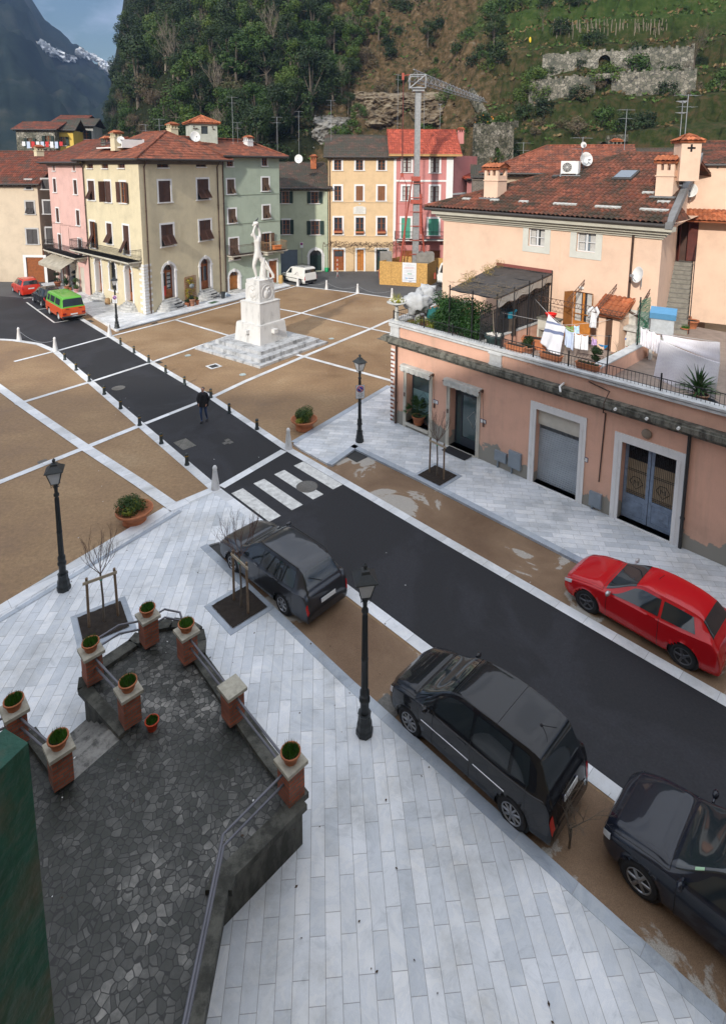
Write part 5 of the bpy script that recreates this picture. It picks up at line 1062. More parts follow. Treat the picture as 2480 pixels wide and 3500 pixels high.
def bigchim(px,w_,h_,lab):
    c=roofpt(px); W_=Wall((c.x,c.y),(c.x+TD.x,c.y+TD.y)); q=MB().bb(-w_/2,w_/2,-.1,w_-.1,c.z-.5,c.z+h_*.78); q.bb(-w_/2-.04,w_/2+.04,-.14,w_-.06,c.z+h_*.6,c.z+h_*.63)
    for sx in (-1,1):
        for dy in (0,w_-.16): q.bb(sx*(w_/2-.08)-.08,sx*(w_/2-.08)+.08,-.1+dy,.06+dy,c.z+h_*.78,c.z+h_)
    q.bb(-.07,.07,-.1,.04,c.z+h_*.78,c.z+h_); q.bb(-w_/2,w_/2,-.1,w_-.1,c.z+h_-.02,c.z+h_+.04)
    ch=B.put(q,'chimney',PEACH,W_,RF); 
    q=MB(); e=.12; zt=c.z+h_+.05; tiled(q,(-w_/2-e,-.1-e,zt),(w_/2+e,-.1-e,zt),(w_/2+e,w_/2-.1,zt+.25),(-w_/2-e,w_/2-.1,zt+.25),.2,.3,.045); tiled(q,(w_/2+e,w_-.1+e,zt),(-w_/2-e,w_-.1+e,zt),(-w_/2-e,w_/2-.1,zt+.25),(w_/2+e,w_/2-.1,zt+.25),.2,.3,.045)
    for sx in (-1,1): q.poly([(sx*(w_/2+e),-.1-e,zt),(sx*(w_/2+e),w_-.1+e,zt),(sx*(w_/2+e),w_/2-.1,zt+.25)])
    B.put(q,'chimney_cap',TILEO,W_,RF)
    q=MB().bb(-w_/2-.15,w_/2+.15,-.32,w_+.1,c.z-.03,c.z+.05); B.put(q,'flashing',pm('grey_lead',(.2,.2,.2)),W_,RF)
bigchim(z3(175,1215),.85,1.55,''); bigchim(z3(1372,1205),.72,1.5,'')
# things on the roof
c=roofpt(z3(720,1058)); t=thing('air_conditioner','white air conditioning unit with round fan on the peach roof','air conditioner',c,WU.rz+R(10))
m=MB().bb(-.45,.45,-.18,.18,.12,.78); m.build('casing',WHITEP,t)
g=MB(); 
for r in (.05,.10,.15,.20,.245): g.tube([(-.12+r*math.cos(2*PI*k/20),-.195,.45+r*math.sin(2*PI*k/20)) for k in range(21)],.007,4,cap=False)
for k in range(12): g.tube([(-.12,-.195,.45),(-.12+.25*math.cos(2*PI*k/12),-.195,.45+.25*math.sin(2*PI*k/12))],.006,4,cap=False)
g.build('fan_grille',WHITEP,t); MB().lathe([(.25,0),(.25,.01),(.001,.01)],n=24).xf(Matrix.Translation((-.12,-.183,.45))@Matrix.Rotation(R(90),4,'X')).build('fan_opening',BLACKISH,t)
MB().bb(-.45,-.38,-.3,.3,-.05,.12).bb(.38,.45,-.3,.3,-.05,.12).bb(-.6,.6,-.25,-.15,0,.05).build('base_rail',ZINC,t)
c=roofpt(z3(815,1010)); dish(c,.34,'large white dish beside the air conditioner on the peach roof',R(8),12,.5)
dish(at_y(z3(803,880),29.5),.14,'small dish on a pole above the air conditioner',0,10,.25)
antenna(at_y(z3(803,900),29.6)-Vector((0,0,.4)),1.2,'ladder antenna behind the small dish on the peach roof',6,.3)
antenna(at_y(z3(1095,880),38),2.6,'tall antenna with long boom over the middle of the peach roof ridge',8,.1); antenna(at_y(z3(1472,900),30),2.6,'antenna left of the cross-pierced chimney',6,1.0); antenna(at_y(z3(1505,910),29),2.9,'thin mast next to the cross-pierced chimney',1,.2)
antenna(at_y(z3(395,900),44),.8,'low antenna over the roof behind the peach house',3,.2)
# the right hand house: wall, door, stairs, tiles
wq0=Vector((16.9,31.9,0)); WQ=Wall((wq0.x,wq0.y),(wq0.x+8,wq0.y-4.2)); W=WQ
B=Bld('stair_house','peach house at the right edge with outside stone stairs and brown door','house',tuple(wq0)[:2])
dr=pxop(WQ,(z3,1498,1395,1560,1610))
m=MB(); holed(m,0,8,3.8,12.4,[(dr[0]-.5,dr[0]+.5,dr[1]-1.15,dr[1]+1.15)]); m.add([(0,0,3.8),(0,6,3.8),(0,6,12.4),(0,0,12.4)],[(0,1,2,3)]); B.put(m,'wall',PEACH,W)
fr=B.put(leaf(.5,2.25,dr[0]-.5,dr[1]-1.13,R(70),1,-.03),'shutter',pm('maroon_shutter',(.10,.025,.018),.5,.2,4),W); B.put(leaf(.5,2.25,dr[0]+.5,dr[1]-1.13,R(20),-1,-.03),'shutter',MATS['maroon_shutter'],W); B.put(MB().bb(dr[0]-.5,dr[0]+.5,.12,.16,dr[1]-1.15,dr[1]+1.15),'door',BROWNW,W)
zt=dr[1]-1.15; N_=15; top=WQ.pt(dr[0]-.15,0,.4); bot=G(z6(1440,588),zf); run=(top-bot); run.z=0; rl_=run.length; ru=run.normalized(); rn=Vector((ru.y,-ru.x,0))
m=MB(); dz=(zt-zf)/N_
for k in range(N_):
    c=bot+ru*(rl_*k/N_); c2=bot+ru*(rl_*(k+1.12)/N_); m.prism([c-rn*.55,c+rn*.55,c2+rn*.55,c2-rn*.55],zf-.1+k*dz*.0,zf+(k+1)*dz)
m.prism([top-rn*.6-ru*.1,top+rn*.55-ru*.1,top+rn*.55+ru*.5,top-rn*.6+ru*.5],zf,zt)
B.put(m,'stairs',pm('worn_stone_steps',(.20,.19,.165),.85,.3,4,.2,20))
m=MB(); b0=bot+rn*.6; t0_=top+rn*.6; b0.z=zf; t0_.z=zt
for hh,rr in ((.95,.025),(.08,.02)): m.tube([b0+Vector((0,0,hh)),t0_+Vector((0,0,hh))],rr,5)
for k in range(26):
    a_=b0+(t0_-b0)*(k/26); c_=b0+(t0_-b0)*((k+1.6)/26)
    m.tube([a_+Vector((0,0,.08)),c_+Vector((0,0,.92))],.007,3,cap=False); m.tube([a_+Vector((0,0,.92)),c_+Vector((0,0,.08))],.007,3,cap=False)
B.put(m,'stair_netting',IRONB)
cs,cz_=WQ.sz(z3(1490,1285)); m=MB(); tiled(m,(cs,-1.0,cz_-.55),(cs+4,-1.0,cz_-.55),(cs+4,0,cz_),(cs,0,cz_),.22,.35,.05); B.put(m,'canopy_roof',TILEO,W)
roof(B,W,.6,8,.2,6,12.4,1.4,.3,'shed',TILEN)
cc_=at_y(z3(1552,930),25.0); W_=Wall((cc_.x-.4,cc_.y),(cc_.x+.4,cc_.y-.1)); zt=W_.sz(z3(1552,815))[1]; q=MB().bb(0,.8,0,.8,cc_.z-1,zt); ch=B.put(q,'chimney',PEACH,W_); zc=(cc_.z+zt)/2+.05
B.put(MB().bb(.36,.44,-.01,0,zc-.16,zc+.16).bb(.24,.56,-.012,0,zc-.04,zc+.04),'cross_opening',BLACKISH,W_,ch)
q=MB(); P=[Vector((-.12,-.12,zt)),Vector((.92,-.12,zt)),Vector((.92,.92,zt)),Vector((-.12,.92,zt))]
for k in range(4): tiled(q,P[k],P[(k+1)%4],(.4,.4,zt+.35),(.4,.4,zt+.35),.2,.25,.04)
B.put(q,'chimney_cap',TILEO,W_,ch)
dish(WQ.pt(WQ.sz(z3(1560,1115))[0],WQ.sz(z3(1560,1165))[1]-.5,.35),.34,'white dish on the right hand peach wall beside the slanting roof edge',WU.rz+R(12),15,.55)
dish(WU.pt(WU.sz(z6(1240,175))[0],WU.sz(z6(1240,175))[1]-.5,.35),.31,'white dish on the peach wall above the blue sink cabinet',WU.rz-R(30),14,.5)
# house behind
hA,hB=(10.2,47.5),(20.5,44.5); W=Wall(hA,hB); B=Bld('rear_house','red roofed house half hidden behind the peach house roof','house',hA)
box_shell(B,W,0,W.len,8,0,11.6,pm('stone_render',(.42,.33,.24),.9,.2,2),front=[(2,2.8,9,10.4)]); roof(B,W,0,W.len,0,9,11.75,2.3,.7,'hip',TILE,hipR=False)
hA,hB=(19,50),(31,48); W=Wall(hA,hB); B=Bld('rear_brown_house','old brown roofed house behind the peach house ridge','house',hA)
box_shell(B,W,0,W.len,7,0,12.2,pm('stone_render',(.42,.33,.24)),front=[]); roof(B,W,0,W.len,0,8,12.3,1.6,.5,'gable',TILED); chimney(B,W,3.2,3.5,13.5,14.2,.8,.8,GREYSTONE)
hA,hB=(10.5,56),(16.5,55); W=Wall(hA,hB); B=Bld('brick_outhouse','low brick outhouse roof between the pink and peach houses','house',hA)
box_shell(B,W,0,W.len,4,0,11.2,m_brick('dull_brick',(.16,.12,.10),(.12,.10,.09),(.2,.19,.17),.25,.12),front=[]); roof(B,W,0,W.len,0,4,11.3,1.1,.2,'shed',TILED)
# ------------------------------------------------------------------ hillside, mountains, woods
def lerp_tab(x,tab):
    if x<=tab[0][0]: return tab[0][1]
    for (a,b),(c,d) in zip(tab[:-1],tab[1:]):
        if x<=c: return b+(d-b)*(x-a)/(c-a)
    return tab[-1][1]
def sstep(a,b,x): t=min(1,max(0,(x-a)/(b-a))); return t*t*(3-2*t)
Y0=[(-80,98),(-55,88),(-40,82),(-28,77),(-14,73),(-8,76),(5,77),(13,74),(17,66),(24,60),(38,52),(60,44),(100,40)]
def hill_h(x,y,detail=True):
    d=y-lerp_tab(x,Y0)
    if d<=0: return -.2
    h=1.05*min(d,13)+.84*max(0,d-13)
    r=x/max(y,1); f=sstep(-.475,-.335,r); h=h*f+ (1-f)*min(h,7+.02*d)
    if detail:
        p=Vector((x,y,0)); rocky=sstep(-.10,.0,r)*(1-sstep(.17,.24,r))
        a=noise.fractal(p*.06,.8,2.1,5)*4.0*sstep(0,20,d)
        b=noise.fractal(p*.32,.7,2.2,4)*(.6+1.7*rocky)
        h+=(a+b)*min(1,d/4)
        if r>.2: # old terraces
            st=4.2; q=h/st; fr=q-math.floor(q); h=h*.35+.65*(math.floor(q)+sstep(.55,.95,fr))*st
    return h
def hill_at(px):
    o,d=_ray(px); t=60.
    while t<400:
        p=o+d*t
        if hill_h(p.x,p.y)>=p.z: return p
        t+=.5
    return p
def m_hill():
    m,N,L,b=nodes('hillside_ground'); tc=_n(N,'ShaderNodeTexCoord'); sp=_n(N,'ShaderNodeSeparateXYZ'); L.new(tc.outputs['Object'],sp.inputs[0])
    n1=_n(N,'ShaderNodeTexNoise',Scale=.12,Detail=9,Roughness=.68); L.new(tc.outputs['Object'],n1.inputs['Vector'])
    n2=_n(N,'ShaderNodeTexNoise',Scale=.9,Detail=9,Roughness=.72); L.new(tc.outputs['Object'],n2.inputs['Vector'])
    rock=_ramp(N,[(.30,(.022,.018,.010)),(.42,(.045,.042,.018)),(.50,(.085,.058,.030)),(.60,(.13,.09,.05)),(.68,(.19,.165,.12)),(.78,(.30,.28,.24))]); L.new(n2.outputs['Fac'],rock.inputs[0])
    grass=_ramp(N,[(.30,(.010,.015,.006)),(.45,(.026,.038,.010)),(.54,(.045,.046,.018)),(.64,(.070,.048,.024)),(.8,(.10,.085,.05))]); L.new(n2.outputs['Fac'],grass.inputs[0])
    wood=_ramp(N,[(.3,(.007,.010,.004)),(.6,(.02,.025,.010)),(.8,(.05,.035,.02))]); L.new(n2.outputs['Fac'],wood.inputs[0])
    dv=_n(N,'ShaderNodeMath',operation='DIVIDE'); L.new(sp.outputs['X'],dv.inputs[0]); L.new(sp.outputs['Y'],dv.inputs[1])
    ad=_n(N,'ShaderNodeMath',operation='MULTIPLY_ADD'); ad.inputs[1].default_value=.30; L.new(n1.outputs['Fac'],ad.inputs[0]); L.new(dv.outputs[0],ad.inputs[2])
    k1=_ramp(N,[(.07,(0,0,0)),(.12,(1,1,1))]); L.new(ad.outputs[0],k1.inputs[0]); k2=_ramp(N,[(.33,(0,0,0)),(.40,(1,1,1))]); L.new(ad.outputs[0],k2.inputs[0])
    a=_n(N,'ShaderNodeMixRGB'); L.new(k1.outputs[0],a.inputs[0]); L.new(wood.outputs[0],a.inputs[1]); L.new(rock.outputs[0],a.inputs[2])
    c=_n(N,'ShaderNodeMixRGB'); L.new(k2.outputs[0],c.inputs[0]); L.new(a.outputs[0],c.inputs[1]); L.new(grass.outputs[0],c.inputs[2])
    # bright meadow on the top terraces
    k3=_ramp(N,[(.0,(0,0,0)),(1,(1,1,1))]); mr=_n(N,'ShaderNodeMapRange'); mr.inputs['From Min'].default_value=30; mr.inputs['From Max'].default_value=34; L.new(sp.outputs['Z'],mr.inputs['Value'])
    mm=_n(N,'ShaderNodeMath',operation='MULTIPLY'); L.new(mr.outputs[0],mm.inputs[0]); L.new(k2.outputs[0],mm.inputs[1])
    g2=_ramp(N,[(.3,(.018,.034,.007)),(.52,(.036,.062,.014)),(.72,(.08,.085,.032))]); L.new(n2.outputs['Fac'],g2.inputs[0])
    e=_n(N,'ShaderNodeMixRGB'); L.new(mm.outputs[0],e.inputs[0]); L.new(c.outputs[0],e.inputs[1]); L.new(g2.outputs[0],e.inputs[2])
    L.new(e.outputs[0],b.inputs['Base Color']); b.inputs['Roughness'].default_value=.95; b.inputs['Specular IOR Level'].default_value=.1
    bp=_n(N,'ShaderNodeBump',Strength=.9,Distance=.5); L.new(n2.outputs['Fac'],bp.inputs['Height']); L.new(bp.outputs[0],b.inputs['Normal'])
    return m
xs=[-110+1.0*i for i in range(40)]+[-70+.7*i for i in range(245)]+[102+3*i for i in range(20)]; ys=[40+.75*i for i in range(110)]+[122.5+2*i for i in range(55)]
vs=[(x,y,hill_h(x,y)) for y in ys for x in xs]; nx=len(xs)
struct(MB().add(vs,[(j*nx+i,j*nx+i+1,(j+1)*nx+i+1,(j+1)*nx+i) for j in range(len(ys)-1) for i in range(nx-1)],0,False),'hillside',m_hill())
# far mountains with quarries
def m_mount():
    m,N,L,b=nodes('mountain_forest'); tc=_n(N,'ShaderNodeTexCoord')
    n1=_n(N,'ShaderNodeTexNoise',Scale=.012,Detail=12,Roughness=.72); L.new(tc.outputs['Object'],n1.inputs['Vector'])
    r=_ramp(N,[(.35,(.006,.010,.010)),(.5,(.018,.026,.020)),(.62,(.045,.045,.035)),(.8,(.08,.065,.05))]); L.new(n1.outputs['Fac'],r.inputs[0])
    L.new(r.outputs[0],b.inputs['Base Color']); b.inputs['Roughness'].default_value=1; b.inputs['Specular IOR Level'].default_value=0
    return m
MNT=m_mount()
QUARRY=pm('quarry_marble',(.62,.63,.64),.9,.6,.03,detail=12)
def mount(name,prof,y0,y1,x0,x1,base=-20,seed=0,nx=120,ny=40):
    def h(u,v):
        y=y0+(y1-y0)*v; rr=lerp_tab(x0+(x1-x0)*u,prof)   # profile given as ratio x/y -> elevation at y1
        r=x0+(x1-x0)*u; x=r*y; top=12.2+rr*y1
        z=base+(top-base)*(v**.85); p=Vector((x*.01,y*.01,seed)); z+=noise.fractal(p*2.0,.75,2.1,6)*28*(v*(1.15-v)*3)
        return Vector((x,y,z))
    m=MB().grid(h,nx,ny,0,True); m.grid(lambda u,v:(lambda p:Vector((p.x,p.y+v*400,p.z-v*260)))(h(u,1.0)),nx,2,0,True)
    return struct(m,name,MNT),h
o_,hf=mount('mountain',[(-.95,.50),(-.75,.42),(-.62,.345),(-.56,.29),(-.527,.235),(-.492,.205),(-.487,.197),(-.462,.185),(-.455,.170),(-.43,.163),(-.40,.12),(-.36,.05),(-.3,.0)],330,1000,-1.0,-.28,seed=3.1)
def q_patch(name,pts,lab):
    m=MB()
    def f(u,v):
        i=u*(len(pts)-1); k=min(int(i),len(pts)-2); t=i-k; a=pts[k]; b=pts[k+1]; p=((a[0]+(b[0]-a[0])*t),(a[1]+(b[1]-a[1])*t)+v*(a[2]+(b[2]-a[2])*t))
        yy=345.
        while yy<1000:
            q=at_y(p,yy)
            if hf((q.x/q.y+1)/.72,(yy-330)/670).z>=q.z: break
            yy+=6
        q=at_y(p,yy-14); q=q+Vector((noise.noise(Vector((u*21,v*5,2)))*10,noise.noise(Vector((u*17,v*4,7)))*14,noise.noise(Vector((u*31,v*6,9)))*8)); return q
    m.grid(f,60,8,0,False); o=struct(m,name,QUARRY); return o
q_patch('quarry',[(z1(100,150)[0],z1(100,135)[1],14),(z1(150,160)[0],z1(150,150)[1],22),(z1(210,190)[0],z1(210,190)[1],20),(z1(280,225)[0],z1(280,220)[1],18),(z1(340,240)[0],z1(340,235)[1],10)],'')
q_patch('quarry',[(z1(370,195)[0],z1(370,185)[1],16),(z1(430,215)[0],z1(430,205)[1],20),(z1(480,230)[0],z1(480,225)[1],14),(z1(505,255)[0],z1(505,250)[1],6)],'')
q_patch('quarry',[(z1(520,275)[0],z1(520,265)[1],18),(z1(570,290)[0],z1(570,272)[1],34),(z1(620,310)[0],z1(620,280)[1],42),(z1(660,340)[0],z1(660,300)[1],38)],'')
# ---- trees
def m_leaf(name,c1,c2,c3):
    m,N,L,b=nodes(name); tc=_n(N,'ShaderNodeTexCoord'); oi=N.new('ShaderNodeObjectInfo')
    n1=_n(N,'ShaderNodeTexNoise',Scale=.9,Detail=4); L.new(tc.outputs['Object'],n1.inputs['Vector'])
    ad=_n(N,'ShaderNodeMath',operation='MULTIPLY_ADD'); ad.inputs[1].default_value=.35; L.new(oi.outputs['Random'],ad.inputs[0]); L.new(n1.outputs['Fac'],ad.inputs[2])
    r=_ramp(N,[(.40,c1),(.68,c2),(.95,c3)]); L.new(ad.outputs[0],r.inputs[0]); L.new(r.outputs[0],b.inputs['Base Color'])
    b.inputs['Roughness'].default_value=.55; b.inputs['Specular IOR Level'].default_value=.25
    return m
LEAFD=m_leaf('holm_oak_leaves',(.007,.018,.004),(.016,.034,.007),(.034,.058,.012)); LEAFM=m_leaf('laurel_leaves',(.016,.042,.006),(.036,.075,.010),(.08,.115,.016)); LEAFO=m_leaf('scrub_twigs',(.07,.05,.03),(.10,.075,.045),(.07,.085,.03))
BARK=pm('grey_bark',(.11,.09,.07),.9,.3,3); BARKP=pm('pale_bark',(.20,.17,.13),.9,.3,3)
def leafcloud(m,cl,n,size,rnd,flat=0.0,mi=0):
    "leaf-sized quads thrown through clump ellipsoids (cx,cy,cz,r)"
    tot=sum(c[3]**2 for c in cl)
    for c in cl:
        k=max(6,int(n*c[3]**2/tot))
        for _ in range(k):
            u=rnd.uniform(-1,1); a=rnd.uniform(0,2*PI); q=math.sqrt(1-u*u); rr=c[3]*(rnd.random()**.28)
            d=Vector((q*math.cos(a),q*math.sin(a),u*.85)); p=Vector(c[:3])+d*rr
            nn=(d+Vector((rnd.uniform(-1,1),rnd.uniform(-1,1),rnd.uniform(-.3,1.2)))*.9).normalized(); t=nn.orthogonal().normalized(); t.rotate(Matrix.Rotation(rnd.uniform(0,6.3),3,nn)); b=nn.cross(t); s=size*rnd.uniform(.6,1.3)
            m.add([p-t*s*.5,p+b*s*.30,p+t*s*.5,p-b*s*.30],[(0,1,2,3)],mi)
def branches(m,p,d,L_,r,depth,rnd,spread=.6,n=3,up=.15,segs=2,sides=3,tips=None):
    q=p; pts=[p]; dd=d.copy()
    for i in range(segs):
        dd=(dd+Vector((rnd.uniform(-1,1),rnd.uniform(-1,1),rnd.uniform(-1,1)))*.12+Vector((0,0,up*.3))).normalized(); q=q+dd*(L_/segs); pts.append(q)
    m.tube(pts,[r*(1-.35*i/segs) for i in range(segs+1)],sides,cap=False)
    if depth<=0:
        if tips is not None: tips.append(q)
        return
    for k in range(n):
        a=rnd.uniform(0,2*PI); o=dd.orthogonal().normalized(); o.rotate(Matrix.Rotation(a+2*PI*k/n,3,dd)); nd=(dd*(1-spread*.4)+o*spread*rnd.uniform(.6,1.2)+Vector((0,0,up))).normalized()
        st=pts[-1] if k<n-1 else pts[max(1,segs-1)]
        branches(m,st,nd,L_*rnd.uniform(.6,.85),r*.6,depth-1,rnd,spread,n,up,segs,sides,tips)
def evergreen(seed,h,w_,leaf,lab,n=3400,size=.34,cat='tree'):
    rnd=random.Random(seed); t=thing('evergreen_tree',lab,cat); cl=[]
    for k in range(16):
        a=rnd.uniform(0,2*PI); zz=rnd.uniform(.22,.95); rr=w_*.5*math.sin(PI*min(.95,zz*.82+.12))*rnd.uniform(.3,1)
        cl.append((rr*math.cos(a),rr*math.sin(a),h*zz,w_*rnd.uniform(.13,.26)))
    m=MB(); leafcloud(m,cl,n,size,rnd); m.build('crown',leaf,t,fix=False)
    m=MB(); m.tube([(0,0,-1),(0,0,h*.3),(w_*.05,0,h*.75)],[h*.03,h*.024,h*.008],6); 
    for c in cl[:9]: m.tube([(0,0,h*.3),(c[0]*.5,c[1]*.5,(h*.3+c[2])/2),c[:3]],[h*.014,h*.009,h*.004],4,cap=False)
    m.build('trunk',BARK,t,fix=False); return t
def baretree(seed,h,lab,mat=None,depth=5,n=3,spread=.5,name='bare_tree'):
    rnd=random.Random(seed); t=thing(name,lab,'tree'); m=MB(); m.tube([(0,0,-.8),(.03*h,0,h*.32)],[h*.02,h*.014],6); m.build('trunk',mat or BARKP,t,fix=False)
    m=MB(); 
    for k in range(3): branches(m,Vector((.03*h*(k/3+.3),0,h*(.16+.08*k))),Vector((rnd.uniform(-.5,.5),rnd.uniform(-.5,.5),1)).normalized(),h*.24,h*.010,depth-1,rnd,spread,n,.22)
    m.build('crown',mat or BARKP,t,fix=False); return t
GW='trees growing together on the wooded hillside'
protos=[evergreen(1,9,6.5,LEAFD,'dark dense holm oak in the wood above the houses'),evergreen(2,8,6,LEAFD,'dark dense holm oak in the wood above the houses'),evergreen(3,7,6.5,LEAFM,'bright green leafy tree in the wood above the houses'),evergreen(4,8.5,5.5,LEAFM,'bright green leafy tree in the wood above the houses'),evergreen(5,10,7,LEAFD,'dark dense holm oak in the wood above the houses'),evergreen(6,4.5,5.5,LEAFO,'brown leafless scrub thicket on the slope above the houses',1500,.30)]
bares=[baretree(11,9,'pale bare winter tree among the evergreens on the slope'),baretree(12,8,'pale bare winter tree among the evergreens on the slope',None,5,3,.65),baretree(13,6,'pale bare winter tree among the evergreens on the slope',BARK,5,3,.7)]
shrubs=[evergreen(21,2.6,3.2,LEAFM,'green rounded shrub on the cleared slope',900,.26,'shrub'),evergreen(22,2.2,2.8,LEAFD,'dark rounded shrub on the cleared slope',900,.26,'shrub'),evergreen(23,1.8,3.0,LEAFO,'rusty brown bramble clump on the cleared slope',900,.22,'shrub')]
for p in shrubs: p.name='hillside_shrub'
usedp=set()
def placet(p,x,y,s,rz,group,label=None):
    loc=(x,y,hill_h(x,y)-.3*s)
    if p.name not in usedp and p not in usedp_o: usedp_o.append(p); p.location=loc; p.rotation_euler=(0,0,rz); p.scale=(s,s,s); p['group']=group; r=p
    else: r=dup(p,loc,rz,None,group,s)
    if label: r['label']=label
    return r
usedp_o=[]
def px_of(v):
    d=RM.transposed()@(Vector(v)-CAMLOC); return (C1[0]+FPX*d.x/d.y,C1[1]-FPX*d.z/d.y)
rnd=random.Random(77)
def forest_zone(px,py):
    if px<460 and py>390: return .65
    lim=lerp_tab(py,[(0,1330),(150,1290),(250,1225),(330,1190),(400,1080),(460,960),(500,900),(560,880)])
    return 1 if px<lim else 0
def zone(l,q,w_):
    l=' '.join(l.split()[:4]); a='high on' if q[1]<200 else 'halfway up' if q[1]<340 else 'low on'
    b='above the cream house' if q[0]<620 else 'above the green houses' if q[0]<1080 else 'behind the crane' if q[0]<1560 else 'above the peach house' if q[0]<2050 else 'at the right end'
    return f'{l} {a} {w_} {b}'
cnt=0; y=76.
while y<185:
    x=-.62*y
    st=3.6 if y<120 else 5.0
    while x<.62*y:
        X=x+rnd.uniform(-1.3,1.3); Y=y+rnd.uniform(-1.3,1.3); z=hill_h(X,Y); q=px_of((X,Y,z)); x+=st
        if z<1.5 and X>-30: continue
        if X/Y<-.47 and rnd.random()<.5: continue
        if q[1]<-90 or q[1]>640: continue
        f=forest_zone(q[0],q[1]-20)
        if f and cnt<275:
            leftpart=q[0]<560 and q[1]>330
            k=rnd.random()
            if leftpart: p=protos[5] if k<.62 else (bares[1] if k<.75 else protos[rnd.choice([1,2])])
            elif k<.10: p=rnd.choice(bares)
            elif k<.18: p=protos[5]
            elif k<.62: p=protos[rnd.choice([0,1,4])]
            else: p=protos[rnd.choice([2,3])]
            placet(p,X,Y,rnd.uniform(.6,1.05)*(1.0 if not leftpart else .85),rnd.uniform(0,6.28),GW,zone(p['label'],q,'the wood')); cnt+=1
    y+=st*.95
print('forest',cnt)
GS='shrubs scattered over the cleared hillside'
cs=0
for _ in range(560):
    X=rnd.uniform(-12,75); Y=rnd.uniform(72,140); z=hill_h(X,Y); q=px_of((X,Y,z))
    if forest_zone(*q) or not(0<q[0]<2480) or q[1]>560 or z<2: continue
    if X/Y<.22 and rnd.random()<.5: continue
    if q[1]<170 and q[0]>1780 and rnd.random()<.8: continue
    pr=shrubs[rnd.choice([0,1,2]) if q[1]>250 else rnd.choice([0,1,1])]; placet(pr,X,Y,rnd.uniform(.5,1.25),rnd.uniform(0,6.28),GS,zone(pr['label'],q,'the slope')); cs+=1
print('shrubs',cs)
# particular trees of the photograph
big=[(z2(730,220),1.25,0,'broad dark bush at the top edge of the cleared rock slope'),(z2(1260,190),1.0,1,'dark round bush on the grass above the crane'),(z3(190,190),1.2,1,'tall dark bush at the left end of the meadow'),(z2(710,640),.8,1,'dark bush clinging to the rock face above the brown roof'),(z3(470,560),1.3,0,'large green bush in the middle of the overgrown slope')]
for px,s,k,lab in big: p=hill_at(px); placet(protos[[2,0][k]],p.x,p.y,s*.55,1,GS,lab)
for px,s,lab in ((z3(1580,330),1.0,'tall bare dark tree at the right edge of the terraces'),(z3(1500,480),.75,'lower bare tree at the right edge below the walls'),(z3(530,90),.6,'small bare tree in the meadow near the white sheet')): p=hill_at(px); placet(bares[2],p.x,p.y,s,2,GS,lab)
# tall trees breaking the skyline at the left end of the spur
for x,y,s,k,lab in ((-42.5,112,1.35,4,'tallest dark tree on the skyline at the end of the wood'),(-40.5,98,1.0,0,'dark tree standing at the left end of the wood'),(-46,125,1.1,1,'rounded dark tree on the skyline farther back')): placet(protos[k],x,y,s,1,GW,lab)
for x,y,s,lab in ((-34,106,1.3,'tall pale bare tree against the cloud on the skyline'),(-36.5,110,1.2,'second pale bare tree against the cloud, nearer the tall oak')): placet(bares[0],x,y,s,1,GW,lab)
p=hill_at(z3(120,830)); t=evergreen(31,3.6,3.0,LEAFD,'small orange tree full of fruit beside the ruined stone stairs',1500,.25); t.name='orange_tree'; t.location=(p.x,p.y,hill_h(p.x,p.y)-.2); r2=random.Random(4); m=MB()
for k in range(34): a=r2.uniform(0,6.28); m.ball((1.35*math.cos(a)*r2.random()**.5,1.35*math.sin(a),r2.uniform(.9,3.3)),.085,6)
m.build('fruit',pm('orange_fruit',(.8,.28,.02),.5,.1),t)
# undergrowth
rnd=random.Random(5); m=MB(); 
for _ in range(15000):
    X=rnd.uniform(-60,85); Y=rnd.uniform(72,150); z=hill_h(X,Y)
    if z<1.0: continue
    r=X/Y; mi=(0 if rnd.random()<.55 else 1) if r>.2 else (2 if rnd.random()<.6 else 0)
    if -.06<r<.2: 
        if rnd.random()<.55: continue
    c=Vector((X,Y,z+.1)); s=rnd.uniform(.25,.6)
    for k in range(4):
        d=Vector((rnd.uniform(-1,1),rnd.uniform(-1,1),rnd.uniform(.1,.9)))*s; a=Vector((rnd.uniform(-1,1),rnd.uniform(-1,1),rnd.uniform(-.4,1))).normalized()*s*.4; m.add([c+d*.4-a,c+d*.4+a,c+d*1.2+a*.5,c+d*1.2-a*.5],[(0,1,2,3)],mi)
tag(m.build('undergrowth',[pm('grass_tuft',(.05,.10,.015),.8,.4,.4,col2=(.10,.14,.03)),pm('dry_grass',(.16,.11,.05),.9,.3,.4),pm('bramble',(.055,.045,.022),.9,.4,.4)],fix=False),'low grass, ivy and bramble covering the hillside','undergrowth',kind='stuff')
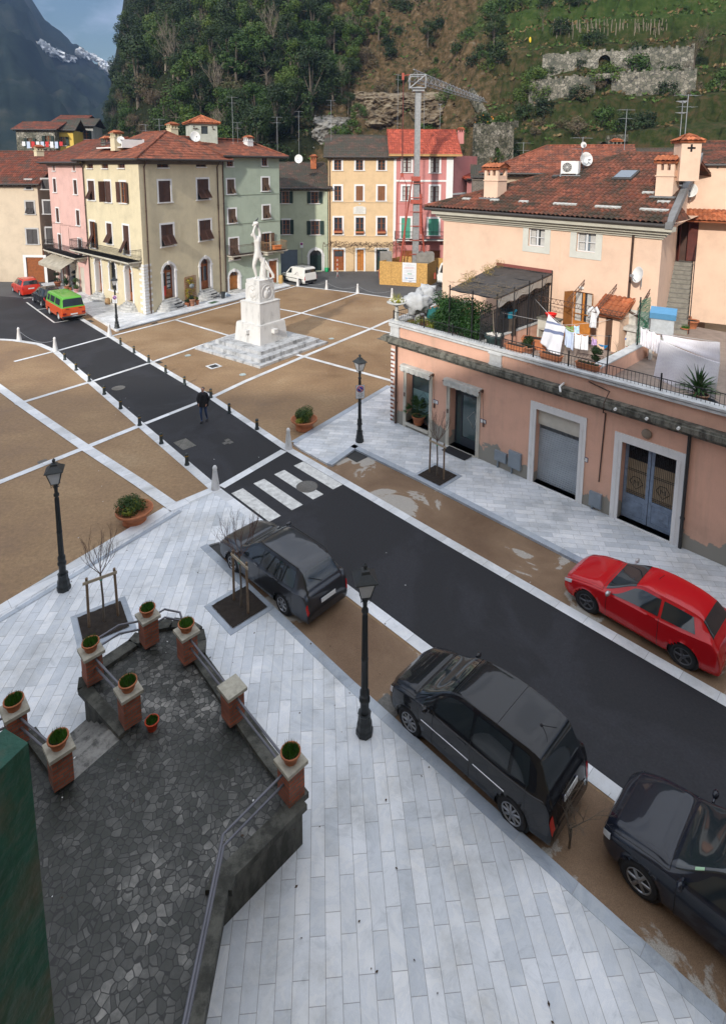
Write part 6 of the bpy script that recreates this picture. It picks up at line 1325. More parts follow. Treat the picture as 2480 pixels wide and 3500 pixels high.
# ------------------------------------------------------------------ monument
MON=m_oldmarble('monument_marble',(.56,.555,.54),(.10,.095,.085),.63,1.3); MONS=m_oldmarble('monument_step_marble',(.44,.45,.46),(.10,.10,.09),.53,1.5); STAT=m_oldmarble('statue_marble',(.60,.585,.56),(.10,.095,.085),.60,1.8)
def skinned(name,joints,edges,mat,parent,sub=2,root=0,M=None):
    me=bpy.data.meshes.new(name); me.from_pydata([j[0] for j in joints],edges,[]); o=bpy.data.objects.new(name,me); COL.objects.link(o)
    md=o.modifiers.new('s','SKIN'); sv=me.skin_vertices[0].data
    for i,j in enumerate(joints):
        r=j[1]; sv[i].radius=(r,r) if not isinstance(r,tuple) else r; sv[i].use_root=(i==root)
    md.use_smooth_shade=True; ss=o.modifiers.new('u','SUBSURF'); ss.levels=sub; ss.render_levels=sub
    dg=bpy.context.evaluated_depsgraph_get(); m2=bpy.data.meshes.new_from_object(o.evaluated_get(dg)); m2.name=name
    bpy.data.objects.remove(o)
    if M: m2.transform(M)
    m2.materials.clear(); m2.materials.append(mat)
    for p in m2.polygons: p.use_smooth=True
    o=bpy.data.objects.new(name,m2); COL.objects.link(o); o.parent=parent; return o
t=thing('monument_pedestal','tall stepped white marble pedestal with round reliefs in the middle of the square','monument',(-6.87,38.25,0),R(53.4))
s=MB(); s.bb(-3.2,3.2,-3.15,3.15,0,.15); s.bb(-2.78,2.78,-2.75,2.75,.15,.38); s.bb(-2.22,2.22,-2.2,2.2,.38,.60)
s.build('steps',MONS,t)
s=MB().box((-.1,0,1.2),(2.5,2.5,1.22),taper=.92); s.box((-.1,0,1.84),(2.24,2.24,.05))
for a,rz in ((0,0),(PI/2,0)): pass
s.build('plinth',MON,t)
for q in ((-.1,-1.30,1.35),(-1.40,0,1.35),(-.1,1.30,1.35),(1.2,0,1.35)): MB().box(q,(.34,.34,.26)).build('stone_block',MON,t)
s=MB().bb(-1.02,.82,-.92,.92,1.85,3.26); s.box((-.1,0,3.28),(1.9,1.9,.05)); s.build('middle_block',MON,t)
s=MB().bb(-.78,.58,-.68,.68,3.30,4.48); s.box((-.1,0,4.62),(1.28,1.28,.27)); c=s.build('relief_block',MON,t)
for rot,dx,dy in ((0,-.1,-.68),(-90,-.78,0)):
    r=MB().tube([(.50*math.cos(2*PI*k/32),0,.50*math.sin(2*PI*k/32)) for k in range(33)],.03,6)
    r.ball((.02,-.0,.22),.12,10,sy=.6).ball((-.16,0,.02),.10,10,sy=.5); r.ball((-.05,0,-.12),.24,12,sy=.35,sz=1.2); r.ball((.17,0,-.05),.15,10,sy=.4,sz=1.5); r.tube([(-.22,0,-.05),(-.05,-.05,-.15),(.14,-.03,.05)],[.05,.045,.035],6); r.ball((.16,0,.30),.07,8,sy=.6)
    r.xf(Matrix.Translation((dx,dy,3.9))@Matrix.Rotation(R(rot),4,'Z')); r.build('relief',MON,t)
t=thing('statue','white marble nude figure drinking from a raised vessel, standing on the pedestal','statue',(-6.95,38.05,4.755),R(4))
def SJ(x,y,r,d=0): return (((x-720)*.00202,d,(2150-y)*.00208),r*1.18)
J=[SJ(700,1330,.20,0),SJ(680,1160,.165,0),SJ(690,960,.20,.02),SJ(690,840,.17,.04),SJ(640,790,.085,.02),
 SJ(600,760,.10,-.02),SJ(545,730,.115,-.02),SJ(520,690,.06,-.02),
 SJ(640,850,.10,-.14),SJ(575,640,.075,-.22),SJ(620,480,.06,-.14),SJ(665,400,.07,-.08),
 SJ(770,800,.10,.16),SJ(760,640,.078,.20),SJ(715,500,.062,.12),SJ(690,420,.06,.06),
 SJ(640,1430,.15,-.08),SJ(600,1560,.135,-.12),SJ(560,1730,.10,-.14),SJ(600,1880,.095,-.10),SJ(635,2070,.058,-.06),SJ(600,2130,.055,-.12),SJ(520,2150,.035,-.22),
 SJ(760,1420,.15,.06),SJ(840,1590,.125,.08),SJ(950,1780,.10,.08),SJ(1050,1880,.09,.10),SJ(1150,2000,.06,.10),SJ(1165,2110,.05,.06),SJ(1100,2145,.035,-.05)]
E_=[(0,1),(1,2),(2,3),(3,4),(4,5),(5,6),(6,7),(3,8),(8,9),(9,10),(10,11),(3,12),(12,13),(13,14),(14,15),(0,16),(16,17),(17,18),(18,19),(19,20),(20,21),(21,22),(0,23),(23,24),(24,25),(25,26),(26,27),(27,28),(28,29)]
body=skinned('body',J,E_,STAT,t)
m=MB()
for dx in (-1,1): pass
for k in range(5):     # fingers over the vessel
    a=SJ(650+k*16,390-k*6,0,-.12)[0]; b=SJ(668+k*14,340-k*2,0,-.15)[0]; c=SJ(690+k*11,318,0,-.11)[0]; m.tube([a,b,c],[.020,.018,.013],6)
for k in range(4): a=SJ(700+k*14,420,0,.07)[0]; b=SJ(690+k*14,360,0,.10)[0]; m.tube([a,b],[.02,.015],6)
m.build('fingers',STAT,body)
h=Vector(SJ(545,730,0)[0]); m=MB(); m.ball(h+Vector((-.12,-.03,.03)),.035,8).ball(h+Vector((-.09,-.09,.07)),.02,6).ball(h+Vector((-.11,-.02,-.05)),.022,6,sx=1.4); m.build('face',STAT,body)
m=MB().ball(h+Vector((.03,0,.04)),.135,12,jit=.35,seed=3); m.build('hair',STAT,body)
m=MB(); q=Vector(SJ(650,360,0,-.01)[0]); m.ball(q,.185,14,sz=.9,jit=.12,seed=2); m.tube([q+Vector((-.1,0,-.05)),q+Vector((-.2,-.02,-.16))],[.10,.05],8); m.build('vessel',STAT,t)
m=MB(); m.tube([SJ(860,1480,0,.1)[0],SJ(870,1700,0,.1)[0],SJ(850,1950,0,.1)[0],SJ(850,2160,0,.08)[0]],[.12,.20,.235,.27],10); m.ball(SJ(830,2150,0,0)[0],.30,12,sz=.35,sx=1.5); m.bb(-.5,.62,-.38,.38,0,.05); 
for v in range(len(m.v)): m.v[v]+=m.v[v].normalized()*noise.noise(m.v[v]*5)*.06
m.build('tree_stump',STAT,t)
m=MB(); 
for k in range(7): x=1000+k*30; m.tube([SJ(930+k*8,1560+k*10,0,.16-.03*k)[0],SJ(1010+k*14,1790+k*10,0,.2-.05*k)[0],SJ(1120+k*14,1950+k*12,0,.18-.04*k)[0],SJ(1160+k*10,2120,0,.12-.03*k)[0]],[.05,.075,.06,.03],6)
m.build('drapery',STAT,t)
q=SJ(680,290,0)[0]; t2=thing('pigeon','dark pigeon perched on top of the statue','bird',Vector((-6.95,38.05,4.755))+Vector((q[0],0,q[2]-.02)),1); t2.scale=(1,1,1)
jb=[((0,0,.10),.05),((.06,0,.13),.055),((.12,0,.2),.028),((.13,0,.26),.030),((-.10,0,.06),.022),((-.2,0,.02),.012)]
skinned('body',jb,[(0,1),(1,2),(2,3),(0,4),(4,5)],pm('pigeon_grey',(.05,.05,.06),.6,.2,20),t2,1); MB().tube([(.155,0,.26),(.18,0,.255)],[.008,.003],4).build('beak',BLK,t2); MB().tube([(0,.015,.0),(0,.015,.07)],.005,4).tube([(0,-.015,.0),(0,-.015,.07)],.005,4).build('feet',COPPER,t2)
# ------------------------------------------------------------------ street lamps with parking signs
LAMPM=pm('lamp_black_green',(.020,.024,.026),.45,.2,8); OPAL=pm('opal_glass',(.42,.43,.44),.3,.05); SIGNW=pm('sign_white',(.62,.64,.67),.4,.02); SIGNR=pm('sign_red',(.45,.015,.02),.4,0); SIGNB=pm('sign_blue',(.01,.03,.32),.4,0)
def lamp(p,lab,H=3.95,sign=None,rz=0.4):
    t=thing('street_lamp',lab,'street lamp',p,rz,'old style lantern posts round the square')
    m=MB(); m.lathe([(.19,0),(.19,.10),(.17,.14),(.165,.26),(.14,.34),(.135,.46),(.15,.50)],n=8,sm=False); m.build('base',LAMPM,t)
    m=MB(); m.lathe([(.095,.48),(.095,.78),(.12,.80),(.12,.86),(.09,.90),(.105,.95),(.105,1.03),(.07,1.10),(.062,1.75),(.078,1.78),(.078,1.84),(.055,1.88),(.046,H-1.05),(.075,H-1.03),(.075,H-.97),(.045,H-.93),(.05,H-.80),(.07,H-.76),(.05,H-.70),(.075,H-.66)],n=14)
    for k in range(8): a=2*PI*k/8; m.tube([(.068*math.cos(a),.068*math.sin(a),1.12),(.050*math.cos(a),.050*math.sin(a),H-1.1)],.010,4,cap=False)
    m.build('pole',LAMPM,t)
    m=MB(); z0_,z1_=H-.64,H-.26; b0,b1=.10,.19
    for k in range(4):
        a=PI/4+k*PI/2; ca,sa=math.cos(a)*1.414,math.sin(a)*1.414; m.tube([(b0*ca,b0*sa,z0_),(b1*ca,b1*sa,z1_)],.012,5)
        c2,s2=math.cos(a+PI/2)*1.414,math.sin(a+PI/2)*1.414; m.tube([(b0*ca,b0*sa,z0_),(b0*c2,b0*s2,z0_)],.012,5); m.tube([(b1*ca,b1*sa,z1_),(b1*c2,b1*s2,z1_)],.014,5)
        m.tube([(.03*ca,.03*sa,H-.7),(.1*ca,.1*sa,H-.72),(b0*ca,b0*sa,z0_)],.010,4)
    m.lathe([(.34,z1_),(.33,z1_+.02),(.17,z1_+.13),(.14,z1_+.15),(.11,z1_+.20),(.05,z1_+.22),(.035,z1_+.25),(.055,z1_+.28),(.055,z1_+.31),(.03,z1_+.33),(.001,z1_+.36)],n=4,sm=False,rot=PI/4)
    ln=m.build('lantern',LAMPM,t); m=MB()
    for k in range(4):
        a=PI/4+k*PI/2; P=[(math.cos(q)*1.414,math.sin(q)*1.414) for q in (a,a+PI/2)]; m.poly([(P[0][0]*b0*.97,P[0][1]*b0*.97,z0_),(P[1][0]*b0*.97,P[1][1]*b0*.97,z0_),(P[1][0]*b1*.97,P[1][1]*b1*.97,z1_),(P[0][0]*b1*.97,P[0][1]*b1*.97,z1_)])
    m.build('glass',OPAL,ln,fix=False)
    if sign is not None:
        srz,zc,lines=sign; g=thing('parking_sign',lab.split(' ')[0]+' no parking sign with cleaning hours fixed to the lamp post '+('beside the cream house' if p[0]<-10 else 'before the low shop'),'sign',(p[0],p[1],zc),srz,'no parking signs on the lamp posts')
        m=MB().bb(-.20,.20,-.085,-.07,-.31,.31); m.bb(-.05,.05,-.07,-.04,-.15,.15); m.build('backing',ZINC,g)
        MB().bb(-.185,.185,-.088,-.084,-.295,.295).build('face',SIGNW,g)
        D=lambda r,y,mat,nm:MB().lathe([(r,0),(r,.002),(.001,.002)],n=28).xf(Matrix.Translation((0,y,.125))@Matrix.Rotation(R(90),4,'X')).build(nm,mat,g)
        D(.155,-.0885,SIGNR,'red_ring'); D(.122,-.0910,SIGNW,'white_ring'); D(.112,-.0930,SIGNB,'blue_disc')
        m=MB().box((0,-.0965,.125),(.25,.002,.05),ry=R(45)); m.build('white_bar',SIGNW,g); MB().box((0,-.099,.125),(.27,.002,.026),ry=R(45)).build('red_bar',SIGNR,g)
        for k,(s_,h) in enumerate(lines): textmb(s_,h,.001).xf(Matrix.Translation((0,-.0895,-.075-k*.048))).build('lettering',BLK,g)
    return t
LN=[('2\u00b0 e 4\u00b0 LUNEDI',.042),('DI OGNI MESE',.034),('01.00 - 06.00',.052),('PER PULIZIA',.034),('STRADALE',.03)]
lamp((-18.53,42.27,.10),'lamp on the far pavement in front of the cream corner house',sign=(R(-5),2.35,LN))
lamp((-.12,24.22,.09),'lamp with sign standing before the low pink shop',sign=(R(14),2.45,LN),rz=R(35))
lamp((-8.62,15.10,.07),'lamp at the left between brown paving and marble pavement',rz=R(20))
lamp((.07,10.84,.07),'nearest lamp, between the grey estate car and the black people carrier',rz=R(10))
# ------------------------------------------------------------------ marble cones with chains, iron bollards
CONEM=m_oldmarble('cone_marble',(.62,.62,.62),(.3,.29,.28),.62,3)
cones=[((-18.30,40.45),'marble cone at the lamp lit corner of the far pavement'),((-20.44,37.05),'marble cone where left kerb strip bends, chained to its neighbour'),((-24.2,39.35),'marble cone at the left picture edge on the curved kerb'),((-3.22,23.70),'marble cone beside the zebra crossing near the pink shop'),((-5.60,20.50),'marble cone at the near end of the zebra crossing'),
 ((-6.71,58.5),'marble cone behind the statue beside the white van'),((-3.64,56.85),'second marble cone of the far chained row, right of the white van'),((-.51,55.15),'third marble cone of the far row, where a strip meets it'),((2.74,53.1),'rightmost marble cone of the far row near the wrapped plant')]
c0=None
for i,(p,lab) in enumerate(cones):
    if c0 is None:
        c0=thing('marble_cone',lab,'bollard',(p[0],p[1],.02),0,'white marble cones with chains'); MB().lathe([(.17,0),(.16,.06),(.075,.78),(.085,.80),(.085,.86),(.05,.93),(.001,.96)],n=12).build('shaft',CONEM,c0)
        MB().tube([(.12*math.cos(k*.5),.12*math.sin(k*.5),.74) for k in range(3)],.006,4).build('chain_ring',ZINC,c0)
    else: dup(c0,(p[0],p[1],.02),i*1.1,lab)
def chain(a,b,lab):
    a=Vector((*a,.76)); b=Vector((*b,.76)); m=MB(); n=44; c=(a+b)/2
    pt=lambda u: a+(b-a)*u+Vector((0,0,-.45*4*u*(1-u)))
    for k in range(n): m.tube([pt(k/n)-c,pt((k+.8)/n)-c],.014 if k%2 else .019,4)
    o=m.build('chain',ZINC); o.location=c; tag(o,lab,'chain','chains between the marble cones'); return o
chain(cones[1][0],cones[2][0],'sagging chain at the left edge over the curved kerb'); chain(cones[5][0],cones[6][0],'sagging chain right of the white van'); chain(cones[6][0],cones[7][0],'sagging chain in the middle of the far row'); chain(cones[7][0],cones[8][0],'sagging chain at the right of the far row')
BOLM=pm('bollard_grey_green',(.030,.040,.042),.5,.2,8); BAND=pm('brass_band',(.38,.24,.05),.4,.1,metal=.6)
right=[(660,668),(753,727),(855,792),(972,865),(1103,946),(1285,1035),(1413,1140),(1605,1255)]; left=[(273,772),(352,845),(443,922),(547,1012),(660,1112),(792,1227),(942,1354),(1120,1502)]
bp=[(G(z4(*q)),'right',i) for i,q in enumerate(right)]+[(G(z5(78,1252)),'right',8)]+[(G(z4(*q)),'left',i) for i,q in enumerate(left)]
ordn=['first','second','third','fourth','fifth','sixth','seventh','eighth','ninth']
b0=None
for p,sd_,i in bp:
    lab=f'{ordn[i]} low iron bollard from the far end of the {sd_} road edge'
    if b0 is None:
        b0=thing('iron_bollard',lab,'bollard',(p.x,p.y,.02),0,'low iron bollards with a brass band along the road'); MB().lathe([(.105,0),(.10,.05),(.078,.08),(.070,.36),(.075,.37)],n=12).build('shaft',BOLM,b0); MB().lathe([(.076,.37),(.078,.40),(.074,.41)],n=12).build('band',BAND,b0); MB().lathe([(.074,.41),(.072,.45),(.05,.49),(.001,.505)],n=12).build('cap',BOLM,b0)
    else: dup(b0,(p.x,p.y,.02),0,lab)
# ------------------------------------------------------------------ pots and shrubs
TERRA=pm('terracotta',(.40,.145,.065),.8,.2,5); TERRD=pm('dusty_terracotta',(.33,.16,.10),.85,.25,5); SOIL=pm('dark_soil',(.022,.016,.012),.95,.4,14,.5,60)
LEAFS=m_leaf('box_leaves',(.02,.045,.01),(.045,.085,.015),(.10,.12,.02)); LEAFY=m_leaf('golden_leaves',(.16,.19,.02),(.26,.26,.03),(.32,.28,.04)); LEAFG=m_leaf('grass_leaves',(.03,.09,.01),(.05,.14,.015),(.08,.18,.03)); PALM=m_leaf('palm_leaves',(.015,.04,.012),(.03,.075,.02),(.06,.11,.03))
def bowl(p,r,lab,sp,hgt=.52,rz=0):
    t=thing('planter_bowl',lab,'planter',p,rz,'wide terracotta bowls planted with shrubs')
    MB().lathe([(r*.62,0),(r*.66,.03),(r*.60,.12),(r*.58,.14),(r*.85,hgt*.75),(r*.97,hgt*.84),(r,hgt*.86),(r,hgt),(r*.93,hgt),(r*.9,hgt*.9),(.001,hgt*.86)],n=26).build('bowl',TERRA,t)
    rnd=random.Random(sp); m=MB(); cl=[(rnd.uniform(-.5,.5)*r,rnd.uniform(-.5,.5)*r,hgt+rnd.uniform(.12,.55)*r,r*rnd.uniform(.35,.55)) for _ in range(9)]; leafcloud(m,cl,3600,.055,rnd,mi=0)
    cl=[(rnd.uniform(-.8,.8)*r,-abs(rnd.uniform(-.8,.8))*r,hgt+rnd.uniform(.1,.4)*r,r*.28) for _ in range(4)]; leafcloud(m,cl,1100,.055,rnd,mi=1); m.build('shrub',[LEAFS,LEAFY],t,fix=False); return t
bowl(G(z5(405,1250)),.62,'terracotta bowl with clipped green and golden shrub near the zebra crossing',3); bowl((-7.86,18.41,0),.62,'terracotta bowl with loose green bush at left by the marble pavement',8,.5)
def pot(p,r,h,lab,kind='grass',mat=None,seed=1,group='flower pots',sc_=1.0,name='flower_pot',soil=True):
    t=thing(name,lab,'plant pot',p,seed,group)
    MB().lathe([(r*.68,0),(r*.95,h*.82),(r*1.08,h*.83),(r*1.08,h),(r*.95,h),(r*.93,h*.9),(.001,h*.88)],n=16).build('pot',mat or TERRA,t)
    rnd=random.Random(seed); m=MB()
    if kind=='grass':
        for k in range(420): a=rnd.uniform(0,6.28); q=r*.85*rnd.random()**.5; l=rnd.uniform(.05,.13)*sc_; b=Vector((q*math.cos(a),q*math.sin(a),h*.9)); d=Vector((rnd.uniform(-.4,.4),rnd.uniform(-.4,.4),1))*l; s_=Vector((rnd.uniform(-1,1),rnd.uniform(-1,1),0)).normalized()*.008; m.add([b-s_,b+s_,b+d],[(0,1,2)])
        mt=LEAFG
    elif kind=='ball': cl=[(0,0,h+r*.9,r*.75)]; leafcloud(m,cl,700,.05,rnd); mt=LEAFS
    elif kind=='bush': cl=[(rnd.uniform(-.6,.6)*r,rnd.uniform(-.6,.6)*r,h+r*rnd.uniform(.2,1.6)*sc_,r*.55) for _ in range(7)]; leafcloud(m,cl,1100,.07,rnd); mt=LEAFD
    elif kind=='double': leafcloud(m,[(0,0,h+r*.8,r*1.1),(0,0,h+r*3.6,r*1.15)],1500,.06,rnd); m.tube([(0,0,h*.8),(0,0,h+r*3.5)],.02,5); mt=LEAFS
    elif kind=='palm':
        for k in range(60):
            a=rnd.uniform(0,6.28); el=rnd.uniform(.1,1.3); L_=rnd.uniform(.35,.6)*sc_; d=Vector((math.cos(a)*math.cos(el),math.sin(a)*math.cos(el),math.sin(el))); b=Vector((0,0,h+.1*sc_)); tip=b+d*L_; n=10
            m.tube([b,tip],.006,3,cap=False); o=d.cross(Vector((0,0,1))).normalized() if abs(d.z)<.99 else Vector((1,0,0)); u=o.cross(d)
            for q in range(n): an=-1.2+2.4*q/(n-1); f=(d*math.cos(an)+o*math.sin(an)).normalized()*.26*sc_; s_=(o*math.cos(an)-d*math.sin(an))*.022; m.add([tip-s_,tip+s_,tip+f+Vector((0,0,-.03))],[(0,1,2)])
        mt=PALM
    elif kind=='spiky':
        for k in range(90):
            a=rnd.uniform(0,6.28); el=rnd.uniform(.05,1.45); L_=rnd.uniform(.5,.85)*sc_; d=Vector((math.cos(a)*math.cos(el),math.sin(a)*math.cos(el),math.sin(el))); b=Vector((0,0,h+.1+rnd.uniform(0,.25)*sc_)); o=d.cross(Vector((0,0,1))).normalized()*.028*sc_; m.add([b-o,b+o,b+d*L_*.5+o,b+d*L_*.5-o],[(0,1,2,3)]); m.add([b+d*L_*.5-o,b+d*L_*.5+o,b+d*L_+Vector((0,0,-.18*L_))],[(0,1,2)])
        mt=PALM
    elif kind=='twigs':
        branches(m,Vector((0,0,h*.85)),Vector((0,0,1)),.22*sc_,.008,3,rnd,.6,3,.2); mt=BARK
    else: mt=None
    if mt: m.build('plant',mt,t,fix=False)
    if soil: MB().lathe([(r*.9,0),(.001,.01)],n=14).xf(Matrix.Translation((0,0,h*.9))).build('soil',SOIL,t)
    return t
zp=.10
for px,r,h,lab,k,mt,sd,s_ in (((225,262),.32,.5,'bushy dark plant in a pot at the far left shopfront','bush',TERRA,2,2.2),((288,288),.26,.4,'spiky plant in a terracotta pot before the shopfront','spiky',TERRA,3,1.2),((313,288),.15,.3,'small pot beside the spiky plant','ball',TERRA,4,1),((353,303),.24,.35,'two ball topiary in a pink pot before the shopfront','double',pm('pink_pot',(.55,.28,.28),.6,.1),5,1),
  ((1121,402),.20,.34,'small terracotta pot left of the flowered trellis','bush',TERRA,6,1.0),((1155,396),.30,.62,'large dark terracotta jar below the flowered trellis','bush',TERRD,7,.4),((1190,388),.19,.40,'ball shrub in an orange pot right of the trellis','ball',TERRA,8,1)):
    q=G(z4(*px),zp); pot(q,r,h,lab,k,mt,sd,'potted plants before the far houses',s_)
# trellis with yellow flowers on the cream house
a0,a1=WR.sz(z4(1103,300))[0],WR.sz(z4(1178,300))[0]; zt,zb=WR.sz(z4(1140,190))[1],WR.sz(z4(1135,375))[1]
t=thing('flower_trellis','wooden trellis of yellow blossom on the cream house between its shop doors','trellis',WR.pt(0,0)); M=Matrix.Translation(-WR.A)@WR.M(); m=MB()
for k in range(9): x=a0+(a1-a0)*k/8; m.bb(x-.015,x+.015,-.10,-.07,zb,zt)
for k in range(16): z=zb+(zt-zb)*k/15; m.bb(a0,a1,-.125,-.10,z-.015,z+.015)
m.xf(M).build('lattice',REDW,t); m=MB(); rnd=random.Random(9); cl=[(rnd.uniform(a0+.05,a1-.05),-.16,rnd.uniform(zb,zt),.16) for _ in range(26)]; leafcloud(m,cl,1200,.06,rnd,mi=0); leafcloud(m,cl,900,.06,rnd,mi=1); m.xf(M).build('blossom',[LEAFS,pm('yellow_blossom',(.60,.45,.03),.6,.3,9)],t,fix=False)
m=MB().lathe([(.001,0),(.27,0),(.27,.05),(.001,.06)],n=20,sy=.75).xf(M@Matrix.Translation(((a0+a1)/2,-.22,(zb+zt)/2+.35))@Matrix.Rotation(R(90),4,'X')); m.build('oval_plaque',pm('grey_plaque',(.25,.28,.29),.6,.2),t)
def plain(mb,name,mat,lab,cat,loc,group=None,rz=0): o=mb.build(name,mat); o.location=loc; o.rotation_euler=(0,0,rz); return tag(o,lab,cat,group)
plain(MB().lathe([(.16,0),(.22,.5),(.24,.55),(.24,.62),(.21,.62),(.19,.5),(.001,.45)],n=4,sm=False,rot=PI/4),'waste_bin',pm('dark_bin',(.035,.04,.045),.6,.1),'square dark bin at the green end of the cream house','bin',G(z4(1370,345),zp),rz=.9)
plain(MB().ball((0,0,.16),.2,10,jit=.6,seed=2).ball((.2,.1,.1),.14,8,jit=.6,seed=4),'rubbish_bag',pm('pale_blue_bag',(.35,.42,.50),.5,.3,8),'pale plastic bags beside the dark bin','bag',G(z4(1395,330),zp))
plain(MB().lathe([(.2,0),(.24,.2),(.2,.5),(.15,.55),(.001,.5)],n=12),'sack',pm('jute_sack',(.35,.22,.11),.9,.3,9),'upright brown sack by the steps of the cream house','sack',G(z4(570,385),zp))
plain(MB().lathe([(.2,0),(.24,.2),(.22,.6),(.2,.85),(.15,.86),(.001,.6)],n=12),'sack',pm('jute_sack2',(.42,.27,.10),.9,.3,9),'tan sack at the corner of the green house near the white van','sack',G(z5(243,240),zp))
plain(MB().bb(-.45,.45,-.28,.28,0,.012),'doormat',pm('green_mat',(.04,.09,.04),.9,.3,20),'green doormat below the second shop steps','doormat',G(z4(1302,373),zp),rz=WR.rz)
t=thing('terrace_box','orange toy-like trough hung on the tan balcony','flower box',WG.pt(5.3,3.95,1.2),WG.rz); MB().bb(-.42,.42,-.2,.2,0,.35).bb(-.48,.48,-.24,.24,.33,.4).build('box',pm('orange_trough',(.50,.16,.05),.6,.15),t); t['label']='orange trough hanging on the balcony of the green house'
# flower boxes on the apricot house sills
for i,q in enumerate(wo[6:]):
    s_,z_,w_,h_=pxop(WO,q[:5]); t=thing('window_box',['window box with red flowers, left one on the apricot house','window box with red flowers, middle one on the apricot house','window box with red flowers, right one on the apricot house'][i],'flower box',WO.pt(s_,z_-h_/2+.12,.2),WO.rz,'window boxes of the apricot house')
    MB().bb(-.5,.5,-.1,.1,.1,.32).build('trough',TERRA,t); m=MB(); leafcloud(m,[(-.4+.2*k,0,.40,.13) for k in range(5)],260,.06,random.Random(i)); m.build('plants',LEAFM if i==1 else pm('red_geranium',(.30,.05,.03),.6,.4,15),t,fix=False)
# green tubs, standing poles and vine over the apricot doors
plain(MB().lathe([(.2,0),(.26,.45),(.22,.45),(.001,.35)],n=12),'tub',pm('green_plastic',(.0,.30,.10),.4,.1),'bright green tub by the door left of the apricot house','tub',G(z5(560,158),.02))
t=thing('vine','bare winter vine trained on wires over the apricot house doors','vine',WO.pt(0,0,1.2)); m=MB(); rnd=random.Random(3); M=Matrix.Translation(-WO.pt(0,0,1.2))@WO.M()
for k in range(46):
    x=-.6+8.2*k/46; pts=[(x,-1.2+rnd.uniform(-.6,.4),3.25+rnd.uniform(-.2,.2))]
    for q in range(6): pts.append((pts[-1][0]+rnd.uniform(-.1,.55),pts[-1][1]+rnd.uniform(-.25,.25),3.35+rnd.uniform(-.3,.38)))
    m.tube(pts,.022,4,cap=False)
m.xf(M).build('stems',pm('vine_wood',(.13,.085,.055),.9,.3),t,fix=False); m=MB()
for x in (-.6,3.0,5.6,7.9): m.tube([(x,-1.5,0),(x,-1.5,3.2)],.025,5); m.tube([(x,0,3.5),(x,-1.6,3.15)],.02,5)
m.tube([(-.6,-1.5,3.2),(7.9,-1.5,3.2)],.015,4); m.xf(M).build('posts',IRONR,t)
t=thing('parking_sign','small round no parking sign on a post by the blue garage shutter','sign',WP.pt(gs+1.6,0,.5),WP.rz); MB().tube([(0,0,0),(0,0,3.6)],.03,6).build('post',ZINC,t); MB().bb(-.18,.18,-.05,-.035,2.95,3.6).build('face',SIGNW,t); MB().lathe([(.15,0),(.15,.004),(.001,.004)],n=20).xf(Matrix.Translation((0,-.052,3.4))@Matrix.Rotation(R(90),4,'X')).build('red_ring',SIGNR,t); MB().lathe([(.105,0),(.105,.004),(.001,.004)],n=20).xf(Matrix.Translation((0,-.057,3.4))@Matrix.Rotation(R(90),4,'X')).build('blue_disc',SIGNB,t); MB().box((0,-.063,3.4),(.22,.002,.03),ry=R(45)).build('red_bar',SIGNR,t)
t=thing('barber_pole','thin red and white ranging pole standing on the back street','pole',G(z5(635,200))); m=MB()
for k in range(9): m.tube([(0,0,.1+k*.25),(0,0,.35+k*.25)],.035,6,mi=k%2)
m.build('pole',[pm('pole_red',(.5,.04,.03),.5,0),WHITEP],t); m=MB()
for k in range(3): m.tube([(0,0,.6),(.25*math.cos(k*2.1),.25*math.sin(k*2.1),0)],.02,5)
m.build('tripod',ZINC,t)
# young staked trees in soil squares
def young(p,pit,lab,seed,h=2.9,lean=0,rzp=R(-46),z=.09):
    t=thing('young_tree',lab,'tree',(p[0],p[1],z),0,'young staked trees in soil squares'); rnd=random.Random(seed)
    MB().tube([(0,0,-.1),(.02,0,h*.25),(-.01,.01,h*.52)],[.035,.028,.024],7).build('trunk',BARK,t); m=MB()
    for k in range(6):
        a=2*PI*k/6+rnd.uniform(-.3,.3); d=Vector((math.cos(a)*.75,math.sin(a)*.75,1)).normalized(); branches(m,Vector((0,0,h*.51)),d,h*.17,.011,3,rnd,.42,3,.35,2,4)
    m.build('crown',pm('twig_brown',(.10,.055,.04),.8,.2),t,fix=False)
    pt_=thing('tree_pit',lab.replace('tree','soil square of the tree'),'tree pit',(pit[0],pit[1],z),rzp,'soil squares of the young trees')
    f=MB(); a,b=.55,.70
    for s_ in (-1,1): f.bb(s_*a,s_*b,-b,b,-.08,.012); f.bb(-a,a,s_*a,s_*b,-.08,.012)
    f.build('kerb_frame',KERB,pt_); m=MB().grid(lambda u,v:Vector((-a+2*a*u,-a+2*a*v,.035+.02*noise.noise(Vector((u*9,v*9,seed))))),24,24); m.build('soil',SOIL,pt_)
    STK=pm('round_stake',(.16,.11,.07),.85,.25,6); u=Vector((math.cos(rzp),math.sin(rzp),0))
    st=thing('tree_stake_frame',lab.replace('tree','wooden stakes holding the tree'),'tree stakes',(p[0],p[1],z),0,'stake frames of the young trees')
    for sg in (-1,1): MB().tube([u*sg*.36,u*sg*.34+Vector((0,0,h*.52))],.035,7).build('stake',STK,st)
    c=u*.40; MB().box((0,-.04,h*.48),(.84,.025,.08),rz=rzp).build('crossbar',pm('sawn_wood',(.36,.30,.22),.8,.1),st); MB().lathe([(.04,0),(.045,.04),(.04,.08)],n=8).xf(Matrix.Translation((0,0,h*.45))).build('tie',pm('green_tie',(.02,.25,.15),.5,0),st)
    return t
young((2.94,21.3),(2.98,21.35),'young bare tree in front of the shop door',1,2.9)
young((-3.35,14.42),(-3.4,14.43),'young bare tree beside the grey estate car',2,3.0,z=.07)
young((-6.92,13.87),(-6.93,13.85),'young bare tree left, near the brick piered terrace',3,2.8,rzp=R(34),z=.07)
